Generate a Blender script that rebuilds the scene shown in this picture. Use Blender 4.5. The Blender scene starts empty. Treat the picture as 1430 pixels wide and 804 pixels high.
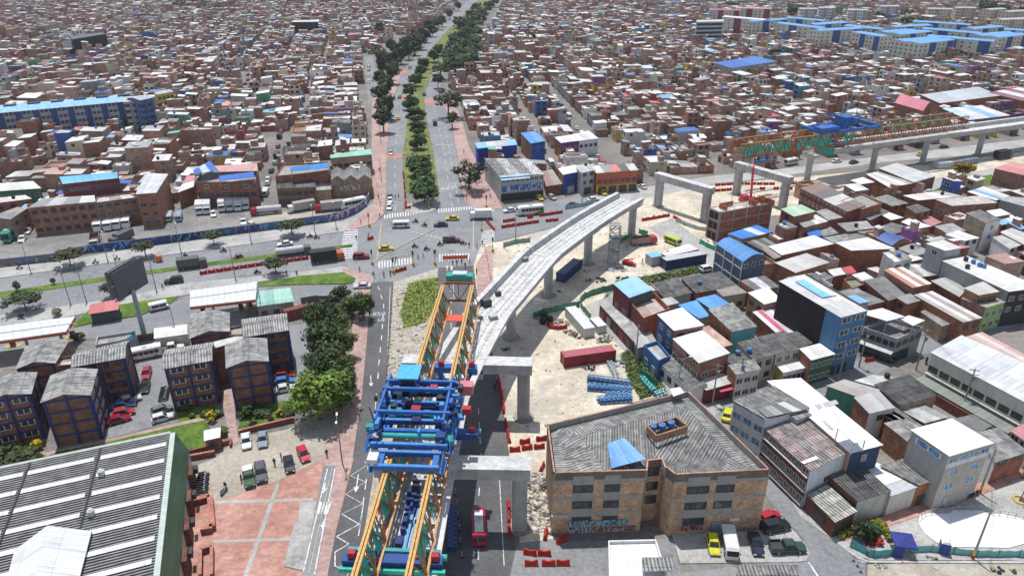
import bpy,bmesh,math,random
import numpy as np
from mathutils import Vector,Matrix
R=math.radians
def VZ(z):return Vector((0,0,z))
S=bpy.context.scene
COL=S.collection
# ---------------------------------------------------------------- camera, world, sun, exposure
PF,PYH,CAMH=1000.0,-90.0,80.0
PITCH=math.atan((402-PYH)/PF)
CP,SP=math.cos(PITCH),math.sin(PITCH)
cd=bpy.data.cameras.new('camera');cam=bpy.data.objects.new('camera',cd);COL.objects.link(cam)
cam.location=(0,0,CAMH);cam.rotation_euler=(math.pi/2-PITCH,0,0)
cd.sensor_width=36.0;cd.lens=36.0*PF/1430.0;cd.clip_end=6000;cd.clip_start=1
S.camera=cam
SUN=Vector((-1.5,3.2,12.3)).normalized()
elev=math.asin(SUN.z);azim=math.atan2(SUN.x,SUN.y)
w=bpy.data.worlds.new('World');S.world=w;w.use_nodes=True
nt=w.node_tree;nt.nodes.clear()
sk=nt.nodes.new('ShaderNodeTexSky');sk.sky_type='NISHITA';sk.sun_disc=False
sk.sun_elevation=elev;sk.sun_rotation=azim;sk.altitude=2600;sk.air_density=1.0;sk.dust_density=3.0;sk.ozone_density=1.0
bg=nt.nodes.new('ShaderNodeBackground');bg.inputs[1].default_value=0.13
wo=nt.nodes.new('ShaderNodeOutputWorld')
hsv=nt.nodes.new('ShaderNodeHueSaturation');hsv.inputs['Saturation'].default_value=0.6
nt.links.new(sk.outputs[0],hsv.inputs['Color']);nt.links.new(hsv.outputs[0],bg.inputs[0]);nt.links.new(bg.outputs[0],wo.inputs[0])
sl=bpy.data.lights.new('sun','SUN');sl.energy=3.0;sl.angle=R(0.8);sl.color=(1,0.975,0.945)
so=bpy.data.objects.new('sun',sl);COL.objects.link(so);so.rotation_euler=SUN.to_track_quat('Z','Y').to_euler();so.location=(0,0,200)
S.view_settings.view_transform='Standard';S.view_settings.look='None'
S.view_settings.exposure=0.42;S.view_settings.gamma=1
S.render.engine='CYCLES'
S.cycles.max_bounces=5;S.cycles.diffuse_bounces=2;S.cycles.glossy_bounces=2;S.cycles.transmission_bounces=2
# ---------------------------------------------------------------- photo pixel -> place on a level plane
def g(px,py,z=0.0):
 u=(px-715)/PF;v=(py-402)/PF
 t=(z-CAMH)/(-SP-v*CP)
 return Vector((u*t,(CP-v*SP)*t,z))
def gs(pts,z=0.0):return[g(a,b,z)for a,b in pts]
CROP=[0,0,1.0]
def K(x,y,s):CROP[:]=[x,y,s]
def q(X,Y,z=0.0):return g(CROP[0]+X/CROP[2],CROP[1]+Y/CROP[2],z)
def qs(pts,z=0.0):return[q(a,b,z)for a,b in pts]
# ---------------------------------------------------------------- things, parts
def tag(o,label=None,cat=None,group=None,kind=None):
 if label:o['label']=label
 if cat:o['category']=cat
 if group:o['group']=group
 if kind:o['kind']=kind
 return o
def thing(name,label,cat,loc,rz=0.0,group=None):
 o=bpy.data.objects.new(name,None);o.empty_display_size=0.3;COL.objects.link(o)
 o.location=loc;o.rotation_euler=(0,0,rz)
 return tag(o,label,cat,group)
def put(name,data,parent=None,loc=None,rot=None,scale=None,color=None):
 o=bpy.data.objects.new(name,data);COL.objects.link(o)
 if parent is not None:o.parent=parent
 if loc is not None:o.location=loc
 if rot is not None:o.rotation_euler=rot
 if scale is not None:o.scale=scale
 if color is not None:o.color=(*color[:3],1)
 return o
def copy_tree(o,parent=None):
 c=o.copy();COL.objects.link(c);c.parent=parent
 for ch in KIDS(o):copy_tree(ch,c)
 return c
_k={}
def KIDS(o):
 if o.name not in _k:_k[o.name]=[c for c in bpy.data.objects if c.parent==o]
 return _k[o.name]
# ---------------------------------------------------------------- materials
MATS={}
def newmat(name,rough=0.8,metal=0.0,spec=0.3):
 m=bpy.data.materials.new(name);m.use_nodes=True
 b=m.node_tree.nodes['Principled BSDF']
 b.inputs['Roughness'].default_value=rough;b.inputs['Metallic'].default_value=metal
 b.inputs['Specular IOR Level'].default_value=spec
 MATS[name]=m
 return m,m.node_tree,b
def nd(nt,t,**kw):
 n=nt.nodes.new(t)
 for k,v in kw.items():
  if k in n.inputs:n.inputs[k].default_value=v
  else:setattr(n,k,v)
 return n
def mixc(nt,fac,a,b,mode='MIX'):
 n=nt.nodes.new('ShaderNodeMix');n.data_type='RGBA';n.blend_type=mode
 for s,v in((0,fac),(6,a),(7,b)):
  if isinstance(v,(int,float)):n.inputs[s].default_value=v
  elif isinstance(v,tuple):n.inputs[s].default_value=(*v[:3],1)
  else:nt.links.new(v,n.inputs[s])
 return n.outputs[2]
def ramp(nt,src,stops):
 n=nt.nodes.new('ShaderNodeValToRGB');e=n.color_ramp.elements
 while len(e)<len(stops):e.new(0.5)
 for x,(p,c)in zip(e,stops):x.position=p;x.color=(c,c,c,1)if isinstance(c,(int,float))else(*c,1)
 nt.links.new(src,n.inputs[0]);return n.outputs[0]
def attr(nt):return nd(nt,'ShaderNodeAttribute',attribute_name='col').outputs['Color']
def uvn(nt):return nt.nodes.new('ShaderNodeUVMap').outputs[0]
def pos(nt):return nt.nodes.new('ShaderNodeNewGeometry').outputs['Position']
def mapv(nt,src,sc):
 n=nt.nodes.new('ShaderNodeMapping');n.inputs['Scale'].default_value=sc;nt.links.new(src,n.inputs[0]);return n.outputs[0]
def noise(nt,vec,scale,detail=3,rough=0.6):
 n=nd(nt,'ShaderNodeTexNoise',Scale=scale,Detail=detail,Roughness=rough);nt.links.new(vec,n.inputs['Vector']);return n.outputs['Fac']
def bump(nt,b,h,strength=0.5,dist=0.05):
 n=nd(nt,'ShaderNodeBump',Strength=strength,Distance=dist);nt.links.new(h,n.inputs['Height']);nt.links.new(n.outputs[0],b.inputs['Normal'])
def setc(nt,b,c):nt.links.new(c,b.inputs['Base Color'])
# tinted by the face attribute "col": brick, plaster, sheet metal, fibre cement, slab, paint
m,t,b=newmat('brick',0.9)
br=nd(t,'ShaderNodeTexBrick',Scale=1.0);br.inputs['Brick Width'].default_value=0.42;br.inputs['Row Height'].default_value=0.16;br.inputs['Mortar Size'].default_value=0.012
br.inputs['Color1'].default_value=(1.25,1.2,1.15,1);br.inputs['Color2'].default_value=(0.72,0.7,0.68,1);br.inputs['Mortar'].default_value=(0.85,0.95,1.05,1);br.inputs['Bias'].default_value=-0.1
t.links.new(uvn(t),br.inputs['Vector'])
c=mixc(t,1.0,attr(t),br.outputs[0],'MULTIPLY')
c=mixc(t,1.0,c,ramp(t,noise(t,pos(t),0.7,4),[(0.3,0.62),(0.65,1.12)]),'MULTIPLY')
setc(t,b,c)
m,t,b=newmat('plaster',0.85)
n1=noise(t,mapv(t,pos(t),(1,1,0.25)),1.1,5)
setc(t,b,mixc(t,1.0,attr(t),ramp(t,n1,[(0.3,0.8),(0.6,1.03)]),'MULTIPLY'))
m,t,b=newmat('zinc',0.45,0.0,0.4)
uv=uvn(t)
sheets=nd(t,'ShaderNodeTexBrick',Scale=1.0);sheets.inputs['Brick Width'].default_value=0.95;sheets.inputs['Row Height'].default_value=3.1;sheets.inputs['Mortar Size'].default_value=0.03;sheets.offset=0.0
sheets.inputs['Color1'].default_value=(1.1,1.1,1.1,1);sheets.inputs['Color2'].default_value=(0.82,0.83,0.84,1);sheets.inputs['Mortar'].default_value=(0.62,0.6,0.58,1)
t.links.new(uv,sheets.inputs['Vector'])
st=noise(t,mapv(t,uv,(2.2,0.22,1)),1.0,4)
c=mixc(t,1.0,attr(t),sheets.outputs[0],'MULTIPLY')
c=mixc(t,ramp(t,st,[(0.46,0.0),(0.7,0.55)]),c,mixc(t,1.0,attr(t),(0.6,0.5,0.43),'MULTIPLY'))
setc(t,b,c)
wv=nd(t,'ShaderNodeTexWave',Scale=1.4,Distortion=0.0);wv.bands_direction='X';t.links.new(uv,wv.inputs['Vector'])
bump(t,b,wv.outputs['Fac'],0.35,0.04)
m,t,b=newmat('fibro',0.95,0,0.15)
uv=uvn(t)
wv=nd(t,'ShaderNodeTexWave',Scale=0.62,Distortion=0.25);wv.bands_direction='X';t.links.new(uv,wv.inputs['Vector'])
rows=nd(t,'ShaderNodeTexBrick',Scale=1.0);rows.inputs['Brick Width'].default_value=0.95;rows.inputs['Row Height'].default_value=1.7;rows.inputs['Mortar Size'].default_value=0.05;rows.offset=0.0
rows.inputs['Color1'].default_value=(1.15,1.15,1.12,1);rows.inputs['Color2'].default_value=(0.75,0.75,0.76,1);rows.inputs['Mortar'].default_value=(0.55,0.55,0.55,1)
t.links.new(uv,rows.inputs['Vector'])
c=mixc(t,1.0,attr(t),rows.outputs[0],'MULTIPLY')
c=mixc(t,1.0,c,ramp(t,wv.outputs['Fac'],[(0.1,0.55),(0.8,1.2)]),'MULTIPLY')
c=mixc(t,1.0,c,ramp(t,noise(t,pos(t),0.8,5),[(0.32,0.55),(0.68,1.3)]),'MULTIPLY')
setc(t,b,c);bump(t,b,wv.outputs['Fac'],0.6,0.08)
m,t,b=newmat('slab',0.95)
c=mixc(t,1.0,attr(t),ramp(t,noise(t,pos(t),0.55,6,0.7),[(0.3,0.55),(0.7,1.2)]),'MULTIPLY');setc(t,b,c)
m,t,b=newmat('paint',0.5)
setc(t,b,mixc(t,1.0,attr(t),ramp(t,noise(t,pos(t),2.5,4),[(0.3,0.72),(0.6,1.08)]),'MULTIPLY'))
m,t,b=newmat('concrete',0.85)
c=mixc(t,1.0,attr(t),ramp(t,noise(t,pos(t),0.45,6,0.65),[(0.3,0.72),(0.7,1.12)]),'MULTIPLY')
c=mixc(t,1.0,c,ramp(t,noise(t,mapv(t,pos(t),(1.6,1.6,0.15)),1.0,4),[(0.35,0.82),(0.6,1.05)]),'MULTIPLY');setc(t,b,c)
m,t,b=newmat('glass',0.12,0.0,0.5)
setc(t,b,mixc(t,1.0,attr(t),ramp(t,noise(t,pos(t),0.9,2),[(0.35,0.5),(0.65,1.6)]),'MULTIPLY'))
# vehicle paint: colour of the object
m,t,b=newmat('carpaint',0.28,0.0,0.5)
oi=t.nodes.new('ShaderNodeObjectInfo')
setc(t,b,mixc(t,1.0,oi.outputs['Color'],ramp(t,noise(t,pos(t),1.7,3),[(0.3,0.85),(0.7,1.05)]),'MULTIPLY'))
m,t,b=newmat('objcol',0.75)
oi=t.nodes.new('ShaderNodeObjectInfo');setc(t,b,mixc(t,1.0,oi.outputs['Color'],ramp(t,noise(t,pos(t),3.0,3),[(0.3,0.8),(0.7,1.1)]),'MULTIPLY'))
m,t,b=newmat('leaf',0.6,0,0.25)
oi=t.nodes.new('ShaderNodeObjectInfo')
c=mixc(t,1.0,attr(t),oi.outputs['Color'],'MULTIPLY');setc(t,b,c)
m,t,b=newmat('bark',0.95)
setc(t,b,mixc(t,1.0,(0.13,0.1,0.075),ramp(t,noise(t,pos(t),6,3),[(0.3,0.6),(0.7,1.3)]),'MULTIPLY'))
# ground surfaces
def ground_mat(name,c1,c2,big=0.06,fine=2.5,extra=None,rough=0.95,bumpy=0.0,amp=(0.75,1.2)):
 m,t,b=newmat(name,rough,0,0.2);p=pos(t)
 c=mixc(t,ramp(t,noise(t,p,big,5,0.62),[(0.38,0.0),(0.62,1.0)]),c1,c2)
 c=mixc(t,1.0,c,ramp(t,noise(t,p,fine,4,0.7),[(0.3,amp[0]),(0.7,amp[1])]),'MULTIPLY')
 if extra:c=extra(t,p,c)
 setc(t,b,c)
 if bumpy:bump(t,b,noise(t,p,fine,4,0.7),0.8,bumpy)
 return m
def cracks(t,p,c):
 s=noise(t,p,0.25,6,0.7)
 return mixc(t,ramp(t,s,[(0.56,0.0),(0.62,0.35)]),c,(0.1,0.1,0.1))
ground_mat('asphalt',(0.225,0.232,0.24),(0.29,0.295,0.3),0.05,1.5,cracks)
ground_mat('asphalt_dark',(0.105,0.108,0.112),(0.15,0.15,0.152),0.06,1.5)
ground_mat('lot',(0.2,0.195,0.185),(0.3,0.29,0.27),0.09,1.2,cracks)
ground_mat('cement',(0.36,0.355,0.34),(0.47,0.46,0.44),0.12,1.8,cracks)
ground_mat('dirt',(0.36,0.32,0.26),(0.46,0.42,0.35),0.15,1.3,bumpy=0.05)
ground_mat('sand',(0.54,0.475,0.37),(0.7,0.635,0.51),0.13,0.9,lambda t,p,c:mixc(t,ramp(t,noise(t,p,0.07,5,0.7),[(0.5,0.0),(0.6,0.8)]),c,(0.42,0.385,0.325)),bumpy=0.1)
ground_mat('rubble',(0.42,0.38,0.31),(0.58,0.54,0.46),0.5,3.0,bumpy=0.3,amp=(0.5,1.3))
ground_mat('turf',(0.07,0.14,0.02),(0.15,0.22,0.045),0.25,2.0,bumpy=0.1,amp=(0.6,1.3))
ground_mat('dryturf',(0.12,0.165,0.045),(0.24,0.24,0.1),0.2,2.0,bumpy=0.1,amp=(0.6,1.3))
ground_mat('city_floor',(0.17,0.16,0.15),(0.26,0.24,0.22),0.05,0.8)
ground_mat('whiteslab',(0.72,0.73,0.73),(0.85,0.85,0.84),0.1,0.6,amp=(0.9,1.05))
def pavers(t,p,c):
 s=nd(t,'ShaderNodeTexBrick',Scale=1.0);s.inputs['Brick Width'].default_value=0.8;s.inputs['Row Height'].default_value=0.4;s.inputs['Mortar Size'].default_value=0.02
 s.inputs['Color1'].default_value=(1.1,1.08,1.06,1);s.inputs['Color2'].default_value=(0.82,0.84,0.85,1);s.inputs['Mortar'].default_value=(0.8,0.85,0.85,1)
 t.links.new(p,s.inputs['Vector']);return mixc(t,1.0,c,s.outputs[0],'MULTIPLY')
ground_mat('redpaver',(0.44,0.225,0.18),(0.55,0.32,0.265),0.12,0.7,pavers)
ground_mat('pinkpaver',(0.42,0.28,0.25),(0.5,0.36,0.33),0.12,0.9,pavers)
m,t,b=newmat('roadpaint',0.7);p=pos(t)
setc(t,b,mixc(t,ramp(t,noise(t,p,1.6,5,0.75),[(0.47,0.0),(0.62,1.0)]),attr(t),(0.3,0.3,0.3)))
# ---------------------------------------------------------------- mesh builder
class MB:
 def __init__(s):s.v=[];s.f=[];s.m=[];s.c=[];s.u=[];s.mats=[]
 def mi(s,name):
  if name not in s.mats:s.mats.append(name)
  return s.mats.index(name)
 def face(s,pts,mat,col=(1,1,1),uv=None):
  i=len(s.v);s.v.extend([tuple(p)for p in pts]);n=len(pts)
  s.f.append(tuple(range(i,i+n)));s.m.append(s.mi(mat));s.c.append(col)
  if uv is None:
   a=Vector(pts[0]);e=(Vector(pts[1])-a);l=e.length or 1;e /= l
   nn=None
   for k in range(2,n):
    nn=e.cross(Vector(pts[k])-a)
    if nn.length>1e-6:break
   w_=nn.normalized().cross(e)if nn is not None and nn.length>1e-6 else VZ(1)
   uv=[((Vector(p)-a).dot(e),(Vector(p)-a).dot(w_))for p in pts]
  s.u.extend(uv)
 def hexa(s,b4,t4,mat,col=(1,1,1),top=None,topcol=None,bottom=True):
  for k in range(4):
   j=(k+1)%4
   s.face([b4[k],b4[j],t4[j],t4[k]],mat,col)
  s.face(t4,top or mat,topcol or col)
  if bottom:s.face(b4[::-1],mat,col)
 def box(s,x0,x1,y0,y1,z0,z1,mat,col=(1,1,1),**kw):
  s.hexa([(x0,y0,z0),(x1,y0,z0),(x1,y1,z0),(x0,y1,z0)],[(x0,y0,z1),(x1,y0,z1),(x1,y1,z1),(x0,y1,z1)],mat,col,**kw)
 def obox(s,o,ax,ay,az,mat,col=(1,1,1),**kw):
  o,ax,ay,az=map(Vector,(o,ax,ay,az))
  b4=[o,o+ax,o+ax+ay,o+ay];s.hexa(b4,[p+az for p in b4],mat,col,**kw)
 def prism(s,poly,z0,z1,mat,col=(1,1,1),top=None,topcol=None,bottom=False):
  n=len(poly);d=0.0
  area=sum(poly[k][0]*poly[(k+1)%n][1]-poly[(k+1)%n][0]*poly[k][1]for k in range(n))
  if area<0:poly=poly[::-1]
  for k in range(n):
   a,b_=poly[k],poly[(k+1)%n];l=math.hypot(b_[0]-a[0],b_[1]-a[1])
   s.face([(a[0],a[1],z0),(b_[0],b_[1],z0),(b_[0],b_[1],z1),(a[0],a[1],z1)],mat,col,[(d,z0),(d+l,z0),(d+l,z1),(d,z1)]);d+=l
  if top!='none':s.face([(p[0],p[1],z1)for p in poly],top or mat,topcol or col)
  if bottom:s.face([(p[0],p[1],z0)for p in poly[::-1]],mat,col)
 def bar(s,p,q_,wx,wz,mat,col=(1,1,1),up=(0,0,1)):
  p,q_=Vector(p),Vector(q_);d=(q_-p)
  if d.length<1e-6:return
  d.normalize();up=Vector(up)
  if abs(d.dot(up))>0.99:up=Vector((0,1,0))
  sx=d.cross(up).normalized()*(wx/2);sz=sx.cross(d).normalized()*(wz/2)
  a4=[p-sx-sz,p+sx-sz,p+sx+sz,p-sx+sz]
  s.hexa(a4,[x+(q_-p)for x in a4],mat,col)
 def tube(s,p,q_,r0,r1=None,n=8,mat='paint',col=(1,1,1),caps=True):
  p,q_=Vector(p),Vector(q_);r1=r0 if r1 is None else r1;d=(q_-p).normalized()
  up=VZ(1)if abs(d.z)<0.9 else Vector((1,0,0))
  a=d.cross(up).normalized();b_=a.cross(d)
  ra=[p+(a*math.cos(2*math.pi*k/n)+b_*math.sin(2*math.pi*k/n))*r0 for k in range(n)]
  rb=[q_+(a*math.cos(2*math.pi*k/n)+b_*math.sin(2*math.pi*k/n))*r1 for k in range(n)]
  for k in range(n):
   j=(k+1)%n;s.face([ra[j],ra[k],rb[k],rb[j]],mat,col)
  if caps:s.face(rb[::-1],mat,col);s.face(ra,mat,col)
 def mesh(s,name,origin=None,smooth=False):
  me=bpy.data.meshes.new(name)
  V=np.array(s.v,dtype=np.float32).reshape(-1,3)
  if origin is not None:V=V-np.array(origin,dtype=np.float32)
  ls=np.array([len(f)for f in s.f],dtype=np.int32)
  me.vertices.add(len(V));me.vertices.foreach_set('co',V.ravel())
  tot=int(ls.sum());me.loops.add(tot);me.loops.foreach_set('vertex_index',np.concatenate([np.array(f,dtype=np.int32)for f in s.f])if s.f else np.zeros(0,np.int32))
  me.polygons.add(len(ls));st=np.zeros(len(ls),np.int32);st[1:]=np.cumsum(ls)[:-1]
  me.polygons.foreach_set('loop_start',st);me.polygons.foreach_set('loop_total',ls)
  me.polygons.foreach_set('material_index',np.array(s.m,dtype=np.int32))
  if smooth:me.polygons.foreach_set('use_smooth',np.ones(len(ls),dtype=bool))
  me.update(calc_edges=True)
  ul=me.uv_layers.new(name='UVMap');ul.data.foreach_set('uv',np.array(s.u,dtype=np.float32).ravel())
  at=me.attributes.new('col','FLOAT_COLOR','FACE')
  cc=np.ones((len(s.c),4),np.float32);cc[:,:3]=np.array([c[:3]for c in s.c],dtype=np.float32);at.data.foreach_set('color',cc.ravel())
  for n in s.mats:me.materials.append(MATS[n])
  return me
 def build(s,name,parent=None,origin=None,loc=None,smooth=False,weld=False):
  """one mesh object; with an origin the vertices are world positions shifted to it"""
  o=bpy.data.objects.new(name,s.mesh(name,origin,smooth));COL.objects.link(o)
  if parent is not None:o.parent=parent
  elif origin is not None:o.location=origin
  if loc is not None:o.location=loc
  return o
def pb(meth,name,parent,*a,**k):
 mb=MB();getattr(mb,meth)(*a,**k);return mb.build(name,parent)
def cen(pts):
 n=len(pts);return Vector((sum(p[0]for p in pts)/n,sum(p[1]for p in pts)/n,0))
def jit(rng,c,a=0.12):
 k=1+rng.uniform(-a,a);return tuple(max(0.0,x*k)for x in c)
def inside(p,poly):
 x,y=p[0],p[1];r=False;j=len(poly)-1
 for i in range(len(poly)):
  xi,yi,xj,yj=poly[i][0],poly[i][1],poly[j][0],poly[j][1]
  if(yi>y)!=(yj>y)and x<(xj-xi)*(y-yi)/(yj-yi)+xi:r=not r
  j=i
 return r
# ---------------------------------------------------------------- ground, roads, pavements
SHN=[0]
def sheet(name,pts,mat,z,parent=None,thick=0.0,kind='structure'):
 """a level sheet outlined by photo pixels (or world points)"""
 P=[Vector((p[0],p[1],0))if isinstance(p,Vector)else g(*p)for p in pts]
 SHN[0]+=1;z+=SHN[0]*0.0006
 o=cen(P);mb=MB()
 if thick:mb.prism([(p.x,p.y)for p in P],z-thick,z,mat)
 else:
  ar=sum(P[k].x*P[(k+1)%len(P)].y-P[(k+1)%len(P)].x*P[k].y for k in range(len(P)))
  if ar<0:P=P[::-1]
  mb.face([(p.x,p.y,z)for p in P],mat)
 ob=mb.build(name,parent,o)
 if parent is None:tag(ob,kind=kind)
 return ob
gr=MB();gr.face([(-3000,-800,0),(3000,-800,0),(3000,4000,0),(-3000,4000,0)],'city_floor')
GROUND=tag(gr.build('ground',None,(0,0,0)),kind='structure')
# --- the avenue running away and the avenue crossing it
AVE_L=[(541,300),(540,269),(540,218),(545,168),(552,134),(561,101),(591,67),(603,50),(628,27),(648,7),(668,-12)]
AVE_LR=[(563,300),(564,269),(562,218),(569,168),(575,134),(581,101),(603,67),(618,50),(641,27),(661,7),(680,-12)]
AVE_R=[(614,295),(613,269),(606,218),(596,168),(592,134),(604,101),(627,67),(642,50),(662,27),(680,7),(697,-12)]
AVE_RR=[(668,292),(645,269),(638,218),(628,168),(612,134),(620,101),(640,67),(652,50),(671,27),(690,7),(706,-12)]
ROAD_NW=sheet('road_avenue_west',AVE_L+AVE_LR[::-1],'asphalt',0.03)
ROAD_NE=sheet('road_avenue_east',AVE_R+AVE_RR[::-1],'asphalt',0.03)
sheet('median_avenue',AVE_LR[1:]+AVE_R[:0:-1],'dryturf',0.14,thick=0.14)
sheet('sidewalk_avenue_west',[(522,297),(521,269),(519,218),(519,168),(520,134),(527,112)]+[(561,101),(551,134),(544.5,168),(539.5,218),(539.5,269),(536,294)],'pinkpaver',0.12,thick=0.12)
sheet('street_service_west',[(515,150),(509,80),(520,78),(527,112),(520,134)],'asphalt',0.03)
sheet('sidewalk_avenue_east',[(702,292),(692,272),(655,205),(645,168),(630,134),(613,134),(629,168),(639,218),(646,269),(650,283),(660,290)],'pinkpaver',0.12,thick=0.12)
sheet('street_service_east',[(658,112),(664,66),(672,40),(684,40),(680,66),(676,112)],'asphalt',0.03)
sheet('median_tip',[(566,296),(569,285),(611,281),(613,290),(600,297),(580,299)],'cement',0.16,thick=0.16)
ROAD_X=sheet('road_crossing',[(541,300),(563,300),(614,295),(668,292),(735,290),(800,276),(812,262),(895,262),(820,306),(720,330),(672,342),(660,372),(612,374),(549,394),(518,396),(524,385),(480,372),(480,324),(520,312)],'asphalt',0.034)
ROAD_WU=sheet('road_west_upper',[(-60,398),(0,389),(240,356),(480,324),(480,342),(389,354),(255,371),(168,384),(0,408),(-60,417)],'asphalt',0.03)
ROAD_WL=sheet('road_west_lower',[(-60,425),(0,416),(168,389),(280,373),(389,359),(480,347),(480,372),(268,394),(161,417),(0,440),(-60,449)],'asphalt',0.03)
sheet('median_west',[(-60,417),(0,408),(168,384),(255,371),(389,354),(492,341),(492,345),(389,359),(280,373),(168,389),(0,416),(-60,425)],'turf',0.14,thick=0.14)
sheet('sidewalk_west_upper',[(-60,384),(0,374.5),(77,366),(185,348),(289,334),(480,309),(505,296),(520,285),(536,296),(520,312),(480,323.5),(240,355.5),(0,388.5),(-60,397)],'cement',0.12,thick=0.12)
sheet('sidewalk_corner',[(486,318),(507,297),(521,286),(537,298),(523,312),(490,322)],'pinkpaver',0.135,thick=0.02)
sheet('parking_lot_trucks',[(-60,381),(0,371.5),(77,363),(185,345),(289,331),(480,306),(500,296),(516,284),(514,278),(385,290),(370,280),(245,290),(235,300),(40,334),(-60,350)],'lot',0.03)
sheet('parking_lot_dirt',[(345,322),(480,303),(500,293),(470,287),(400,296),(350,306)],'dirt',0.045)
sheet('sidewalk_west_lower',[(-60,450),(0,440.5),(161,417.5),(268,394.5),(390,383),(480,372.5),(524,386),(520,396),(496,402),(486,385),(420,386),(360,394),(290,404),(262,412),(190,424),(0,461),(-60,472)],'cement',0.12,thick=0.12)
sheet('sidewalk_corner_pink',[(478,374),(490,376),(520,386),(519,393),(505,399),(493,386),(480,384)],'pinkpaver',0.135,thick=0.02)
K(0,260,2.979)
sheet('lawn_west',[(0+px/2.979,260+py/2.979)for px,py in[(1075,405),(1250,375),(1429,360),(1480,385),(1475,402),(1429,408),(1250,410),(1075,420)]],'turf',0.2,thick=0.2)
sheet('lawn_station',[(102,454),(124,434),(180,424),(250,414),(238,424),(195,441),(125,452),(104,457)],'turf',0.2,thick=0.2)
sheet('forecourt',[(-60,480),(0,466),(104,458),(195,442),(240,424),(262,413),(360,401),(420,398),(500,398),(516,398),(500,412),(420,415),(410,440),(330,452),(250,470),(190,478),(100,470),(0,494),(-60,505)],'asphalt',0.034)
# --- road beside the trees (left) and the road under the viaduct
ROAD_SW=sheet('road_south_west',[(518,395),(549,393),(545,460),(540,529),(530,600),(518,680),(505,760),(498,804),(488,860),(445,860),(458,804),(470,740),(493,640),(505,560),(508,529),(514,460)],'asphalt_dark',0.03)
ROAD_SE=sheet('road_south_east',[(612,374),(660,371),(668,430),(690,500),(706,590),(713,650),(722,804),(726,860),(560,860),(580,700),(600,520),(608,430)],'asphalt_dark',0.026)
sheet('construction_verge',[(549.5,394),(612,374.5),(608,430),(600,520),(580,700),(560,860),(489,860),(499,804),(519,680),(531,600),(541,529),(546,460)],'rubble',0.05)
sheet('verge_grass',[(572,396),(610,388),(606,430),(592,450),(566,458),(560,440)],'turf',0.07)
sheet('sidewalk_south',[(497,402),(518,397),(513.5,460),(507.5,529),(504.5,560),(492.5,640),(469.5,740),(457.5,804),(444,860),(434,860),(447,700),(452,640),(470,600),(486,520),(493,450)],'pinkpaver',0.12,thick=0.12)
# --- construction site
sheet('construction_site',[(672,342),(700,337),(760,322),(830,300),(900,272),(1000,258),(1110,248),(1240,236),(1430,212),(1600,190),(1600,215),(1430,233),(1250,262),(1110,300),(985,305),(1005,370),(930,385),(850,398),(838,430),(905,500),(960,545),(890,560),(765,605),(766,660),(772,752),(726,758),(713,650),(706,590),(690,500),(668,430),(660,371)],'sand',0.02)
sheet('street_upper_east',[(812,268),(900,262),(1000,245),(1060,240),(1240,217),(1430,195),(1600,176),(1600,190),(1430,211),(1240,226),(1060,250),(1000,257),(905,276),(860,290)],'cement',0.03)
sheet('street_park',[(1240,262),(1330,245),(1430,228),(1600,205),(1600,222),(1430,246),(1330,264),(1300,268)],'cement',0.035)
sheet('lane_haul',[(905,318),(938,305),(1000,352),(1010,395),(985,372),(940,343)],'cement',0.04)
sheet('lawn_park',[(1300,268),(1330,253),(1385,244),(1395,262),(1340,270)],'turf',0.05)
# --- lanes of the east side
sheet('street_alley',[(817,426),(842,417),(880,440),(945,505),(1010,570),(992,588),(945,562),(898,515),(850,469)],'cement',0.07)
sheet('street_corner',[(998,590),(940,548),(990,545),(1030,548),(1060,530),(1125,540),(1200,500),(1230,478),(1300,455),(1430,415),(1560,380),(1560,410),(1430,450),(1330,488),(1260,500),(1200,540),(1120,560),(1040,562),(1030,580),(1080,660),(1122,715),(1165,745),(1210,788),(1205,860),(940,860),(945,800),(1128,780),(1122,752),(1075,700),(1040,640)],'asphalt',0.03)
sheet('street_south_east',[(713,800),(722,760),(770,752),(800,756),(940,752),(950,800),(950,870),(700,870)],'asphalt',0.036)
sheet('sidewalk_parking',[(938,747),(1075,740),(1085,722),(1112,745),(1131,772),(1126,783),(1110,785),(950,787)],'cement',0.13,thick=0.13)
sheet('sidewalk_wall',[(1104,700),(1122,712),(1166,742),(1212,786),(1204,786),(1160,752),(1118,722)],'cement',0.12,thick=0.1)
sheet('sidewalk_brick',[(1166,741),(1230,722),(1300,700),(1360,678),(1430,650),(1560,600),(1560,620),(1430,668),(1330,706),(1240,735),(1180,755)],'redpaver',0.14,thick=0.14)
sheet('park_floor',[(1180,755),(1240,735),(1330,706),(1430,668),(1560,620),(1560,790),(1430,782),(1215,782),(1195,774)],'cement',0.06)
K(1190,670,5.958)
def cr(pts):return[(CROP[0]+a/CROP[2],CROP[1]+b_/CROP[2])for a,b_ in pts]
sheet('sports_slab',cr([(540,350),(560,305),(620,285),(800,285),(830,258),(1090,258),(1125,290),(1240,290),(1420,330),(1520,420),(1480,520),(1300,570),(800,560),(700,525),(600,450)]),'whiteslab',0.2,thick=0.14)
sheet('ground_sandy_corner',[(1212,788),(1430,782),(1560,790),(1560,880),(1200,880),(1205,860)],'dirt',0.05)
KERB=MB()
for a,b_ in zip(*(lambda L:(L[:-1],L[1:]))([g(1187,772),g(1196,779),g(1212,785),g(1300,785.5),g(1430,786),g(1560,787)])):KERB.bar((a.x,a.y,.1),(b_.x,b_.y,.1),.35,.3,'concrete',(.5,.49,.46))
tag(KERB.build('kerb_south_east',None,(0,0,0)),kind='structure')
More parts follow.
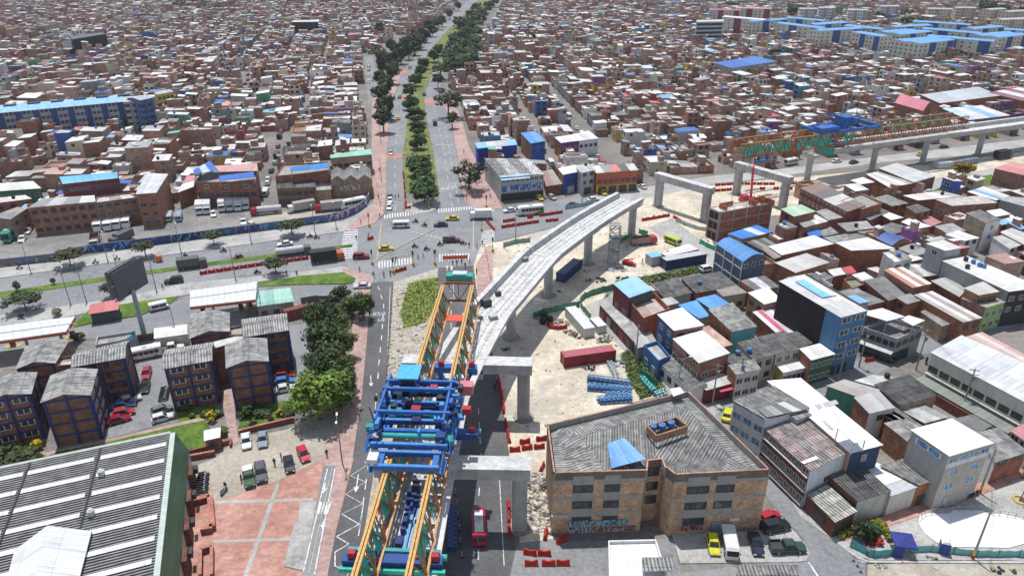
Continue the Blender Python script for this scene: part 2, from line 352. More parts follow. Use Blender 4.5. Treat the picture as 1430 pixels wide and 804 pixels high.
# --- south-west: red plaza, dirt car park, courtyards
sheet('plaza',[(245,860),(250,760),(258,704),(299,702),(386,672),(450,641),(470,601),(494,640),(470,740),(457.5,804),(444,860)],'redpaver',0.05)
sheet('car_park_dirt',[(262,704),(260,655),(300,640),(330,612),(400,600),(440,580),(486,560),(492,600),(470,601),(450,641),(386,672),(299,702)],'dirt',0.035)
K(0,534,2.977)
sheet('path_concrete',cr([(1245,500),(1330,495),(1265,785),(1180,765),(1225,585),(1240,580)]),'cement',0.165)
CYC=sheet('cycle_path',cr([(1345,345),(1395,350),(1310,810),(1240,900),(1190,900),(1262,790)]),'asphalt',0.17)
for k,pl in enumerate([[(890,492),(1300,480),(1300,492),(890,504)],[(885,655),(1210,645),(1210,657),(885,666)],[(1150,415),(1168,412),(1030,810),(1010,810)]]):
 sheet('plaza_band',cr(pl),'cement',0.06+.004*k)
sheet('courtyard_west',[(150,600),(165,575),(195,520),(190,478),(250,470),(240,530),(243,565),(238,590),(152,612)],'asphalt',0.034)
sheet('courtyard_east',[(385,560),(392,520),(402,455),(440,450),(450,470),(440,540),(420,560)],'asphalt',0.034)
K(0,530,5.954)
sheet('walk_red',cr([(330,610),(400,605),(900,498),(1429,375),(1700,310),(1700,340),(1429,397),(900,520),(480,600),(400,640)]),'pinkpaver',0.1,thick=0.06)
sheet('lawn_courtyard',cr([(470,640),(480,600),(900,520),(1429,397),(1700,335),(1760,420),(1700,560),(1400,600),(1300,470),(480,660)]),'turf',0.06)
sheet('lawn_corner',cr([(-100,540),(150,520),(330,500),(330,610),(400,640),(380,690),(-100,800)]),'turf',0.05)
sheet('garden_front',[(245,568),(300,562),(302,585),(250,592)],'turf',0.05)
sheet('garden_east',[(333,572),(415,558),(412,580),(335,600)],'turf',0.08)
sheet('walk_steps',[(308,545),(325,543),(333,620),(322,624)],'pinkpaver',0.1,thick=.06)
# ---------------------------------------------------------------- painted markings (children of their road)
WHITE=(0.75,0.75,0.73);YEL=(0.56,0.5,0.3)
def marks(name,parent,segs,z=0.085,col=WHITE):
 """segs: (pixel a, pixel b, width m) strokes or lists of pixel corners"""
 mb=MB();o=Vector(parent.location)
 for s_ in segs:
  if isinstance(s_[2],(int,float)):
   a,b_=g(*s_[0]),g(*s_[1]);d=(b_-a);n=Vector((-d.y,d.x,0)).normalized()*s_[2]/2
   P=[a-n,b_-n,b_+n,a+n]
  else:P=[g(*p)for p in s_]
  ar=sum(P[k].x*P[(k+1)%len(P)].y-P[(k+1)%len(P)].x*P[k].y for k in range(len(P)))
  if ar<0:P=P[::-1]
  mb.face([(p.x,p.y,z)for p in P],'roadpaint',col)
 return mb.build(name,parent,o)
def zebra(parent,a,b_,c_,d_,n,fill=0.5,z=0.085):
 """n bars between the pixel lines a-b (one side) and d-c (other side)"""
 L=lambda p,q_,t:(p[0]+(q_[0]-p[0])*t,p[1]+(q_[1]-p[1])*t)
 segs=[]
 for k in range(n):
  t0,t1=k/n,(k+fill)/n
  segs.append([L(a,b_,t0),L(a,b_,t1),L(d_,c_,t1),L(d_,c_,t0)])
 return marks('crosswalk',parent,segs,z)
def dashes(parent,pts,n,wd=0.14,fill=0.45,col=WHITE,name='lane_line',z=0.085):
 L=[];P=pts;tot=[0]
 for a,b_ in zip(P,P[1:]):tot.append(tot[-1]+(g(*a)-g(*b_)).length)
 def at(d):
  for k in range(len(P)-1):
   if d<=tot[k+1]+1e-6:
    t=(d-tot[k])/(tot[k+1]-tot[k]);A,B=g(*P[k]),g(*P[k+1]);v=A.lerp(B,t);return v
  return g(*P[-1])
 mb=MB();o=Vector(parent.location)
 for k in range(n):
  a,b_=at(tot[-1]*k/n),at(tot[-1]*(k+fill)/n);d=b_-a;nn=Vector((-d.y,d.x,0)).normalized()*wd/2
  mb.face([tuple(a-nn+VZ(z)),tuple(b_-nn+VZ(z)),tuple(b_+nn+VZ(z)),tuple(a+nn+VZ(z))],'roadpaint',col)
 return mb.build(name,parent,o)
K(490,270,6.81)
def c1(*p):return[(490+a/6.81,270+b_/6.81)for a,b_ in p]
zebra(ROAD_X,*c1((315,205),(640,160),(640,200),(315,245)),13)
zebra(ROAD_X,*c1((830,150),(1190,120),(1190,150),(830,188)),15)
zebra(ROAD_X,*c1((262,650),(590,610),(590,670),(262,715)),12)
zebra(ROAD_X,*c1((840,580),(1140,570),(1140,640),(840,650)),11)
zebra(ROAD_X,*c1((1250,365),(1230,490),(1365,480),(1365,350)),7)
zebra(ROAD_X,*c1((-60,345),(-120,640),(60,620),(70,345)),13)
zebra(ROAD_X,*c1((1280,175),(1245,240),(1330,220),(1370,150)),5)
marks('box_line',ROAD_X,[(*c1((270,610),(800,340)),.35),(*c1((290,290),(250,640)),.3),(*c1((1165,170),(1165,560)),.25),(*c1((250,625),(540,590)),.2)],0.234,YEL)
dashes(ROAD_X,c1((580,365),(880,435)),7,.3,.6)
dashes(ROAD_NW,[(552,295),(552,269),(551,218),(557,168),(563,134),(571,101)],22)
dashes(ROAD_NE,[(632,290),(628,269),(621,218),(611,168),(602,134)],18)
dashes(ROAD_NE,[(640,282),(634,250),(629,218),(619,168)],14)
dashes(ROAD_WU,[(-40,406),(0,400),(240,364.5),(480,333)],26)
dashes(ROAD_WL,[(-40,436),(0,429),(165,403),(275,384),(480,360)],26)
dashes(ROAD_SW,[(528,400),(536,425),(533,470),(529,510),(527,540)],9,.2)
marks('lane_line',ROAD_SW,[((526,550),(521,600),.15),((520.5,604),(516,640),.15),((545,400),(541,500),.12)])
dashes(ROAD_SW,[(515,645),(509,690),(500,750)],4,.16,.6)
dashes(ROAD_SE,[(668,570),(672,640),(668,705),(668,800)],9,.16)
marks('edge_line',ROAD_SE,[((696,640),(704,790),.12),((632,380),(634,420),.12)])
dashes(ROAD_SE,[(630,372),(630,470)],6,.15)
K(470,640,4.9)
def c2(*p):return[(470+a/4.9,640+b_/4.9)for a,b_ in p]
zz=c2((190,20),(215,42),(95,120),(200,160),(62,245),(180,310),(35,380),(155,450),(0,535),(85,585),(-10,640),(-10,735),(85,780),(60,830))
marks('zigzag_line',ROAD_SW,[(zz[k],zz[k+1],.16 if k>5 else .1)for k in range(len(zz)-1)]+[(*c2((185,310),(150,530)),.16)])
def arrow(parent,tip,tail,wd=0.18,hw=.45,hl=1.3,z=.09):
 a,b_=g(*tail),g(*tip);d=(b_-a).normalized();n=Vector((-d.y,d.x,0));e=b_-d*hl
 mb=MB();Z=VZ(z)
 for P in([a-n*wd/2,e-n*wd/2,e+n*wd/2,a+n*wd/2],[e-n*hw,b_,e+n*hw]):
  ar=sum(P[k].x*P[(k+1)%len(P)].y-P[(k+1)%len(P)].x*P[k].y for k in range(len(P)))
  if ar<0:P=P[::-1]
  mb.face([tuple(p+Z)for p in P],'roadpaint',WHITE)
 return mb.build('arrow_marking',parent,Vector(parent.location))
arrow(ROAD_SW,*c2((130,235),(150,110)));arrow(ROAD_SW,(518.5,540),(517.5,524))
arrow(ROAD_SE,*c1((915,690),(915,740)));arrow(ROAD_SE,*c1((960,690),(962,740)))
def lettering(parent,txt,px0,px1,row_h,z=.09):
 """painted words laid on the road, from pixel px0 to px1 (baseline)"""
 a,b_=g(*px0),g(*px1);d=b_-a
 cu=bpy.data.curves.new('lettering','FONT');cu.body=txt;cu.size=1.0;cu.fill_mode='FRONT'
 o=bpy.data.objects.new('lettering_tmp',cu);COL.objects.link(o);bpy.context.view_layer.update()
 me=bpy.data.meshes.new_from_object(o.evaluated_get(bpy.context.evaluated_depsgraph_get()));COL.objects.unlink(o);bpy.data.objects.remove(o)
 at=me.attributes.new('col','FLOAT_COLOR','FACE');at.data.foreach_set('color',np.tile(np.array([*WHITE,1],np.float32),len(me.polygons)))
 me.materials.clear();me.materials.append(MATS['roadpaint'])
 wx=max((v.co.x for v in me.vertices),default=1)or 1
 oo=put('road_lettering',me,parent);oo.location=Vector((a.x,a.y,z))-Vector(parent.location)
 oo.rotation_euler=(0,0,math.atan2(d.y,d.x));oo.scale=(d.length/wx,row_h,1);return oo
lettering(ROAD_SW,'SOLO',(519.5,440.5),(537.5,440.5),2.2);lettering(ROAD_SW,'BUS',(521.5,449),(536.5,449),2.0)
lettering(ROAD_NE,'SOLO',(607,203),(631,203),3.0);lettering(ROAD_NE,'BUS',(617,266),(641,263),3.5)
lettering(ROAD_NW,'SOLO',(551,191),(567,191),3.0)
K(0,534,2.977)
marks('edge_line',CYC,[(*cr([(1362,362),(1262,790)]),.18),(*cr([(1393,362),(1308,800)]),.18)],.23)
marks('centre_line',CYC,[(*cr([(1380,362),(1285,795)]),.1)],.234,YEL)
arrow(CYC,*cr([(1345,465),(1355,420)]),wd=.2,z=.236);arrow(CYC,*cr([(1350,575),(1340,610)]),wd=.2,z=.236)
zebra(CYC,*cr([(1333,500),(1385,500),(1370,550),(1320,550)]),4,.6,.23)
for a,b_ in(((1103.5,788),(1114,806)),((1129,785),(1143,806))):marks('parking_line',GROUND,[(a,b_,.25)],.09)
# ---------------------------------------------------------------- houses: shared shapes
BRICKS=[(.40,.21,.145),(.44,.25,.18),(.34,.17,.115),(.48,.30,.225),(.40,.245,.185),(.5,.35,.28),(.44,.29,.23)]  # lot house bricks; distance haze is painted in as paler tones
PLAST=[(.62,.60,.55),(.7,.69,.66),(.52,.44,.33),(.45,.45,.44),(.58,.5,.36),(.36,.36,.36)]
BRIGHT=[(.08,.16,.42),(.5,.34,.08),(.14,.34,.2),(.35,.08,.1),(.12,.32,.42),(.3,.12,.3),(.55,.42,.12)]
ZW=[(.74,.75,.75),(.66,.67,.68),(.8,.8,.79),(.55,.56,.57),(.62,.6,.57)]
ZG=[(.36,.36,.36),(.3,.3,.29),(.42,.41,.39),(.25,.24,.235)]
ZR=[(.42,.25,.2),(.5,.34,.28),(.36,.24,.2)]
FIB=[(.17,.17,.17),(.23,.23,.225),(.28,.275,.265),(.13,.13,.13)]
ZB=[(.1,.27,.6),(.22,.45,.72),(.05,.16,.45),(.3,.55,.75)]
ZC=[(.12,.48,.38),(.6,.22,.2),(.55,.16,.2),(.2,.5,.45),(.62,.36,.28)]
GLS=(.035,.04,.045)
# one window mesh, one unit wide and high: frame proud of the wall, pane set back in it
def window_mesh(frame=(.6,.6,.6),name='window'):
 mb=MB();e=.07;y1=.07
 for x0,x1,z0,z1 in((0,e,0,1),(1-e,1,0,1),(e,1-e,0,e),(e,1-e,1-e,1),(.47,.53,e,1-e)):mb.box(x0,x1,-.04,y1,z0,z1,'paint',frame)
 return mb.mesh(name)
def pane_mesh(col=(.05,.058,.065)):
 mb=MB();mb.box(.05,.95,-.03,.03,.05,.95,'glass',col);return mb.mesh('pane')
WIN={'white':window_mesh((.66,.66,.64)),'dark':window_mesh((.06,.06,.065)),'grey':window_mesh((.3,.3,.3))}
WIN['blue']=WIN['white']
PANE=pane_mesh();PANE_REFLECT=pane_mesh((.1,.24,.42))  # second pane: blue reflection painted into the glass colour
def door_mesh(col):
 mb=MB();mb.box(0,1,-.04,.05,0,1,'paint',tuple(c*.7 for c in col));mb.box(.06,.94,.05,.07,.02,.95,'paint',col);return mb.mesh('door')
DOORS=[door_mesh(c)for c in((.35,.35,.36),(.2,.1,.07),(.08,.12,.2),(.5,.5,.5),(.25,.05,.05),(.07,.07,.07))]
def tank_mesh(col):
 mb=MB();P=[(.0,.42),(.1,.5),(.8,.56),(.92,.5),(1.0,.22),(1.06,.22),(1.06,0)]
 for(z0,r0),(z1,r1)in zip(P,P[1:]):
  for k in range(10):
   a0,a1=math.pi*2*k/10,math.pi*2*(k+1)/10
   mb.face([(r0*math.cos(a0),r0*math.sin(a0),z0),(r0*math.cos(a1),r0*math.sin(a1),z0),(r1*math.cos(a1),r1*math.sin(a1),z1),(r1*math.cos(a0),r1*math.sin(a0),z1)],'paint',col)
 return mb.mesh('water_tank')
TANKS=[tank_mesh(c)for c in((.03,.03,.03),(.08,.2,.45),(.02,.02,.022))]
def wall_rot(U):return math.atan2(U.y,U.x)
def add_window(parent,O,U,N,x,z,w_,h_,kind='white',sill=False,pane=True):
 """window part on a wall: O wall corner, U along the wall, N outward; x, z its lower left"""
 p=O+U*x+VZ(z)-parent.location
 # local +x along U, local +y outward
 M=Matrix(((U.x,N.x,0),(U.y,N.y,0),(0,0,1))).to_4x4()
 o=bpy.data.objects.new('window',WIN[kind]);COL.objects.link(o);o.parent=parent
 o.matrix_local=Matrix.Translation(p)@M@Matrix.Diagonal((w_,1,h_,1))
 if pane:
  c=bpy.data.objects.new('pane',PANE_REFLECT if kind=='blue' else PANE);COL.objects.link(c);c.parent=o
 return o
def add_door(parent,O,U,N,x,z,w_,h_,k=0,name='door'):
 p=O+U*x+VZ(z)-parent.location
 M=Matrix(((U.x,N.x,0),(U.y,N.y,0),(0,0,1))).to_4x4()
 o=bpy.data.objects.new(name,DOORS[k%len(DOORS)]);COL.objects.link(o);o.parent=parent
 o.matrix_local=Matrix.Translation(p)@M@Matrix.Diagonal((w_,1,h_,1));return o
def roof_strips(mb,P,mat,cols,th=.07):
 """sheet roof on the four corners P (a,b along the eave, c,d along the ridge), in strips of the given colours"""
 a,b_,c,d=map(Vector,P);n=len(cols);dn=VZ(th)
 for k,cl in enumerate(cols):
  t0,t1=k/n,(k+1)/n
  e=[a.lerp(b_,t0),a.lerp(b_,t1),d.lerp(c,t1),d.lerp(c,t0)]
  up=VZ(.012*(k%2))
  mb.hexa([p-dn+up for p in e],[p+up for p in e],mat,cl)
def block(mw,mr,O,U,V,x0,x1,y0,y1,z0,h,style,wm,wc,rmat,rcols,slope=.5,tilt=0,par=.35):
 """box of walls with a roof: style par (parapet ring round a sunken sheet), over (overhanging sheet), terr (walled terrace slab)"""
 W=lambda x,y,z:O+U*x+V*y+VZ(z)
 C=[(x0,y0),(x1,y0),(x1,y1),(x0,y1)]
 d=0
 for k in range(4):
  (ax,ay),(bx,by)=C[k],C[(k+1)%4];l=math.hypot(bx-ax,by-ay)
  mw.face([W(ax,ay,z0),W(bx,by,z0),W(bx,by,h),W(ax,ay,h)],wm,wc,[(d,z0),(d+l,z0),(d+l,h),(d,h)]);d+=l
 if style=='over':
  ov=.22;s0,s1=(h+.06,h+.06+slope)if tilt in(0,2)else(h+.06,)*2
  zz={0:(h+.06,h+.06,h+.06+slope,h+.06+slope),2:(h+.06+slope,h+.06+slope,h+.06,h+.06),1:(h+.06,h+.06+slope,h+.06+slope,h+.06),3:(h+.06+slope,h+.06,h+.06,h+.06+slope)}[tilt]
  X0,X1,Y0,Y1=x0-ov*.3,x1+ov*.3,y0-ov,y1+ov
  c4=[W(X0,Y0,zz[0]),W(X1,Y0,zz[1]),W(X1,Y1,zz[2]),W(X0,Y1,zz[3])]
  if tilt in(1,3):c4=c4[1:]+c4[:1]
  roof_strips(mr,c4,rmat,rcols)
  # wall wedge up to the raised sheet
  mw.face([W(x0,y0,h),W(x1,y0,h),W(x1,y0,zz[1]-.08),W(x0,y0,zz[0]-.08)],wm,wc);mw.face([W(x1,y0,h),W(x1,y1,h),W(x1,y1,zz[2]-.08),W(x1,y0,zz[1]-.08)],wm,wc)
  mw.face([W(x1,y1,h),W(x0,y1,h),W(x0,y1,zz[3]-.08),W(x1,y1,zz[2]-.08)],wm,wc);mw.face([W(x0,y1,h),W(x0,y0,h),W(x0,y0,zz[0]-.08),W(x0,y1,zz[3]-.08)],wm,wc)
 else:
  t_=.16;I=[(x0+t_,y0+t_),(x1-t_,y0+t_),(x1-t_,y1-t_),(x0+t_,y1-t_)]
  dp=.95 if style=='terr' else par
  zr=h-dp
  zz=(zr,)*4 if style=='terr' else{0:(zr-.3,zr-.3,zr+.18,zr+.18),2:(zr+.18,zr+.18,zr-.3,zr-.3),1:(zr-.3,zr+.18,zr+.18,zr-.3),3:(zr+.18,zr-.3,zr-.3,zr+.18)}[tilt]
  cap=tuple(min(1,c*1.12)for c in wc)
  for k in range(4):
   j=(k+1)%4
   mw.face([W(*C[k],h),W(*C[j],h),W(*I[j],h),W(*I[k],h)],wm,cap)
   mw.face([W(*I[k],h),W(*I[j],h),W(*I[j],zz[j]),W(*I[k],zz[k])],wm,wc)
  c4=[W(*I[k],zz[k])for k in range(4)]
  if tilt in(1,3):c4=c4[1:]+c4[:1]
  n=len(rcols);a,b_,c,d4=c4
  for k,cl in enumerate(rcols):
   t0,t1=k/n,(k+1)/n
   mr.face([a.lerp(b_,t0),a.lerp(b_,t1),d4.lerp(c,t1),d4.lerp(c,t0)],rmat,cl)
def pick_roof(rng,kind=None):
 r=rng.random()
 if kind is None:kind='white' if r<.52 else 'grey' if r<.68 else 'fibro' if r<.80 else 'rust' if r<.90 else 'blue' if r<.955 else 'colour'
 if kind=='white':return kind,'zinc',[jit(rng,rng.choice(ZW),.15)for _ in range(rng.choice((1,2,3)))]
 if kind=='grey':return kind,'zinc',[jit(rng,rng.choice(ZG+ZW[3:4]),.15)for _ in range(rng.choice((1,2,3)))]
 if kind=='fibro':
  c=rng.choice(FIB);return kind,'fibro',[jit(rng,c,.12)if rng.random()<.8 else jit(rng,ZW[1])for _ in range(rng.choice((1,2,3,3)))]
 if kind=='rust':return kind,'zinc',[jit(rng,rng.choice(ZR+ZG[:1]),.15)for _ in range(rng.choice((1,2)))]
 if kind=='blue':return kind,'zinc',[rng.choice(ZB)]
 return kind,'zinc',[rng.choice(ZC)]
def pick_wall(rng):
 r=rng.random()
 if r<.6:return 'brick','brick',jit(rng,rng.choice(BRICKS),.15)
 if r<.9:
  i=rng.randrange(len(PLAST));return('cream','white','tan','grey','ochre','grey')[i],'plaster',jit(rng,PLAST[i],.12)
 i=rng.randrange(len(BRIGHT));return('blue','orange','green','dark red','turquoise','purple','yellow')[i],'plaster',BRIGHT[i]
NUMW={1:'single-storey',2:'two-storey',3:'three-storey',4:'four-storey',5:'five-storey'}
ROOFW={'white':'white sheet roof','grey':'grey sheet roof','fibro':'dark corrugated roof','rust':'rust-brown sheet roof','blue':'blue sheet roof','colour':'coloured sheet roof'}
def lot_house(O,U,V,w_,d,rng,far=None,where='',group=None,far_level=0,base=2):
 """a narrow house on a lot: a street block and lower back blocks. far = MB: goes into the mass; else its own thing"""
 n=max(1,base+(0 if rng.random()<.72 else rng.choice((-1,-1,1))));h=2.5*n+rng.uniform(.1,.6)
 wn,wm,wc=pick_wall(rng);bn,bm_,bc='brick','brick',jit(rng,rng.choice(BRICKS),.15)
 mid=O+U*(w_/2)+V*(d/2)
 if far is None:
  t_=thing('house','','house',(mid.x,mid.y,0),group=group);mw,roofs=MB(),[]
  ori=t_.location
 else:mw=far
 def R_():
  if far is not None:return far
  roofs.append(MB());return roofs[-1]
 f=rng.uniform(.42,.7)*d
 k1,rm,rc=pick_roof(rng);st=rng.choices(('par','over','terr'),(.45,.43,.12))[0]
 if st=='terr':rm,rc='slab',[jit(rng,rng.choice([(.34,.3,.27),(.4,.38,.36),(.38,.22,.16)]))]
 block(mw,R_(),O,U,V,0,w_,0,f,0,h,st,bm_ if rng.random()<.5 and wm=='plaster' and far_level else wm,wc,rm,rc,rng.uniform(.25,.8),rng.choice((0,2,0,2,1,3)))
 # back blocks
 hb=max(2.7,h-2.5*rng.choice((0,1,1,2)))+rng.uniform(-.2,.2)
 hb0=hb;gap=rng.choice((0,0,1.6));y0=f+gap
 if y0<d-1.5:
  k2,rm2,rc2=pick_roof(rng);xs=[0,w_]if rng.random()<.55 else[0,w_*rng.uniform(.4,.6),w_]
  for a,b_ in zip(xs,xs[1:]):
   block(mw,R_(),O,U,V,a+.02,b_-.02,y0+.02,d,0,hb,rng.choice(('par','over')),bm_,bc,rm2,rc2,.4,rng.choice((0,2)))
   hb=max(2.6,hb-rng.choice((0,.6,2.4)));k2,rm2,rc2=pick_roof(rng)
 if gap:
  block(mw,R_(),O,U,V,.02,w_*.6,f,y0,0,2.6,'over',bm_,bc,'zinc',[jit(rng,ZW[3])],.2,0)
 # rooftop room
 room=rng.random()<.2 and n<4
 if room:
  rx=rng.uniform(0,.4)*w_;ry=rng.uniform(.1,.4)*f;kk,rm3,rc3=pick_roof(rng)
  block(mw,R_(),O,U,V,rx+.1,rx+.5*w_,ry,ry+.4*f,h-.5,h+2.1,'over',bm_,bc,rm3,rc3,.3,rng.choice((0,2)))
 # odd sheets, sheds and junk on the roofs
 for k in range(rng.choice((1,2,3))if far is not None else 2):
  sx,sy=rng.uniform(.5,2.4),rng.uniform(.5,2.6);x0,y0_=rng.uniform(.3,max(.4,w_-sx-.3)),rng.uniform(.3,max(.4,d-sy-.3));zb=(h if y0_<f else hb0)-.3;hh=rng.choice((.42,.45,.5,.6,.9,1.6));jm=R_()
  jm.obox(O+U*x0+V*y0_+VZ(zb),U*sx,V*sy,VZ(hh+.02*k),*rng.choice((('zinc',(.74,.74,.74)),('zinc',(.6,.6,.6)),('slab',(.12,.12,.12)),('slab',(.34,.24,.19)),('zinc',(.66,.64,.6)),('brick',(.4,.22,.16)))),bottom=False)
 # street front
 N=-V
 dark=(.05,.05,.055)
 tocam=Vector((-mid.x,-mid.y,0))
 if far is not None and far_level>1:return None
 nc=2 if w_>5.2 else 1;ww=w_/nc*rng.uniform(.42,.62);wh=rng.uniform(1.1,1.5)
 faces=[(O,U,N,w_,1)]
 if far is None or U.dot(tocam)>0:faces.append((O+U*w_,V,U,f,0))
 if far is None or U.dot(tocam)<0:faces.append((O+V*f,-V,-U,f,0))
 kind=rng.choice(('white','dark','grey'))
 for(fo,fu,fn,fl,street)in faces:
  if far is not None and fn.dot(tocam)<0:continue
  for s_ in range(n):
   z=2.5*s_+(.95 if s_ or not street else .0)
   if not street:
    if rng.random()>.35:continue
    x=rng.uniform(.15,.6)*fl;L=[(x,1.2,z+.2,1.1)]
   elif s_==0:L=[(.4,w_*.42,.05,2.3),(w_*.58,w_*.28,.05 if rng.random()<.5 else .9,2.2 if rng.random()<.5 else 1.3)]
   else:L=[(w_/nc*(k+.5)-ww/2,ww,z,wh)for k in range(nc)]
   for(x,lw,lz,lh)in L:
    if far is not None:
     if far_level==0:
      p=fo+fu*x+fn*.05+VZ(lz);far.obox(p,fu*lw,-fn*.06,VZ(lh),'paint',jit(rng,(.055,.055,.06),.5),bottom=False)
     else:
      p=fo+fu*x+fn*.05+VZ(lz);far.face([p,p+fu*lw,p+fu*lw+VZ(lh),p+VZ(lh)],'paint',jit(rng,(.055,.055,.06),.5))
    elif lz<.5:add_door(t_,fo,fu,fn,x,lz,lw,lh,rng.randrange(6),'garage_door' if lw>1.8 else 'door')
    else:add_window(t_,fo,fu,fn,x,lz,lw,lh,kind)
 tank=rng.random()<.3
 if tank:
  tp=O+U*(w_*rng.uniform(.2,.8))+V*(f*rng.uniform(.3,.8))+VZ(h-(.9 if st=='terr' else .05)+(.3 if st=='over' else 0))
  if far is None:put('water_tank',rng.choice(TANKS),t_,tp-t_.location)
  elif far_level==0:far.tube(tp,tp+VZ(1.1),.55,.5,7,'paint',rng.choice(((.03,.03,.03),(.06,.15,.35))))
 if far is None:
  mw.build('wall',t_,ori)
  for r_ in roofs:
   if r_.f:r_.build('roof',t_,ori)
  fin={'par':'sunken ','over':'','terr':''}[st]
  rw='open roof terrace' if st=='terr' else ROOFW[k1]
  lab=f"{NUMW[n]} {wn} house, {fin}{rw}{', rooftop room' if room else ''}{', tank' if tank else ''}, {where}"
  t_['label']=lab
  return t_
FBB=[];FOOT=[]
def taken(p,m=0):
 while len(FBB)<len(FOOT):
  f=FOOT[len(FBB)];FBB.append((min(v[0]for v in f),max(v[0]for v in f),min(v[1]for v in f),max(v[1]for v in f),f))
 x,y=p[0],p[1]
 return any(a<=x<=b_ and c<=y<=d and inside(p,f)for a,b_,c,d,f in FBB)
# ---------------------------------------------------------------- a building outlined by three roof corners seen in the photo
def bldg(label,pts,h,wall=('brick',(.31,.14,.09)),roof=('zinc',[(.7,.7,.7)]),win=(),rs=(0,0,0,0),style='over',ov=.2,name='house',cat='house',group=None,kind='white',
  tank=None,crop=True,fl=2.75,wallcols=None,doors=(),top=None,z0=0.0,ww=1.4,wh=1.25,par=.5,strips=0,reg=True,px=None):
 """pts: pixels of roof corners A, B, C (D completes the parallelogram) or all four, at height h. rs: extra height of each roof corner.
    win: (edge, columns, floors, first floor) rows of windows; edges AB 0, BC 1, CD 2, DA 3."""
 P=[q(*p,h)if crop else g(*p,h)for p in pts]
 if len(P)==3:P.append(P[0]+P[2]-P[1])
 c=cen(P);t_=thing(name,label,cat,(c.x,c.y,z0),group=group)
 mw=MB();wm,wc=wall
 ccw=sum(P[k].x*P[(k+1)%4].y-P[(k+1)%4].x*P[k].y for k in range(4))>0
 if reg:FOOT.append([(c+(p-c)*1.06)for p in P])
 for k in range(4):
  a,b_=P[k],P[(k+1)%4];za,zb=rs[k],rs[(k+1)%4]
  cl=wallcols.get(k,wc)if wallcols else wc;mm=wm
  if isinstance(cl[0],str):mm,cl=cl
  l=(b_-a).length;A=Vector((a.x,a.y,0));B=Vector((b_.x,b_.y,0))
  V4=[A+VZ(z0),B+VZ(z0),B+VZ(h+zb),A+VZ(h+za)]
  U4=[(0,z0),(l,z0),(l,h+zb),(0,h+za)]
  if not ccw:V4=V4[::-1];U4=U4[::-1]
  mw.face(V4,mm,cl,U4)
 T=[P[k]+VZ(rs[k])for k in range(4)]
 rmat,rcols=roof
 mr=MB()
 if style=='over':
  E=[p+(p-c).normalized()*0 for p in T]
  e0,e1=(T[1]-T[0]).normalized(),(T[2]-T[1]).normalized()
  o_=ov
  E=[T[0]-e0*o_-e1*o_,T[1]+e0*o_-e1*o_,T[2]+e0*o_+e1*o_,T[3]-e0*o_+e1*o_]
  E=[p+VZ(.09)for p in E]
  roof_strips(mr,E if strips==0 else E[1:]+E[:1],rmat,rcols)
 elif style=='vault':
  n=8;prev=None;rise=par
  for k in range(n+1):
   t=k/n;zz=VZ(rise*math.sin(math.pi*t)+.05)
   cur=(T[0].lerp(T[3],t)+zz,T[1].lerp(T[2],t)+zz)
   if prev:
    f4=[prev[0],prev[1],cur[1],cur[0]];mr.hexa([p-VZ(.08)for p in f4],f4,rmat,rcols[0])
   prev=cur
  for e in(0,1):
   a,b_=(T[0],T[3])if e==0 else(T[1],T[2])
   mw.face([a.lerp(b_,k/n)+VZ(rise*math.sin(math.pi*k/n))for k in range(n+1)],wm,wc)
 elif style=='gable':
  r0,r1=T[0].lerp(T[3],.5)+VZ(par),T[1].lerp(T[2],.5)+VZ(par);up=VZ(.1)
  e0=(T[1]-T[0]).normalized()*ov;e1=(T[2]-T[1]).normalized()*ov;dz=Vector((0,0,-ov*par/max(.5,(T[2]-T[1]).length/2)))
  roof_strips(mr,[T[0]-e0-e1+up+dz,T[1]+e0-e1+up+dz,r1+e0+up,r0-e0+up],rmat,rcols)
  roof_strips(mr,[T[2]+e0+e1+up+dz,T[3]-e0+e1+up+dz,r0-e0+up,r1+e0+up],rmat,rcols)
  mw.face([T[3],T[0],r0],wm,wallcols.get(3,wc)if wallcols and not isinstance(wallcols.get(3,wc)[0],str)else wc);mw.face([T[1],T[2],r1],wm,wallcols.get(1,wc)if wallcols and not isinstance(wallcols.get(1,wc)[0],str)else wc)
 else:
  I=[]
  for k in range(4):
   e0,e1=(T[(k+1)%4]-T[k]).normalized(),(T[k-1]-T[k]).normalized();I.append(T[k]+(e0+e1)*.18)
  for k in range(4):
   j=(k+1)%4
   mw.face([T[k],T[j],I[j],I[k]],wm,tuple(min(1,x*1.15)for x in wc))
   mw.face([I[k],I[j],I[j]-VZ(par),I[k]-VZ(par)],wm,wc)
  J=[p-VZ(par)for p in I];J=J if strips==0 else J[1:]+J[:1]
  n=len(rcols)
  for k,cl in enumerate(rcols):
   mr.face([J[0].lerp(J[1],k/n),J[0].lerp(J[1],(k+1)/n),J[3].lerp(J[2],(k+1)/n),J[3].lerp(J[2],k/n)],rmat,cl)
 mw.build('wall',t_,t_.location);mr.build('roof',t_,t_.location)
 def edge(e):
  a,b_=P[e],P[(e+1)%4];m_=(a+b_)/2
  U=(b_-a);U.z=0;L=U.length;U.normalize();N=Vector((U.y,-U.x,0))
  if N.dot(m_-Vector((c.x,c.y,m_.z)))<0:N=-N
  # seen from outside, run left to right
  if U.cross(VZ(1)).dot(N)<0:a,b_=b_,a;U=-U
  return Vector((a.x,a.y,0)),U,N,L
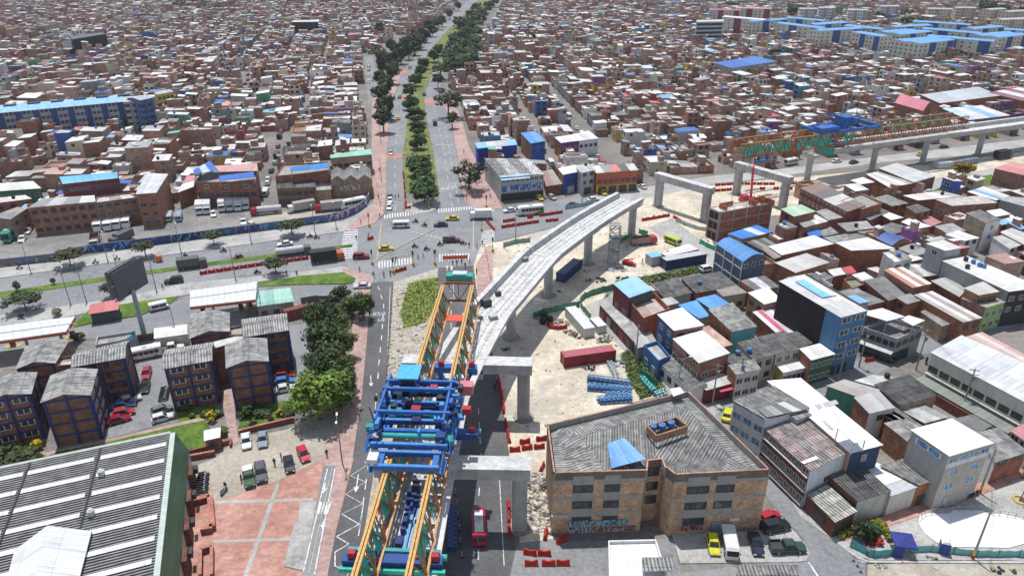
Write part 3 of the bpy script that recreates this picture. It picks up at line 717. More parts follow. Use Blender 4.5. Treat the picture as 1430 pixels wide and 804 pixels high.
 for wv_ in win:
  e,nc,nf=wv_[:3];f0=wv_[3]if len(wv_)>3 else 0;kd=wv_[4]if len(wv_)>4 else kind
  w1=wv_[5]if len(wv_)>5 else ww;h1=wv_[6]if len(wv_)>6 else wh
  O,U,N,L=edge(e)
  for f_ in range(f0,f0+nf):
   z=z0+f_*fl+.95
   if z+h1>h-.1:h1_=max(.5,h-.15-z)
   else:h1_=h1
   for k in range(nc):
    wd=min(w1,L/nc*.82);add_window(t_,O,U,N,L*(k+.5)/nc-wd/2,z,wd,h1_,kd)
 for dv in doors:
  e,x,wd,hd,kd=dv;O,U,N,L=edge(e);add_door(t_,O,U,N,L*x-wd/2,z0+.03,wd,hd,kd,'garage_door' if wd>1.8 else 'door')
 if tank is not None:
  for(fx,fy,k)in tank:
   p=T[0].lerp(T[1],fx).lerp(T[3].lerp(T[2],fx),fy);put('water_tank',TANKS[k],t_,p+VZ(.12 if style!='par' else .1-par)-t_.location)
 t_['_e']=0;del t_['_e']
 return t_,P,edge
# ---------------------------------------------------------------- the blocks east of the construction site, house by house
BR,BRD,BRO,BRP,BRT=('brick',(.31,.135,.085)),('brick',(.22,.09,.06)),('brick',(.38,.19,.11)),('brick',(.42,.24,.18)),('brick',(.42,.29,.19))
GB,DG,WH,CRM,TAN=('plaster',(.36,.36,.35)),('plaster',(.09,.1,.11)),('plaster',(.72,.72,.71)),('plaster',(.62,.58,.49)),('plaster',(.45,.39,.31))
DRED,NAVY,BLUEW,TEAL,GRN,SLATE=('plaster',(.19,.05,.05)),('plaster',(.05,.075,.13)),('plaster',(.07,.19,.36)),('plaster',(.15,.38,.4)),('plaster',(.06,.16,.09)),('plaster',(.13,.16,.21))
F1,F2,F3=('fibro',[(.14,.14,.14),(.17,.17,.17)]),('fibro',[(.24,.24,.235),(.2,.2,.2)]),('fibro',[(.34,.34,.33),(.3,.3,.29)])
W1,W2,G1=('zinc',[(.8,.8,.8)]),('zinc',[(.72,.72,.71),(.64,.64,.63),(.74,.74,.74)]),('zinc',[(.44,.44,.43),(.5,.5,.49),(.4,.4,.4)])
def sl(*c):return('slab',list(c))
K(820,360,5.954)
bldg('long low dark red shop row with stained slab roof along the alley',[(105,385),(215,300),(495,585)],3.2,DRED,sl((.4,.4,.38),(.5,.5,.48),(.38,.38,.37)),rs=(0,.2,.2,0),strips=1,doors=[(3,.1,2,2.3,4),(3,.3,2.2,2.3,0),(3,.5,2.2,2.3,5),(3,.68,2,2.3,4),(3,.87,2.2,2.3,5)],name='shop_row',cat='shop')
bldg('dark house with sky blue sheet roof at the alley corner',[(220,225),(405,165),(540,265)],8.6,DG,('zinc',[(.3,.55,.8),(.33,.58,.82)]),win=[(3,2,2,0,'grey')],rs=(.3,.3,0,0),wallcols={3:(.16,.04,.045)})
bldg('house topped by an open brick walled terrace full of rubble',[(330,330),(560,288),(690,420),(468,500)],7.2,('brick',(.34,.13,.08)),sl((.42,.33,.28),(.5,.45,.4)),win=[(3,3,1,0,'grey')],style='par',par=1.3,wallcols={3:('plaster',(.15,.045,.045))})
bldg('low house with dark fibre-cement roof beside the blue roofed corner house',[(530,240),(740,180),(865,290),(655,342)],3.6,GB,F1,rs=(.5,.5,0,0))
bldg('wide low house with dark fibre-cement roof beside the weedy strip',[(785,185),(1100,130),(1245,235),(905,292)],3.8,BR,F1,rs=(.4,.4,0,0),tank=[(.25,.55,1)])
bldg('small grey box room behind the rubble terrace',[(590,352),(700,330),(757,375),(640,402)],4.6,GB,G1,win=[(2,1,1,0)])
bldg('shed with bright blue sheet roof joined to the white roofed house',[(762,405),(905,368),(1012,482),(935,502)],4.2,GB,('zinc',[(.1,.33,.68),(.12,.36,.7)]),rs=(.3,.3,0,0))
bldg('patched bright blue sheet roof house behind the pitched brick workshop',[(912,350),(1062,315),(1182,385),(1030,425)],4.5,BRT,('zinc',[(.12,.35,.7),(.1,.3,.62)]),rs=(.2,.2,0,0))
bldg('weathered low house with cracked concrete roof beside the blue patched roof',[(1080,270),(1240,232),(1325,290),(1130,320)],4.2,TAN,sl((.3,.28,.26)),win=[(2,2,1,0,'dark')])
bldg('blue fronted three-storey house with white sheet roof',[(590,485),(785,430),(965,562),(722,602)],8.6,BRP,('zinc',[(.82,.82,.81),(.78,.78,.77)]),win=[(3,2,3,0,'white'),(2,2,1,2,'dark')],rs=(.3,.3,0,0),wallcols={3:('plaster',(.05,.12,.25))},doors=[(3,.6,2,2.2,0)])
bldg('pitched brick workshop with grey roof and teal rolled front',[(1012,450),(1203,395),(1405,572),(1203,612)],7.2,BRO,F3,rs=(.5,.5,0,0),wallcols={2:('plaster',(.14,.4,.42))},name='workshop',cat='workshop')
bldg('narrow shop with light grey sheet roof on the alley',[(368,645),(515,605),(575,705)],3.2,GB,G1,doors=[(3,.5,2.2,2.2,5)])
bldg('pink brick rooftop wall house between white roof and workshop',[(960,585),(1010,570),(1200,720),(1130,740)],5.6,BRP,('slab',[(.6,.4,.35)]))
K(820,465,5.954)
bldg('small bright blue walled house with cluttered roof on the alley',[(470,95),(585,62),(692,188),(592,228)],4.6,('plaster',(.06,.16,.36)),sl((.5,.5,.5),(.4,.4,.4)),win=[(3,2,1,0,'white')],style='par',par=.8,doors=[(3,.75,1.2,2.1,0)])
bldg('long low house with mid grey fibre-cement roof on the alley',[(600,242),(722,196),(988,452),(850,478)],3.3,WH,F2,win=[(3,4,1,0,'dark')],rs=(0,.5,.5,0),strips=1)
bldg('three-storey brick house with off-white panelled roof above the alley',[(718,62),(960,-8),(1178,165),(930,246)],7.4,('brick',(.36,.18,.12)),('zinc',[(.72,.7,.66),(.75,.73,.7),(.7,.69,.66)]),win=[(3,4,2,1,'white',1.8),(2,2,2,0,'white',1.6)],rs=(.3,.3,0,0))
bldg('corner shop with light grey awning roof and red sign',[(905,402),(1130,340),(1218,410),(990,472)],3.3,DRED,('zinc',[(.5,.5,.49),(.56,.56,.55),(.46,.46,.45)]),name='shop',cat='shop')
aw=MB();roof_strips(aw,qs([(1095,450),(1200,430),(1218,465),(1105,490)],2.7),'paint',[(.6,.1,.16)]);tag(aw.build('awning',None,q(1150,460)),'pink fabric awning at the corner by the loaded utility pole','awning')
K(1010,440,5.954)
bldg('house with white balcony front and pale corrugated roof',[(45,432),(250,382),(306,452),(110,492)],6.0,BRO,F3,win=[(2,3,2,0,'white')],rs=(.3,.3,0,0),wallcols={2:('plaster',(.66,.65,.62))})
bldg('low dark fibre-cement roof house with blue tank behind the balcony house',[(15,335),(180,318),(242,380),(40,418)],5.2,CRM,F1,tank=[(.6,.1,1)])
bldg('cream house with dark fibre-cement roof over a planted porch',[(120,245),(272,210),(425,322),(262,372)],5.8,('plaster',(.55,.48,.38)),F1,win=[(2,2,2,0,'dark')],rs=(.4,.4,0,0),tank=[(.05,.6,1)])
bldg('cream house with dark fibre-cement roof and barred upper windows',[(290,200),(502,150),(638,280),(440,328)],5.6,CRM,F1,win=[(2,3,2,0,'white')],rs=(.4,.4,0,0))
bldg('dark fibre-cement roof house squeezed against the black wall',[(500,165),(612,140),(735,230),(645,268)],5.2,GB,F1)
bldg('low white fronted house with white roof between cream houses',[(440,412),(612,362),(694,432),(500,476)],3.2,WH,W2,win=[(2,5,1,0,'dark',.9)],wallcols={3:('plaster',(.55,.42,.14))},style='over')
bldg('green fronted two-storey house with white roof beside the blue tower block',[(642,282),(802,240),(922,322),(732,372)],5.9,BR,('zinc',[(.74,.74,.73),(.66,.64,.6),(.72,.72,.72)]),win=[(2,4,2,0,'white',1.1)],wallcols={2:GRN},strips=0)
# the tall blue and black building
K(980,330,5.954)
tb,P,edge=bldg('five-storey bright blue building with a black side wall',[(650,375),(860,320),(1380,615),(1157,672)],13.6,('plaster',(.09,.21,.36)),('zinc',[(.6,.6,.59),(.66,.65,.63)]),win=[(2,2,4,1,'white',2.4)],wallcols={3:('plaster',(.03,.03,.033)),1:GB},name='apartment_building',cat='building',doors=[(2,.5,2.4,2.3,5),(2,.15,1.2,2.2,5)],kind='white')
O,U,N,L=edge(3);mb=MB();mb.obox(O+U*(L*.78)+N*.02,U*(L*.225),N*.05,VZ(13.55),'plaster',(.09,.21,.36));mb.build('wall_panel',tb,tb.location)
mb=MB();roof_strips(mb,[p+VZ(.35)for p in qs([(775,385),(880,360),(1120,500),(1000,520)],13.6)],'zinc',[(.22,.52,.8),(.26,.55,.82),(.7,.74,.78),(.22,.5,.78)][:3]);mb.build('roof_patch',tb,tb.location)
mb=MB();O,U,N,L=edge(1);mb.obox(O+VZ(13.5),U*L,-N*.2,VZ(.6),'plaster',(.12,.12,.12));mb.build('parapet',tb,tb.location)
bldg('brick shed with pink and white striped sheet roof',[(430,632),(597,590),(930,865)],4.6,BR,('zinc',[(.72,.72,.72),(.62,.13,.22),(.6,.6,.6),(.72,.72,.74),(.55,.1,.2)]),name='workshop',cat='workshop')
bldg('yellow brick house with white roof against the black wall',[(390,472),(545,425),(660,530),(520,562)],6.2,('brick',(.4,.26,.15)),W1,win=[(3,2,2,0,'dark')])
bldg('house with dark slab roof and orange brick side beside the slate blue hall',[(325,372),(522,330),(640,420),(450,452)],5.6,('brick',(.4,.17,.09)),sl((.2,.2,.2),(.6,.6,.6),(.18,.18,.18)))
bldg('long light grey roofed workshop behind the black wall',[(615,222),(870,160),(1052,232),(780,302)],5.6,BRO,('zinc',[(.55,.53,.5),(.58,.57,.54),(.5,.48,.46)]),rs=(0,.5,.5,0),name='workshop',cat='workshop')
bldg('small white house with dark roof in the courtyards behind the black wall',[(920,332),(1020,300),(1092,340),(1000,372)],4.2,WH,F2,win=[(3,1,1,0,'dark'),(2,1,1,0,'dark')])
bldg('little red roofed room in the courtyards',[(1168,265),(1240,250),(1282,300),(1215,312)],4.4,('plaster',(.6,.58,.5)),('zinc',[(.5,.1,.1)]))
bldg('white sheet roofed house next to the little red roof',[(1045,285),(1150,265),(1202,312),(1100,330)],4.0,BR,W2)
bldg('white roofed brick house with a rusty edge in the courtyards',[(1255,322),(1350,300),(1429,352),(1322,372)],4.6,BRO,('zinc',[(.7,.68,.64)]))
bldg('brick house with sunken mossy slab roof',[(1182,352),(1290,337),(1362,392),(1252,432)],4.8,BR,sl((.24,.26,.2)),style='par',par=.6)
bldg('flat grey slab roof house behind the tall blue building',[(1110,470),(1290,430),(1440,540),(1260,570)],4.4,BR,sl((.24,.24,.23),(.3,.3,.29)))
K(970,250,5.954)
hb,P,edge=bldg('slate blue hall with arched bright blue roof and white wall frames',[(180,540),(402,692),(592,642),(338,508)],8.4,('plaster',(.11,.145,.2)),('zinc',[(.09,.27,.58)]),style='vault',par=1.3,name='hall',cat='building',win=[(1,3,1,2,'white')])
mb=MB();O,U,N,L=edge(0)
for z in(3.2,6.3):mb.obox(O+N*.02+VZ(z),U*L,N*.08,VZ(.25),'paint',(.7,.7,.7))
for k in range(4):mb.obox(O+N*.025+U*(L*k/3-(.25 if k==3 else 0)),U*.25,N*.1,VZ(8.3),'paint',(.7,.7,.7))
mb.build('wall_frame',hb,hb.location)
# unfinished brick building
ub,P,edge=bldg('unfinished brick building with bare concrete frame and open floors',[(120,237),(552,160),(650,196),(215,276)],9.0,('brick',(.42,.17,.1)),sl((.6,.58,.55),(.5,.42,.38)),style='par',par=.15,name='unfinished_building',cat='building')
mb=MB()
for e in(2,3):
 O,U,N,L=edge(e);n=4 if e==2 else 1
 for k in range(n+1):mb.obox(O+N*.02+U*(L*k/n-(.4 if k==n else 0)),U*.4,N*.12,VZ(9.05),'concrete',(.42,.41,.39))
 for z in(2.9,5.9,8.75):mb.obox(O+N*.025+VZ(z),U*L,N*.1,VZ(.3),'concrete',(.45,.44,.42))
mb.build('concrete_frame',ub,ub.location)
O,U,N,L=edge(3)
for z in(.1,3.3,6.3):
 mb=MB();mb.obox(O+N*.03+U*.6+VZ(z),U*(L*.35),N*.04,VZ(2.1),'paint',(.02,.02,.02));mb.build('opening_shade',ub,ub.location);mb=MB();mb.obox(O+N*.03+U*(L*.55)+VZ(z),U*(L*.35),N*.04,VZ(2.1),'paint',(.02,.02,.02));mb.build('opening_shade',ub,ub.location)  # black panels paint the shade inside the open floors
rng=random.Random(4)
for fx,fy,wx,wy,hh in((.12,.3,5,.25,1.4),(.12,.3,.25,3,1.2),(.72,.5,4,.25,1.7),(.62,.55,.25,3,1.8),(.9,.6,.25,4,1.6),(.8,.8,3,.25,1.5)):
 p=P[0].lerp(P[1],fx).lerp(P[3].lerp(P[2],fx),fy);U=(P[1]-P[0]).normalized();V=(P[3]-P[0]).normalized();p.z=9
 mb=MB();mb.obox(p,U*wx,V*wy,VZ(hh),'brick',(.44,.16,.09));mb.build('half_built_wall',ub,ub.location)
mb=MB()
for k in range(9):
 p=P[0].lerp(P[1],.06+.11*k).lerp(P[3].lerp(P[2],.06+.11*k),.1 if k%2 else .9);p.z=9;mb.bar(p,p+VZ(2.2),.08,.08,'paint',(.15,.1,.08))
tag(mb.build('starter_bar',ub,ub.location),kind='stuff')
bldg('low house with bright blue folded sheet roof below the unfinished building',[(280,462),(520,392),(652,440),(395,497)],4.6,BRT,('zinc',[(.06,.22,.6),(.07,.24,.64),(.6,.65,.7),(.06,.22,.6)]),rs=(.2,.2,0,0))
bldg('brick house with pale green sheet roof beside the portal pier',[(720,257),(882,220),(1000,270),(826,312)],8.2,BR,('zinc',[(.4,.56,.42),(.5,.62,.5),(.38,.55,.38)]),win=[(3,1,3,0,'dark'),(2,2,2,0,'grey')],rs=(.2,.2,0,0))
bldg('brick house with rough white patched slab beside the pale green roof',[(832,332),(1012,300),(1102,352),(912,402)],6.0,('brick',(.36,.2,.12)),sl((.35,.34,.32),(.65,.65,.64)))
bldg('long three-storey brick terrace with arched windows facing the viaduct site',[(885,78),(1050,32),(1420,222),(1270,272)],7.4,('brick',(.24,.09,.06)),('zinc',[(.3,.22,.19),(.2,.19,.18),(.6,.6,.58),(.25,.2,.18)]),win=[(3,11,2,1,'white',1.1)],strips=1,name='terrace_building',cat='building')
bldg('brick block behind the long terrace with stained grey slab roof',[(1215,178),(1390,118),(1560,200),(1395,250)],7.6,('brick',(.34,.14,.085)),sl((.36,.35,.34)),style='par',par=.5)
bldg('low grey slab roofed house inside the terrace court',[(1012,272),(1130,240),(1272,312),(1110,342)],5.2,BRO,sl((.38,.37,.35)))
bldg('low dark slab roofed house with black tank inside the court',[(1190,372),(1430,352),(1480,410),(1275,436)],5.0,BR,sl((.3,.3,.29),(.38,.37,.36)),tank=[(.45,.6,0)])
bldg('shed with small bright blue roof in the court',[(930,432),(1030,418),(1056,470),(962,486)],4.4,BRT,('zinc',[(.06,.18,.55)]))
bldg('shed with grey corrugated roof beside the small blue roof',[(1040,428),(1130,402),(1192,452),(1066,478)],4.0,BR,F3)
bldg('wide low house with grey fibre-cement roof in the packed block',[(1075,490),(1370,440),(1480,505),(1185,545)],4.2,BR,F3)
bldg('wide workshop with white patched sheet roof and brick gable',[(620,562),(990,480),(1150,548),(722,632)],5.4,BRO,W2,rs=(0,.3,.3,0),name='workshop',cat='workshop')
bldg('decayed shed with rust striped roof behind the slate blue hall',[(420,520),(560,478),(700,560),(560,590)],3.6,DG,('zinc',[(.12,.12,.11),(.3,.29,.27),(.13,.13,.12),(.26,.25,.24)]))
bldg('narrow rusty roofed shed next to the white patched workshop',[(560,582),(640,562),(726,642),(662,664)],5.0,DG,('zinc',[(.3,.24,.2),(.42,.4,.38)]))
bldg('large brick workshop with white roof beside the blue arched roof',[(1178,532),(1440,490),(1660,580),(1300,594)],6.8,('brick',(.33,.135,.08)),('zinc',[(.66,.65,.63),(.72,.71,.69)]),name='workshop',cat='workshop')
K(1190,320,5.954)
bldg('hall with arched navy blue ribbed roof',[(200,78),(330,140),(485,96),(335,42)],6.2,BR,('zinc',[(.05,.11,.34)]),style='vault',par=1.2,name='hall',cat='building')
bldg('long grey block building with near white roof and black graffiti front',[(757,266),(960,228),(1560,485),(1302,518)],9.0,('plaster',(.34,.34,.33)),('zinc',[(.68,.67,.65),(.74,.73,.71),(.7,.69,.67)]),strips=1,win=[(2,3,2,1,'white')],wallcols={2:('plaster',(.05,.05,.05))},name='block_building',cat='building',tank=[(.2,.3,0),(.66,.3,1),(.7,.35,1),(.68,.2,1),(.64,.1,0)])
bldg('tall grey block house with white stained roof behind the long block building',[(622,122),(762,96),(907,156),(772,178)],11.2,('plaster',(.36,.36,.36)),('zinc',[(.7,.7,.69),(.6,.58,.55)]),win=[(3,1,1,3,'white')])
bldg('brick house with orange and white striped sheet roof',[(270,348),(402,315),(652,452),(502,486)],6.4,BRP,('zinc',[(.52,.25,.17),(.74,.73,.72),(.5,.27,.2),(.76,.76,.75)]),strips=0,rs=(.2,.2,0,0))
bldg('brick workshop with dark slab roof beside the orange striped roof',[(100,438),(262,408),(445,552),(302,592)],5.2,('brick',(.3,.12,.075)),sl((.2,.2,.195),(.23,.23,.22)),rs=(.3,.3,0,0),name='workshop',cat='workshop')
bldg('small square brick room with flat grey roof',[(370,566),(482,540),(567,590),(456,622)],5.6,('brick',(.36,.17,.1)),sl((.3,.3,.3)),win=[(3,1,1,1,'dark')])
bldg('white sheet roofed house before the tall grey block house',[(392,238),(502,212),(582,246),(472,272)],5.2,BR,W1,tank=[(-.1,.5,0)])
bldg('flat roofed house with patched grey slab beside the orange striped roof',[(420,300),(590,290),(700,380),(560,400)],4.6,BR,sl((.34,.33,.32),(.6,.6,.58),(.36,.35,.34)))
bldg('brick workshop with long pale and rusty sheet roof',[(520,556),(662,526),(1072,736),(922,772)],5.8,('brick',(.35,.17,.1)),('zinc',[(.45,.42,.4),(.72,.72,.71),(.4,.34,.31),(.66,.66,.65)]),rs=(.2,.2,0,0),name='workshop',cat='workshop',win=[(2,2,1,1,'dark')])
bldg('brick house with light grey arched sheet roof beside the long block building',[(660,432),(792,400),(945,500),(892,562)],5.4,BR,G1)
bldg('brick house with tan roof room above a lime green front',[(935,492),(1092,440),(1216,520),(1050,547)],8.6,BRO,('zinc',[(.5,.47,.42),(.55,.53,.5)]),win=[(2,2,1,2,'dark',2.2)])
bldg('lime green fronted house with white windows',[(915,575),(1080,540),(1285,600),(1112,652)],6.4,BRP,sl((.36,.34,.32)),win=[(2,3,2,0,'white')],wallcols={2:('plaster',(.34,.5,.17))},reg=False)
bldg('low brown roofed shop between the corner building and the pale roof',[(575,690),(690,640),(860,770),(745,805)],4.0,BRT,sl((.3,.29,.28)),doors=[(2,.5,2.4,2.4,0)],name='shop',cat='shop')
bldg('house with dark rubble strewn slab behind the corner building',[(0,545),(90,520),(262,600),(110,640)],4.6,BR,sl((.22,.22,.21)))
K(1190,440,5.954)
cb,P,edge=bldg('grey corner building with black glazed ground floor and white roof canopies',[(100,100),(318,20),(592,100),(375,196)],6.0,('plaster',(.34,.35,.36)),sl((.24,.23,.22)),style='par',par=.9,name='corner_building',cat='building',win=[(3,5,1,1,'dark',1.6),(2,4,1,1,'dark',1.6)],wallcols={})
mb=MB()
for e in(3,2):
 O,U,N,L=edge(e);mb.obox(O+N*.02+VZ(.05),U*(L*(1 if e==3 else .62)),N*.06,VZ(2.5),'glass',(.03,.05,.055))
mb.build('shop_window',cb,cb.location)
O,U,N,L=edge(3);mb=MB();mb.hexa([tuple(x)for x in(O+N*.05+VZ(3.0),O+U*L+N*.05+VZ(3.0),O+U*L+N*1.2+VZ(2.6),O+N*1.2+VZ(2.6))],[tuple(x)for x in(O+N*.05+VZ(3.1),O+U*L+N*.05+VZ(3.1),O+U*L+N*1.2+VZ(2.7),O+N*1.2+VZ(2.7))],'zinc',(.5,.52,.5));mb.build('awning',cb,cb.location)
def canopy(parent,pts,h,base,cols,mat='zinc',name='roof_canopy',th=.08):
 C4=qs(pts,h);mb=MB();roof_strips(mb,C4,mat,cols,th)
 o=mb.build(name,parent,parent.location)
 for p in C4:
  i=p.lerp(cen(C4)+VZ(p.z),.05);m2=MB();m2.bar((i.x,i.y,base),(i.x,i.y,h-.05),.12,.12,'paint',(.5,.5,.5));m2.build('post',parent,parent.location)
 return o
canopy(cb,[(60,-20),(250,-60),(440,12),(290,48)],8.2,5.1,[(.76,.77,.78),(.7,.71,.72)])
canopy(cb,[(400,30),(470,0),(608,42),(505,88)],7.9,5.1,[(.74,.75,.76)])
fb,P,edge=bldg('cream factory with light grey sheet roof and barred green windows',[(665,312),(902,206),(1760,590),(1470,738)],7.6,('plaster',(.62,.6,.5)),('zinc',[(.6,.62,.64),(.66,.68,.7),(.58,.6,.62),(.66,.67,.68),(.62,.64,.66)]),strips=1,win=[(3,8,2,0,'dark',2.0,1.3)],rs=(0,.9,.9,0),name='factory',cat='factory')
O,U,N,L=edge(3);mb=MB();mb.obox(O+N*.05+VZ(3.15),U*L,N*.5,VZ(.15),'plaster',(.6,.58,.48));mb.build('ledge',fb,fb.location)
mb=MB();mb.hexa([tuple(O+U*a+N*b_+VZ(z))for a,b_,z in((0,.05,2.5),(L,.05,2.5),(L,3.2,2.3),(0,3.2,2.3))],[tuple(O+U*a+N*b_+VZ(z))for a,b_,z in((0,.05,2.6),(L,.05,2.6),(L,3.2,2.4),(0,3.2,2.4))],'zinc',(.26,.29,.26));mb.build('lean_to_roof',fb,fb.location)
wl=MB();wl.obox(O+N*3.3,U*L,N*.25,VZ(2.1),'brick',(.24,.1,.07));tag(wl.build('yard_wall',None,O),'dark red brick yard wall along the cream factory','wall')
bldg('hall with pink and grey striped sheet roof behind the cream factory',[(912,196),(1080,146),(1760,500),(1560,560)],6.6,BRP,('zinc',[(.6,.36,.32),(.42,.38,.36),(.62,.4,.36),(.6,.6,.58),(.6,.36,.33)]),name='hall',cat='building')
bldg('dark fibre-cement roofed house on the street facing the factory',[(190,592),(472,512),(702,665),(400,748)],5.0,BRT,('fibro',[(.1,.1,.1),(.12,.12,.12),(.1,.1,.1)]),rs=(.3,.3,0,0))
bldg('white patched low roof at the street bend',[(30,545),(180,500),(330,520),(190,590)],4.0,WH,sl((.6,.6,.6),(.5,.5,.49)),tank=[(.9,.8,0)])
K(1010,440,5.954)
bldg('house with peeling green side wall and grey roof',[(868,588),(1010,540),(1292,622),(1102,672)],5.2,('brick',(.3,.17,.11)),('zinc',[(.38,.36,.33),(.42,.41,.39)]),wallcols={3:('plaster',(.1,.3,.23))})
K(1010,530,5.954)
bldg('house with pale grey sheet roof and white front with one window',[(1095,152),(1287,95),(1417,232),(1215,277)],5.8,('brick',(.3,.15,.095)),('zinc',[(.42,.42,.41),(.48,.48,.47),(.4,.4,.39)]),win=[(2,1,1,1,'grey')],wallcols={2:WH})
bldg('house with dark striped roof beside the white fronted house',[(1300,270),(1420,235),(1530,310),(1430,345)],4.6,BRD,F1)
bw,P,edge=bldg('long white roofed building with navy blue end wall',[(375,15),(640,-8),(1312,540),(1062,606)],8.8,('brick',(.42,.24,.17)),('zinc',[(.82,.82,.82)]),wallcols={2:NAVY,3:('plaster',(.5,.3,.24))},win=[(2,1,1,2,'white',1.0)],name='long_building',cat='building')
for pl in([(760,215),(800,207),(825,235),(790,248)],[(820,200),(935,172),(960,205),(850,232)],[(825,350),(850,345),(920,415),(890,420)]):
 mb=MB();roof_strips(mb,[p+VZ(.16)for p in qs(pl,8.8)],'zinc',[(.45,.46,.47)],.05);mb.build('skylight',bw,bw.location)
canopy(bw,[(948,402),(1083,362),(1185,500),(1090,525)],11.2,8.9,[(.8,.8,.8)])
wb,P,edge=bldg('white four-storey building with blue reflecting glazed bands and grey corrugated roof',[(88,182),(420,68),(705,232),(352,332)],9.4,('plaster',(.68,.7,.72)),('fibro',[(.22,.22,.22),(.26,.26,.25)]),rs=(.2,.2,0,0),name='office_building',cat='building',kind='white',win=[(3,3,4,0,'blue',2.6,1.3)])
mb=MB();mb.obox(q(352,332,6.4),q(560,280,6.4)-q(352,332,6.4),Vector((-.12,-.12,0)),VZ(2.8),'plaster',(.04,.17,.07));mb.build('green_wall',wb,wb.location)
canopy(wb,[(285,242),(555,165),(722,238),(362,312)],9.75,9.3,[(.2,.2,.2),(.32,.32,.32),(.15,.15,.15),(.55,.55,.55),(.18,.18,.18)])
bldg('small grey room with window beside the green rooftop wall',[(545,280),(660,250),(722,290),(612,330)],9.0,('plaster',(.5,.5,.5)),F3,win=[(2,1,1,2,'white')],reg=False)
rb,P,edge=bldg('dark red brick school-like block with grey and pink corrugated roof',[(345,408),(690,302),(1056,612),(722,752)],7.6,('brick',(.22,.075,.055)),('fibro',[(.34,.27,.26),(.27,.25,.245),(.36,.29,.28),(.28,.26,.25)]),rs=(0,.6,.6,0),win=[(3,7,3,0,'white',2.2),(2,1,1,1,'white')],wallcols={2:WH},name='school_block',cat='building')
mb=MB();O,U,N,L=edge(3)
for z in(.6,3.3,6.05):mb.obox(O+N*.03+VZ(z),U*L,N*.35,VZ(.16),'plaster',(.62,.6,.57))
mb.build('ledge',rb,rb.location)
for pl,cl in(([(795,520),(900,480),(985,555),(865,592)],(.62,.6,.5)),([(640,680),(860,595),(890,620),(670,700)],(.66,.65,.62)),([(810,670),(920,625),(950,650),(850,695)],(.05,.05,.05))):
 mb=MB();C4=qs(pl,7.9);roof_strips(mb,C4,'zinc',[cl],.06);mb.build('roof_patch',rb,rb.location)
K(1010,660,5.583)
bldg('low lean-to with pale mossy corrugated roof at the street corner',[(665,172),(810,110),(1027,310),(872,377)],3.3,('brick',(.2,.08,.06)),('fibro',[(.36,.36,.32),(.4,.4,.37)]),rs=(0,.3,.3,0),doors=[(3,.5,2.4,2.3,5),(2,.5,3.5,2.4,5)])
bldg('house with black corrugated roof and blank cream wall at the corner',[(835,42),(1092,-30),(1297,140),(1047,217)],4.6,('brick',(.2,.08,.06)),('fibro',[(.12,.12,.12),(.1,.1,.1),(.13,.13,.13)]),wallcols={2:('plaster',(.6,.57,.5))},rs=(.3,.3,0,0))
K(1190,560,5.954)
bldg('house with white patched sheet roof and cream front wall',[(118,548),(212,520),(537,708),(322,782)],4.2,CRM,('zinc',[(.66,.7,.74),(.78,.8,.82),(.5,.52,.54)]),strips=1)
bldg('house with grey corrugated roof and orange brick front',[(245,542),(480,470),(722,642),(552,692)],4.6,('brick',(.4,.16,.09)),F2,win=[(2,1,1,0,'dark',1.8)],doors=[(2,.25,1.1,2.1,5)])
vb,P,edge=bldg('four-storey house with brilliant white flat roof and beige front',[(500,242),(832,152),(1162,346),(806,452)],10.8,('plaster',(.38,.37,.35)),('zinc',[(.84,.84,.84)]),win=[(2,2,2,1,'blue',1.8),(2,4,1,3,'blue',1.9,.95),(3,1,1,3,'blue',4.5,1.0)],wallcols={2:('plaster',(.48,.43,.37))},name='apartment_house',cat='building',doors=[(2,.3,1.2,2.2,3)])
mb=MB();O,U,N,L=edge(2);mb.obox(O+N*.015+VZ(8.3),U*L,N*.05,VZ(.85),'plaster',(.72,.72,.71));mb.build('white_band',vb,vb.location)
bldg('brick house with stepped grey corrugated roof beside the white flat roof',[(275,187),(392,160),(503,240),(457,332)],5.0,('brick',(.36,.2,.12)),F3)
bldg('low striped roof house behind the stepped corrugated roof',[(235,100),(345,48),(572,206),(500,232)],4.6,BRD,('fibro',[(.2,.2,.2),(.36,.36,.35),(.2,.2,.2)]))
bldg('courtyard house with cluttered grey slab behind the white flat roof',[(380,60),(560,20),(790,130),(600,180)],3.8,BR,sl((.4,.4,.4),(.5,.5,.49),(.34,.34,.34)))
bldg('brick fronted house with two windows on the brick pavement',[(1040,268),(1212,226),(1450,420),(1192,505)],4.6,('brick',(.34,.13,.08)),('fibro',[(.26,.26,.255),(.33,.33,.32),(.24,.24,.24)]),win=[(2,2,1,1,'dark',1.8)],wallcols={3:WH})
bldg('dark grey slab roof house between the white flat roof and the factory yard',[(850,152),(1010,118),(1150,205),(1030,262)],3.8,BRD,sl((.2,.2,.2)))
bldg('small cream house with latticed grilles at the factory yard',[(1325,250),(1440,190),(1640,300),(1480,360)],5.0,('plaster',(.6,.56,.56)),('zinc',[(.5,.22,.24)]),win=[(3,2,1,1,'white',1.6)])
K(1190,220,5.954)
bldg('warehouse with pale grey flat roof beside the viaduct site',[(228,92),(372,48),(692,156),(512,207)],6.0,('brick',(.33,.17,.12)),('zinc',[(.58,.59,.6),(.6,.61,.62)]),name='warehouse',cat='warehouse')
bldg('brick house with bright patchy white roof next to the pale grey warehouse',[(122,140),(212,120),(515,215),(302,246)],5.6,BR,('zinc',[(.74,.74,.73),(.6,.57,.54),(.76,.76,.76),(.5,.45,.42)]))
bldg('brick house with white roof before the hammerhead pier',[(-10,192),(90,166),(182,206),(70,222)],5.8,('brick',(.36,.16,.1)),W1,win=[(2,1,1,1,'grey'),(3,1,1,1,'grey')])
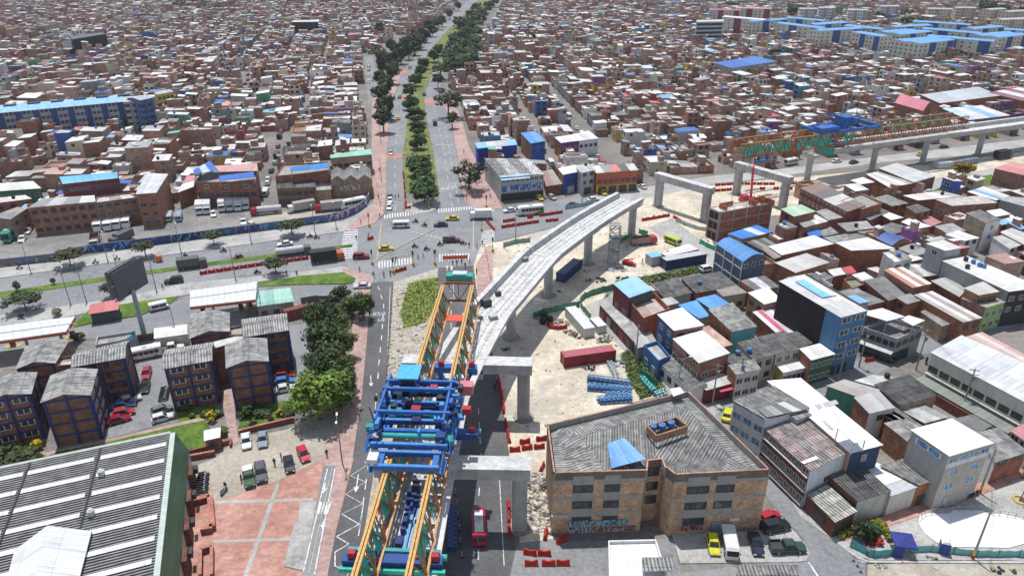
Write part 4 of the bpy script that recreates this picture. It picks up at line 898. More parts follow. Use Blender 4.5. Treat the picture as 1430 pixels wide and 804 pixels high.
bldg('large brick warehouse with pinkish red roof by the park lawn',[(1187,92),(1325,50),(1640,110),(1500,165)],7.8,('brick',(.34,.19,.15)),('zinc',[(.6,.25,.23),(.64,.3,.27)]),rs=(0,.5,.5,0),name='warehouse',cat='warehouse')
bldg('brick block with wide beige flat roof in the packed block',[(700,352),(1060,320),(1202,376),(832,402)],7.2,('brick',(.38,.19,.13)),('slab',[(.55,.5,.45)]),win=[(3,3,1,1,'white')],name='block_building',cat='building')
bldg('row house with white and tan patched roof by the park lawn',[(430,318),(742,280),(922,325),(545,356)],5.2,BR,('zinc',[(.72,.72,.71),(.66,.6,.55),(.74,.74,.74),(.5,.48,.46)]),tank=[(.75,.5,0)])
for k,(lab,pts,h_,wl_,rf)in enumerate([
 ('brick house with mid grey corrugated roof at the block edge',[(-10,335),(100,305),(182,346),(20,402)],5.4,BR,F2),
 ('small grey roofed house with blue barrel in the packed block',[(182,342),(292,312),(462,382),(332,404)],5.0,BR,F3),
 ('square brick house with dark slab roof in the packed block',[(450,412),(540,390),(647,436),(532,467)],5.4,BRO,F1),
 ('low patio with pink sheet roof',[(560,512),(650,492),(742,540),(652,572)],3.0,BR,('zinc',[(.5,.25,.25)])),
 ('house with bright white sheet roof beside the pink patio',[(415,537),(472,510),(652,572),(532,592)],4.6,BRO,W1),
 ('brick house with dark corrugated roof beside the navy arched roof',[(222,582),(332,545),(502,592),(332,640)],4.8,BR,F2),
 ('white house with square columns and flat white roof',[(780,642),(882,610),(1052,668),(932,692)],5.2,WH,W2),
 ('house with stained grey slab before the tan block house',[(690,572),(832,550),(942,610),(792,632)],4.8,BRO,sl((.36,.35,.34),(.42,.41,.4))),
 ('house with white and light blue patched roofs by the park lawn',[(962,287),(1092,245),(1302,320),(1192,357)],5.0,BR,('zinc',[(.74,.74,.74),(.2,.4,.7),(.6,.62,.5),(.74,.74,.74)])),
 ('white roofed house beside the tan block house',[(1120,447),(1232,430),(1312,470),(1192,492)],6.0,BR,W1),
 ('light blue and white roofed house beside the tan block house',[(1200,500),(1330,480),(1390,540),(1240,560)],5.0,BR,('zinc',[(.3,.55,.78),(.72,.73,.74)])),
 ('grey commercial house with wide dark window bands',[(1232,352),(1300,325),(1520,345),(1440,410)],6.2,GB,sl((.4,.4,.4))),
 ('long brick house with white slab edge behind the lime green front',[(1232,622),(1330,590),(1600,690),(1500,760)],5.4,('brick',(.35,.15,.1)),('zinc',[(.6,.58,.55),(.5,.5,.5)])),
 ('house with low white and rust patched roof in the packed block',[(230,470),(300,455),(420,500),(320,520)],4.4,BR,('zinc',[(.74,.73,.71)])),
 ('dark grey roofed house beside the white and rust patched roof',[(20,470),(180,400),(300,450),(150,520)],4.6,BR,F2),
 ('low grey roofed house near the navy arched roof',[(-20,600),(60,560),(200,590),(120,640)],4.6,BR,F3),
 ('white walled house with dark red awning band',[(1170,665),(1290,640),(1420,720),(1310,760)],5.0,WH,sl((.5,.49,.47)))]):
 bldg(lab,pts,h_,wl_,rf,win=[(2,2,1,1 if h_>4.9 else 0,'dark')])
bldg('tan block house with white front on a narrow plot',[(948,472),(1062,446),(1237,517),(1112,547)],8.8,('brick',(.4,.3,.21)),F2,win=[(2,1,2,1,'white')],wallcols={2:WH},rs=(.3,.3,0,0))
# ---------------------------------------------------------------- the large brick building with the hipped corrugated roof
K(480,534,2.977)
BH=11.6
def px(*pts):return list(pts)
# roof outline pixels at parapet height
Rp=[g(764,592,BH),g(961,545,BH),g(1076,655,BH),g(1001,659,BH),g(943,662,BH),g(931,652,BH),g(926,640,BH),g(903,643,BH),g(902,656,BH),g(773,660,BH)]
bt=thing('brick_building','four-storey pale brick building with hipped corrugated roof and graffiti','building',cen(Rp))
FOOT.append(Rp)
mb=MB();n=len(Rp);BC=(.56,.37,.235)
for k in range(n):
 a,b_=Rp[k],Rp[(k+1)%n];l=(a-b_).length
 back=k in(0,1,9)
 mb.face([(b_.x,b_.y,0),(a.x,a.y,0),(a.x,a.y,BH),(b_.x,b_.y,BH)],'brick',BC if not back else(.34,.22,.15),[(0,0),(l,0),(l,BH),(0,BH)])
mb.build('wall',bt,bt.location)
mb=MB()
for k in range(n):
 a,b_=Rp[k],Rp[(k+1)%n];d=(b_-a).normalized();N=Vector((-d.y,d.x,0));N=N if N.dot(cen(Rp)-(a+b_)/2)>0 else-N
 mb.obox(a-VZ(1.7),b_-a,N*.25,VZ(1.7),'plaster',(.3,.29,.28),top='brick',topcol=(.45,.26,.18))
mb.build('parapet',bt,bt.location)
# hipped sheets: outer slope fall to the parapet, inner fall to the yard side
zr=BH-.15;ze=BH-1.35
rA,rB,rC=g(812,608,zr),g(958,568,zr),g(1020,640,zr-.8)
e0,e1,e2=g(768,596,ze),g(960,549,ze),g(1073,661,ze)
i0,i1,i2=g(777,664,ze),g(902,660,ze),g(1000,664,ze)
for nm,f4 in(('roof',[e1,e0,rA,rB]),('roof',[e2,e1,rB,rC]),('roof',[e0,i0,g(850,664,ze),rA])):
 mb=MB();roof_strips(mb,[Vector(p)for p in f4],'fibro',[(.3,.3,.295),(.27,.27,.265),(.31,.31,.3)],.1);mb.build('roof',bt,bt.location)
mb=MB();mb.face([rA,g(850,664,ze),i1,g(906,646,ze+.1),rB],'fibro',(.27,.27,.26),[(0,0),(5,5),(10,5),(12,3),(20,0)]);mb.build('roof',bt,bt.location)
mb=MB();mb.face([rB,g(906,646,ze+.1),g(938,660,ze),i2,rC],'fibro',(.25,.25,.245),[(0,0),(0,8),(4,8),(12,8),(10,0)]);mb.build('roof',bt,bt.location)
mb=MB();mb.face([rC,i2,e2],'fibro',(.26,.26,.26));mb.build('roof',bt,bt.location)
K(740,540,7.944)
mb=MB();roof_strips(mb,qs([(860,625),(1045,560),(1285,800),(905,900)],BH+.1),'zinc',[(.16,.36,.66),(.2,.42,.72),(.16,.36,.66),(.2,.42,.7)],.06);mb.build('blue_roof_sheet',bt,bt.location)
K(900,540,7.944)
bx=qs([(25,465),(345,370),(475,465),(130,575)],BH+.5);mb=MB()
for k in range(4):
 a,b_=bx[k],bx[(k+1)%4];mb.bar(a,b_,.25,1.3,'brick',(.36,.2,.14))
mb.build('tank_enclosure',bt,bt.location)
for X,Y in((90,480),(190,470),(290,440)):
 p=q(X,Y,BH+.0);put('water_tank',TANKS[1],bt,p-bt.location,scale=(1.15,1.15,1.1))
mb=MB();roof_strips(mb,qs([(280,20),(390,0),(445,60),(320,105)],BH+.9),'zinc',[(.78,.78,.78)]);mb.build('roof_hatch',bt,bt.location)
def bwin(a,b_,x0,x1,zs,k):
 A=Vector((a.x,a.y,0));B=Vector((b_.x,b_.y,0));U=(B-A);L=U.length;U.normalize();N=Vector((U.y,-U.x,0))
 if N.y>0:N=-N
 m2=MB();m2.obox(A+U*(L*x0)+N*.015+VZ(zs[0]-1.2),U*(L*(x1-x0)),N*.05,VZ(BH-.7-zs[0]+1.2),'plaster',(.36,.345,.315));m2.build('cement_panel',bt,bt.location)
 for z in zs:add_window(bt,A+N*.07,U,N,L*x0+.05,z,L*(x1-x0)-.1,1.35,'dark')
Z4=(1.9,4.9,7.9)
a,b_=Rp[9],Rp[8]
bwin(a,b_,.215,.44,Z4,0);bwin(a,b_,.56,.735,Z4,1)
a,b_=Rp[4],Rp[3];a,b_=Rp[4],Rp[2]
bwin(a,b_,.14,.38,Z4,0);bwin(a,b_,.45,.65,Z4[1:],1)
for a,b_,xs in((Rp[7],Rp[6],(.2,)),(Rp[8],Rp[7],(.3,))):
 A=Vector((a.x,a.y,0));B=Vector((b_.x,b_.y,0));U=(B-A);L=U.length;U.normalize();N=Vector((U.y,-U.x,0));N=N if N.y<0 else-N
 for z in(3.3,5.9,8.6):add_window(bt,A,U,N,.15*L,z,.7*L,1.6,'dark')
mb=MB()
for k in(9-1,3,2):
 pass
for(a,b_)in((Rp[9],Rp[8]),(Rp[4],Rp[2])):
 A=Vector((a.x,a.y,0));B=Vector((b_.x,b_.y,0));U=(B-A);L=U.length;U.normalize();N=Vector((U.y,-U.x,0));N=N if N.y<0 else-N
 for z in(3.6,6.6,9.75):mb.obox(A+N*.01+VZ(z),U*L,N*.035,VZ(.5),'plaster',(.4,.36,.31))
mb.build('floor_band',bt,bt.location)
# graffiti lettering on the ground floor wall, made of bold strokes
def graffiti(parent,A,U,N,x0,x1,z0,z1,col,seed,name='graffiti',letters=9,bg_=None):
 r=random.Random(seed);m2=MB()
 if bg_:m2.obox(A+U*x0+N*.012+VZ(z0),U*(x1-x0),N*.015,VZ(z1-z0),'paint',bg_)
 wl_=(x1-x0)/letters
 for k in range(letters):
  pts=[(r.uniform(.05,.95),r.uniform(0,1))for _ in range(4)]
  pts[0]=(r.uniform(0,.3),r.choice((0,1)));pts[-1]=(r.uniform(.7,1),r.choice((0,1)))
  for i,(p0,p1)in enumerate(zip(pts,pts[1:])):
   P0=A+U*(x0+wl_*(k+p0[0]))+N*(.035+.004*i)+VZ(z0+(z1-z0)*p0[1]);P1=A+U*(x0+wl_*(k+p1[0]))+N*(.035+.004*i)+VZ(z0+(z1-z0)*p1[1])
   c_=col if not isinstance(col,list)else r.choice(col)
   m2.bar(P0,P1,.03,(z1-z0)*.2,'paint',c_,up=N.cross(P1-P0))
 return m2.build(name,parent,parent.location)
a,b_=Rp[9],Rp[8];A=Vector((a.x,a.y,0));B=Vector((b_.x,b_.y,0));U=(B-A);L=U.length;U.normalize();N=Vector((U.y,-U.x,0));N=N if N.y<0 else-N
graffiti(bt,A+N*.09,U,N,L*.18,L*.47,1.5,2.5,[(.2,.5,.62),(.25,.58,.68),(.08,.2,.3)],3,letters=9,bg_=(.2,.2,.2))
graffiti(bt,A+N*.09,U,N,L*.49,L*.86,1.5,2.5,[(.2,.5,.62),(.25,.58,.68),(.08,.2,.3)],5,letters=10,bg_=(.22,.2,.19))
graffiti(bt,A+N*.09,U,N,L*.18,L*.5,.25,1.2,[(.6,.6,.6),(.3,.3,.32)],7,letters=9,bg_=(.12,.11,.12))
graffiti(bt,A+N*.09,U,N,L*.52,L*.95,.25,1.2,[(.35,.06,.08),(.5,.5,.5),(.3,.3,.3)],8,letters=10,bg_=(.2,.14,.14))
a,b_=Rp[4],Rp[2];A=Vector((a.x,a.y,0));B=Vector((b_.x,b_.y,0));U=(B-A);L=U.length;U.normalize();N=Vector((U.y,-U.x,0));N=N if N.y<0 else-N
graffiti(bt,A+N*.09,U,N,L*.14,L*.37,.9,1.75,[(.5,.1,.07),(.6,.25,.15),(.4,.3,.25)],11,letters=7,bg_=(.08,.04,.04))
graffiti(bt,A+N*.09,U,N,L*.72,L*.97,.2,.8,[(.5,.35,.08),(.2,.2,.3)],12,letters=6)
mb=MB();mb.obox(A+U*(L*.66)+N*.02+VZ(2.2),U*1.4,N*.05,VZ(.5),'paint',(.75,.75,.75));mb.build('sign_plate',bt,bt.location)
add_door(bt,A,U,N,L*.46,.05,1.8,2.3,0)
mb=MB();A0=Rp[9];mb.hexa([(A0.x-.1,A0.y-.3,3.6),(A0.x+2.2,A0.y-.3,3.6),(A0.x+2.2,A0.y+.02,3.6),(A0.x-.1,A0.y+.02,3.6)],[(A0.x-.1,A0.y-.3,3.75),(A0.x+2.2,A0.y-.3,3.75),(A0.x+2.2,A0.y+.02,3.75),(A0.x-.1,A0.y+.02,3.75)],'plaster',(.6,.6,.6));mb.build('door_canopy',bt,bt.location)
# ---------------------------------------------------------------- small white building at the bottom edge
K(480,534,2.977)
sb,P,edge=bldg('small white building with parapet and tank cover by the junction',[(1100,655),(1298,650),(1372,880),(1105,880)],6.5,('plaster',(.7,.71,.7)),('zinc',[(.72,.72,.72),(.74,.74,.74)]),style='par',par=.5,name='white_building',cat='building')
mb=MB();c4=qs([(1240,725),(1365,725),(1372,780),(1240,785)],7.2);roof_strips(mb,c4,'fibro',[(.3,.3,.3),(.26,.26,.26)]);mb.build('roof_patch',sb,sb.location)
bldg('corrugated grey roof at the lower edge beside parking bays',[(1100+540,772),(1100+780,772),(1890,900),(1630,900)],4.0,GB,F2,rs=(.4,.4,0,0))
# ---------------------------------------------------------------- rows of buildings that face the avenues
K(0,230,5.5)
bldg('long three-storey brick building behind the four white coaches',[(330,262),(722,238),(730,290),(220,337)],8.4,('brick',(.33,.17,.12)),('zinc',[(.3,.3,.3),(.5,.5,.49),(.3,.3,.29),(.62,.62,.6)]),win=[(2,7,3,0,'dark',1.5)],rs=(0,0,.2,.2),name='brick_row',cat='building')
bldg('three-storey brick building with rubble on its roof beside the coaches',[(745,245),(1000,214),(1052,250),(730,292)],8.4,('brick',(.29,.15,.1)),sl((.55,.54,.52),(.35,.32,.3),(.62,.61,.6)),win=[(2,5,2,1,'grey',1.6),(2,2,1,0,'dark')],name='brick_row',cat='building',style='par',par=.4)
bldg('tall brick house with light zinc barrel roof above the coach row',[(1130,70),(1287,74),(1197,216),(1045,228)],10.6,('brick',(.34,.16,.11)),('zinc',[(.58,.59,.6),(.66,.66,.66),(.6,.6,.6)]),win=[(2,2,3,0,'grey',1.7)])
bldg('dark red building with long sky blue arched canopy roof',[(450,96),(905,60),(907,104),(480,150)],9.2,('plaster',(.2,.05,.07)),('zinc',[(.16,.48,.68)]),win=[(2,12,1,2,'grey',1.3),(2,10,1,1,'dark',1.2)],style='vault',par=.9,name='market_building',cat='building')
bldg('house with green front and patchy white roof behind the brick row',[(-60,150),(250,128),(312,182),(-60,208)],6.2,('plaster',(.07,.22,.1)),W2,win=[(2,5,1,1,'white')])
bldg('low brick workshop with pale roof beside the green coach',[(-60,262),(190,236),(240,262),(-60,300)],6.0,BR,('zinc',[(.6,.55,.53),(.66,.64,.62)]),tank=[(.6,.5,0)],win=[(2,3,1,1,'dark')])
bldg('grey shell building with open side beside the green coach',[(-60,400),(130,330),(215,330),(80,420)],6.4,('brick',(.3,.2,.15)),sl((.3,.3,.29),(.36,.35,.34)),win=[(2,2,2,0,'dark')])
K(230,200,4.767)
tb2,P,edge=bldg('wide brick building with two bright blue roof canopies behind the lorries',[(262,160),(615,138),(605,256),(205,258)],8.6,('brick',(.3,.14,.1)),sl((.4,.36,.33),(.5,.45,.42)),style='par',par=.6,win=[(2,8,1,1,'dark',2.0),(2,3,1,2,'white',1.4)],name='brick_warehouse',cat='building')
canopy(tb2,[(190,178),(300,118),(356,178),(198,208)],10.8,8.1,[(.04,.14,.5),(.5,.6,.75),(.04,.15,.52)])
canopy(tb2,[(365,216),(592,190),(597,228),(360,250)],10.2,8.1,[(.04,.14,.52)])
canopy(tb2,[(268,155),(615,132),(622,184),(368,190)],10.0,8.1,[(.62,.36,.32),(.6,.35,.31)])
bldg('pink and white roofed low house beside the brick building with blue canopies',[(150,222),(198,216),(190,290),(88,330)],5.4,BR,('zinc',[(.62,.25,.28),(.75,.75,.75)]),strips=1)
tb3,P,edge=bldg('brick building with deep blue roof canopy at the side street',[(790,140),(1092,122),(1102,186),(735,218)],8.6,('brick',(.33,.15,.1)),sl((.36,.34,.32)),style='par',par=.6,win=[(2,6,1,1,'dark',1.8)],name='brick_warehouse',cat='building')
canopy(tb3,[(836,160),(1090,128),(1096,164),(836,186)],10.4,8.1,[(.02,.18,.52),(.03,.22,.58)])
bldg('dilapidated two-storey house with sagging roof facing the lorries',[(745,255),(997,240),(1002,292),(745,304)],6.0,('brick',(.26,.15,.11)),('fibro',[(.14,.13,.12),(.2,.19,.18)]),win=[(2,6,2,0,'dark',1.6)])
bldg('low shed with white sheet roof between the sagging house and the sawtooth workshop',[(1000,258),(1100,252),(1106,308),(1002,314)],4.6,BRT,G1)
zb,P,edge=bldg('tan brick workshop with grey sawtooth roof and wall lettering',[(1105,192),(1370,172),(1377,242),(1105,252)],6.4,('brick',(.33,.24,.16)),('zinc',[(.34,.34,.33)]),style='par',par=.05,name='workshop',cat='workshop')
mb=MB();n=3
for k in range(n):
 a0,a1,am=k/n,(k+1)/n,(k+.5)/n;A=lambda t,s_,dz:P[0].lerp(P[1],t).lerp(P[3].lerp(P[2],t),s_)+VZ(dz)
 for t0,t1,z0_,z1_ in((a0,am,.1,1.8),(am,a1,1.8,.1)):roof_strips(mb,[A(t0,1,z0_),A(t0,0,z0_),A(t1,0,z1_),A(t1,1,z1_)],'fibro',[(.32,.32,.31),(.26,.26,.255)])
 mb.face([A(a0,1,0),A(a1,1,0),A(am,1,1.7)],'brick',(.33,.24,.16))
mb.build('sawtooth_roof',zb,zb.location)
O,U,N,L=edge(2);graffiti(zb,O,U,N,L*.2,L*.7,3.0,4.6,[(.6,.6,.6)],21,'wall_lettering',6)
bldg('building with long mint green roof canopy by the avenue',[(1105,80),(1370,40),(1377,76),(1105,100)],7.4,BRT,('zinc',[(.25,.55,.42),(.3,.58,.46)]),win=[(2,7,1,1,'dark',1.6)],name='market_building',cat='building')
K(620,170,5.107)
gb,P,edge=bldg('grey corner building with blue graffiti band facing the crossing',[(290,262),(600,268),(712,374),(405,402)],8.2,('plaster',(.42,.42,.42)),('fibro',[(.26,.26,.25),(.5,.5,.49),(.3,.3,.29),(.6,.6,.59)]),win=[(2,9,1,2,'white',1.7),(3,6,2,1,'white',1.6)],name='corner_building',cat='building',fl=2.75)
O,U,N,L=edge(2);graffiti(gb,O,U,N,.3,L-.3,3.3,5.4,[(.1,.2,.5),(.3,.5,.75),(.6,.65,.7),(.05,.08,.2)],31,letters=16,bg_=(.12,.2,.42))
mb=MB();mb.obox(O+N*.03+VZ(.1),U*L,N*.04,VZ(2.6),'paint',(.05,.05,.055));mb.build('shop_opening_shade',gb,gb.location)  # dark panel paints the shade inside the open shop fronts
mb=MB();roof_strips(mb,[O+N*.9+VZ(7.6),O+U*(L*.66)+N*.9+VZ(7.6),O+U*(L*.66)-N*1+VZ(8.7),O-N*1+VZ(8.7)],'zinc',[(.35,.52,.68),(.4,.56,.7)]);mb.build('awning',gb,gb.location)
bldg('vivid blue house with light blue sheet roof near the avenue',[(225,152),(505,128),(520,166),(240,192)],7.2,('plaster',(.03,.07,.38)),('zinc',[(.25,.5,.75),(.6,.6,.6),(.5,.5,.48),(.28,.52,.76)]),win=[(2,5,2,0,'dark',1.3)])
bldg('blue fronted brick house with bright blue patched roof',[(550,82),(645,70),(722,138),(622,156)],7.8,BRO,('zinc',[(.1,.3,.65),(.14,.36,.7)]),win=[(2,2,2,1,'dark',1.6)],wallcols={2:('plaster',(.05,.12,.42))})
bldg('purple fronted house with white sheet roof',[(790,112),(900,96),(962,136),(836,152)],6.6,BRO,W2,win=[(2,3,2,0,'white',1.2)],wallcols={2:('plaster',(.22,.05,.22))})
bldg('white and black fronted house beside the purple house',[(905,96),(1030,66),(1100,120),(964,137)],6.6,WH,('zinc',[(.72,.72,.7),(.6,.58,.55),(.74,.74,.74)]),win=[(2,4,1,1,'dark',1.4)])
bldg('white roofed shop with blue front among the crossing shops',[(815,336),(930,310),(967,356),(850,378)],7.0,BRO,W1,win=[(2,2,1,1,'dark',1.6)],wallcols={2:('plaster',(.04,.1,.35))},doors=[(2,.5,3,2.4,3)],name='shop',cat='shop')
bldg('grey three-storey house among the crossing shops',[(945,330),(1042,314),(1077,346),(980,366)],8.0,('plaster',(.4,.4,.39)),G1,win=[(2,2,2,1,'dark',1.5)],doors=[(2,.5,3,2.4,5)])
ob_,P,edge=bldg('orange building with yellow ground floor of workshops at the crossing',[(1050,320),(1350,300),(1382,346),(1090,368)],7.4,('plaster',(.46,.13,.075)),('zinc',[(.66,.64,.62),(.3,.3,.29),(.6,.22,.16),(.12,.12,.12),(.6,.58,.55)]),win=[(2,7,1,1,'dark',1.5)],name='shop_row',cat='shop')
O,U,N,L=edge(2);mb=MB();mb.obox(O+N*.02+VZ(0),U*L,N*.05,VZ(2.9),'plaster',(.5,.34,.05));mb.build('yellow_band',ob_,ob_.location)
for k in range(4):add_door(ob_,O+N*.06,U,N,L*(.06+.25*k),.05,2.8,2.5,5,'garage_door')
bldg('low brown sheds between the graffiti building and the blue shop',[(700,356),(770,342),(842,445),(730,460)],3.6,BRD,('zinc',[(.35,.22,.17),(.4,.35,.3)]),doors=[(2,.4,2.5,2.4,4)])
K(950,0,2.977)
bldg('market hall with torn pink arched roof',[(890,428),(1010,462),(1048,428),(930,395)],7.0,BR,('zinc',[(.58,.2,.24)]),style='vault',par=1.8,name='market_hall',cat='building')
bldg('long hall with pale blue-grey sheet roof behind the viaduct',[(1000,395),(1240,362),(1330,398),(1080,430)],6.4,BR,('zinc',[(.5,.54,.56),(.56,.6,.62),(.48,.52,.55)]),name='warehouse',cat='warehouse')
bldg('hall with dark red roof striped by white skylights',[(1280,385),(1440,360),(1640,400),(1420,420)],6.4,BR,('zinc',[(.3,.12,.13),(.7,.7,.7),(.3,.12,.13),(.72,.72,.72),(.3,.12,.13)]),name='warehouse',cat='warehouse')
bldg('wide house with royal blue roofs in the dense blocks',[(140,262),(310,235),(402,256),(215,284)],7.0,GB,('zinc',[(.05,.16,.5),(.07,.2,.55)]),win=[(2,4,1,1,'dark')])
bldg('white roofed row house behind the pale hall',[(1090,452),(1250,440),(1370,480),(1200,500)],6.0,('brick',(.36,.2,.15)),('zinc',[(.5,.66,.75),(.7,.7,.7),(.3,.5,.75),(.72,.72,.72)]),win=[(2,6,1,1,'dark')])
ob2,P,edge=bldg('six-storey office block with black window bands',[(70,85),(180,82),(182,90),(66,92)],17,('plaster',(.5,.53,.56)),('slab',[(.6,.62,.62)]),name='office_block',cat='building')
O,U,N,L=edge(2);mb=MB()
for k in range(5):mb.obox(O+U*1+N*.03+VZ(1.2+3.2*k),U*(L-2),N*.08,VZ(1.9),'glass',(.02,.03,.04))
mb.build('window_band',ob2,ob2.location)
for lab,pts,h_ in(('black windowless building rising over the western roofs',[(290,150),(425,136),(440,142),(300,165)],13),('black cube with white roof among far western roofs',[(1222,85),(1315,85),(1322,92),(1213,93)],11)):
 K(0,0,2.977);bldg(lab,pts,h_,('plaster',(.025,.027,.032)),('zinc',[(.6,.6,.6)if 'white' in lab else(.1,.1,.1)]),name='black_building',cat='building')
bldg('school block with grey and yellow front at the street end',[(640,385),(705,372),(722,382),(652,395)],9,('plaster',(.55,.42,.1)),G1,win=[(2,4,3,0,'dark')],name='school_block',cat='building')
# ---------------------------------------------------------------- slab apartment blocks with blue roofs
def small_windows(parent,O,U,N,L,nf,nc,z0=1.0,fl=2.7,w_=1.2,h_=1.2,col=(.06,.065,.075)):
 mb=MB()
 for f_ in range(nf):
  for k in range(nc):mb.obox(O+U*(L*(k+.5)/nc-w_/2)+N*.03+VZ(z0+f_*fl),U*w_,N*.05,VZ(h_),'glass',col)
 return tag(mb.build('window',parent,parent.location),kind='stuff')
def slab_block(label,Dp,Cp,h,depth,group,wall=(.62,.59,.5),roofc=(.15,.4,.75),panel=(.05,.1,.28),nf=5,A_B=None,np_=None):
 D,C=(q(*Dp,h),q(*Cp,h))
 U=(C-D);L=U.length;U.normalize();V=Vector((-U.y,U.x,0))
 if V.y<0:V=-V
 if A_B:A,B=q(*A_B[0],h),q(*A_B[1],h)
 else:A,B=D+V*depth,C+V*depth
 P4=[D,C,B,A];c=cen(P4);t_=thing('apartment_block',label,'apartments',(c.x,c.y,0),group=group)
 FOOT.append([c+(p-c)*1.08 for p in P4])
 mb=MB();mb.prism([(p.x,p.y)for p in P4],0,h,'plaster',wall,top='none');mb.build('wall',t_,t_.location)
 mb=MB();r0,r1=D.lerp(A,.5)+VZ(.7),C.lerp(B,.5)+VZ(.7);e=U*.4;up=VZ(.1)
 roof_strips(mb,[D-e-V*.4+up,C+e-V*.4+up,r1+e+up,r0-e+up],'zinc',[roofc]);roof_strips(mb,[B+e+V*.4+up,A-e+V*.4+up,r0-e+up,r1+e+up],'zinc',[roofc])
 mb.face([D,A,r0],'plaster',wall);mb.face([C,B,r1],'plaster',wall);mb.build('roof',t_,t_.location)
 n=np_ or max(2,int(L/16))
 O=Vector((D.x,D.y,0));N=-V
 for k in range(n):
  m2=MB();m2.obox(O+U*(L*(k+.6)/n)+N*.02,U*(L/n*.35),N*.25,VZ(h-.3),'plaster',panel);m2.build('stair_panel',t_,t_.location)
 small_windows(t_,O,U,N*1.0,L,nf,n*4)
 small_windows(t_,Vector((C.x,C.y,0)),V,U,(B-C).length,nf,3);small_windows(t_,Vector((A.x,A.y,0)),-V,-U,(A-D).length,nf,3)
 return t_
GBL='slab apartments with blue roofs'
K(1030,10,7.15)
for Dp,Cp in(((390,162),(830,217)),((1150,252),(1429,297)),((480,108),(850,142)),((1060,187),(1429,227)),((150,147),(500,125)),((780,180),(1110,156)),((830,240),(1250,217))):
 slab_block('cream apartment slab with blue sheet roof in the estate of blue roofs',Dp,Cp,14.5,11,GBL)
K(1230,10,7.15)
for Dp,Cp in(((320,145),(880,182)),((410,217),(980,268)),((460,292),(1120,347)),((60,257),(370,235)),((200,277),(520,247)),((240,347),(620,316)),((390,367),(740,330)),((150,202),(520,186)),((930,222),(1240,200)),((1030,292),(1350,263)),((1180,307),(1480,277)),((1230,225),(1480,242))):
 slab_block('cream apartment slab with blue sheet roof in the estate of blue roofs',Dp,Cp,14.5,11,GBL)
K(0,110,5.958)
lb=slab_block('long grey and blue apartment slab with pale blue roof in the western blocks',(-280,312),(1025,192),13.2,12,None,(.4,.41,.43),(.32,.56,.74),(.06,.1,.24),5,((-280,248),(1018,138)),9)
for X,Y in((30,225),(230,205),(425,190),(615,170),(800,152),(980,140)):
 mb=MB();a=q(X,Y+18,13.6);b_=q(X+85,Y+10,13.6);mb.obox(a,b_-a,Vector((0,2.2,0)),VZ(1.0),'paint',(.04,.1,.22));mb.build('roof_dormer',lb,lb.location)
slab_block('grey end block with blue corner beside the pale blue roofed slab',(1030,195),(1165,185),14,12,None,(.42,.42,.42),(.5,.5,.5),(.3,.3,.31),5);slab_block('blue stair tower at the end of the grey apartment block',(1166,180),(1265,160),15,9,None,(.1,.17,.34),(.45,.46,.47),(.07,.12,.27),5)
K(950,0,7.15)
GPK='far apartment slabs beyond the blue roofs'
for Dp,Cp,rc_,wc_,lb_ in(((290,100),(600,108),(.5,.16,.22),(.55,.5,.45),'far cream apartment slab with rose red roof'),((560,85),(910,92),(.6,.33,.28),(.6,.56,.46),'far cream apartment slab with salmon roof'),((420,170),(830,205),(.75,.75,.75),(.6,.55,.52),'far apartment slab with white roof and wine red stair panels')):
 slab_block(lb_,Dp,Cp,15,11,None,wc_,rc_,(.2,.06,.08))
K(1030,10,7.15)
for k,(Dp,Cp)in enumerate((((630,20),(800,22)),((820,10),(980,12)),((1110,30),(1300,35)),((1440,-5),(1620,-5)))):
 slab_block('distant white apartment slab behind the trees',Dp,Cp,14,11,'distant white slabs',(.68,.67,.66),(.5,.5,.5),(.3,.3,.3))
K(1230,10,7.15)
for k,(Dp,Cp)in enumerate((((480,20),(720,25)),((760,10),(960,12)),((1100,30),(1260,20)),((1220,130),(1480,120)),((1290,50),(1480,40)))):
 slab_block('distant cream apartment slab beyond the blue roofed estate',Dp,Cp,14,11,'distant cream slabs',(.6,.54,.4),(.5,.48,.46),(.4,.3,.22))
# ---------------------------------------------------------------- the dense city: lots along streets
REG=[
('behind the truck lot',R(101),[(-700,420),(-200,350),(-60,348),(40,332),(236,298),(246,288),(372,279),(386,286),(515,276),(513,130),(507,88),(540,62),(598,40),(640,12),(660,-22),(-1500,-22),(-2200,250)]),
('behind the crossing shops',R(97.5),[(690,268),(645,168),(632,136),(622,133),(624,114),(658,110),(666,66),(690,32),(712,-22),(880,-22),(945,100),(1000,243),(930,252),(893,259)]),
('north of the viaduct',R(108),[(900,257),(880,180),(880,100),(820,-22),(2600,-22),(2600,120),(1600,172),(1430,190),(1240,213),(1060,236)]),
('in the packed block',R(109),[(1115,262),(1240,264),(1300,270),(1395,264),(1600,230),(1700,300),(1560,375),(1430,408),(1300,448),(1230,470),(1200,495),(1120,540),(1060,528),(1030,545),(985,540),(858,432),(880,420),(1012,400)]),
('east of the factory',R(112),[(1500,440),(1600,408),(1900,330),(2400,380),(2300,640),(1800,620),(1640,585),(1560,520)]),
]
lots=[];OCC=set()
for st in([(358,290),(386,290),(404,160),(394,160)],[(336,138),(350,138),(350,84),(343,84)],[(30,250),(52,250),(100,212),(88,212)],[(764,236),(780,236),(694,98),(688,98)],[(852,262),(874,262),(756,106),(748,106)]):FOOT.append([g(*p)for p in st])
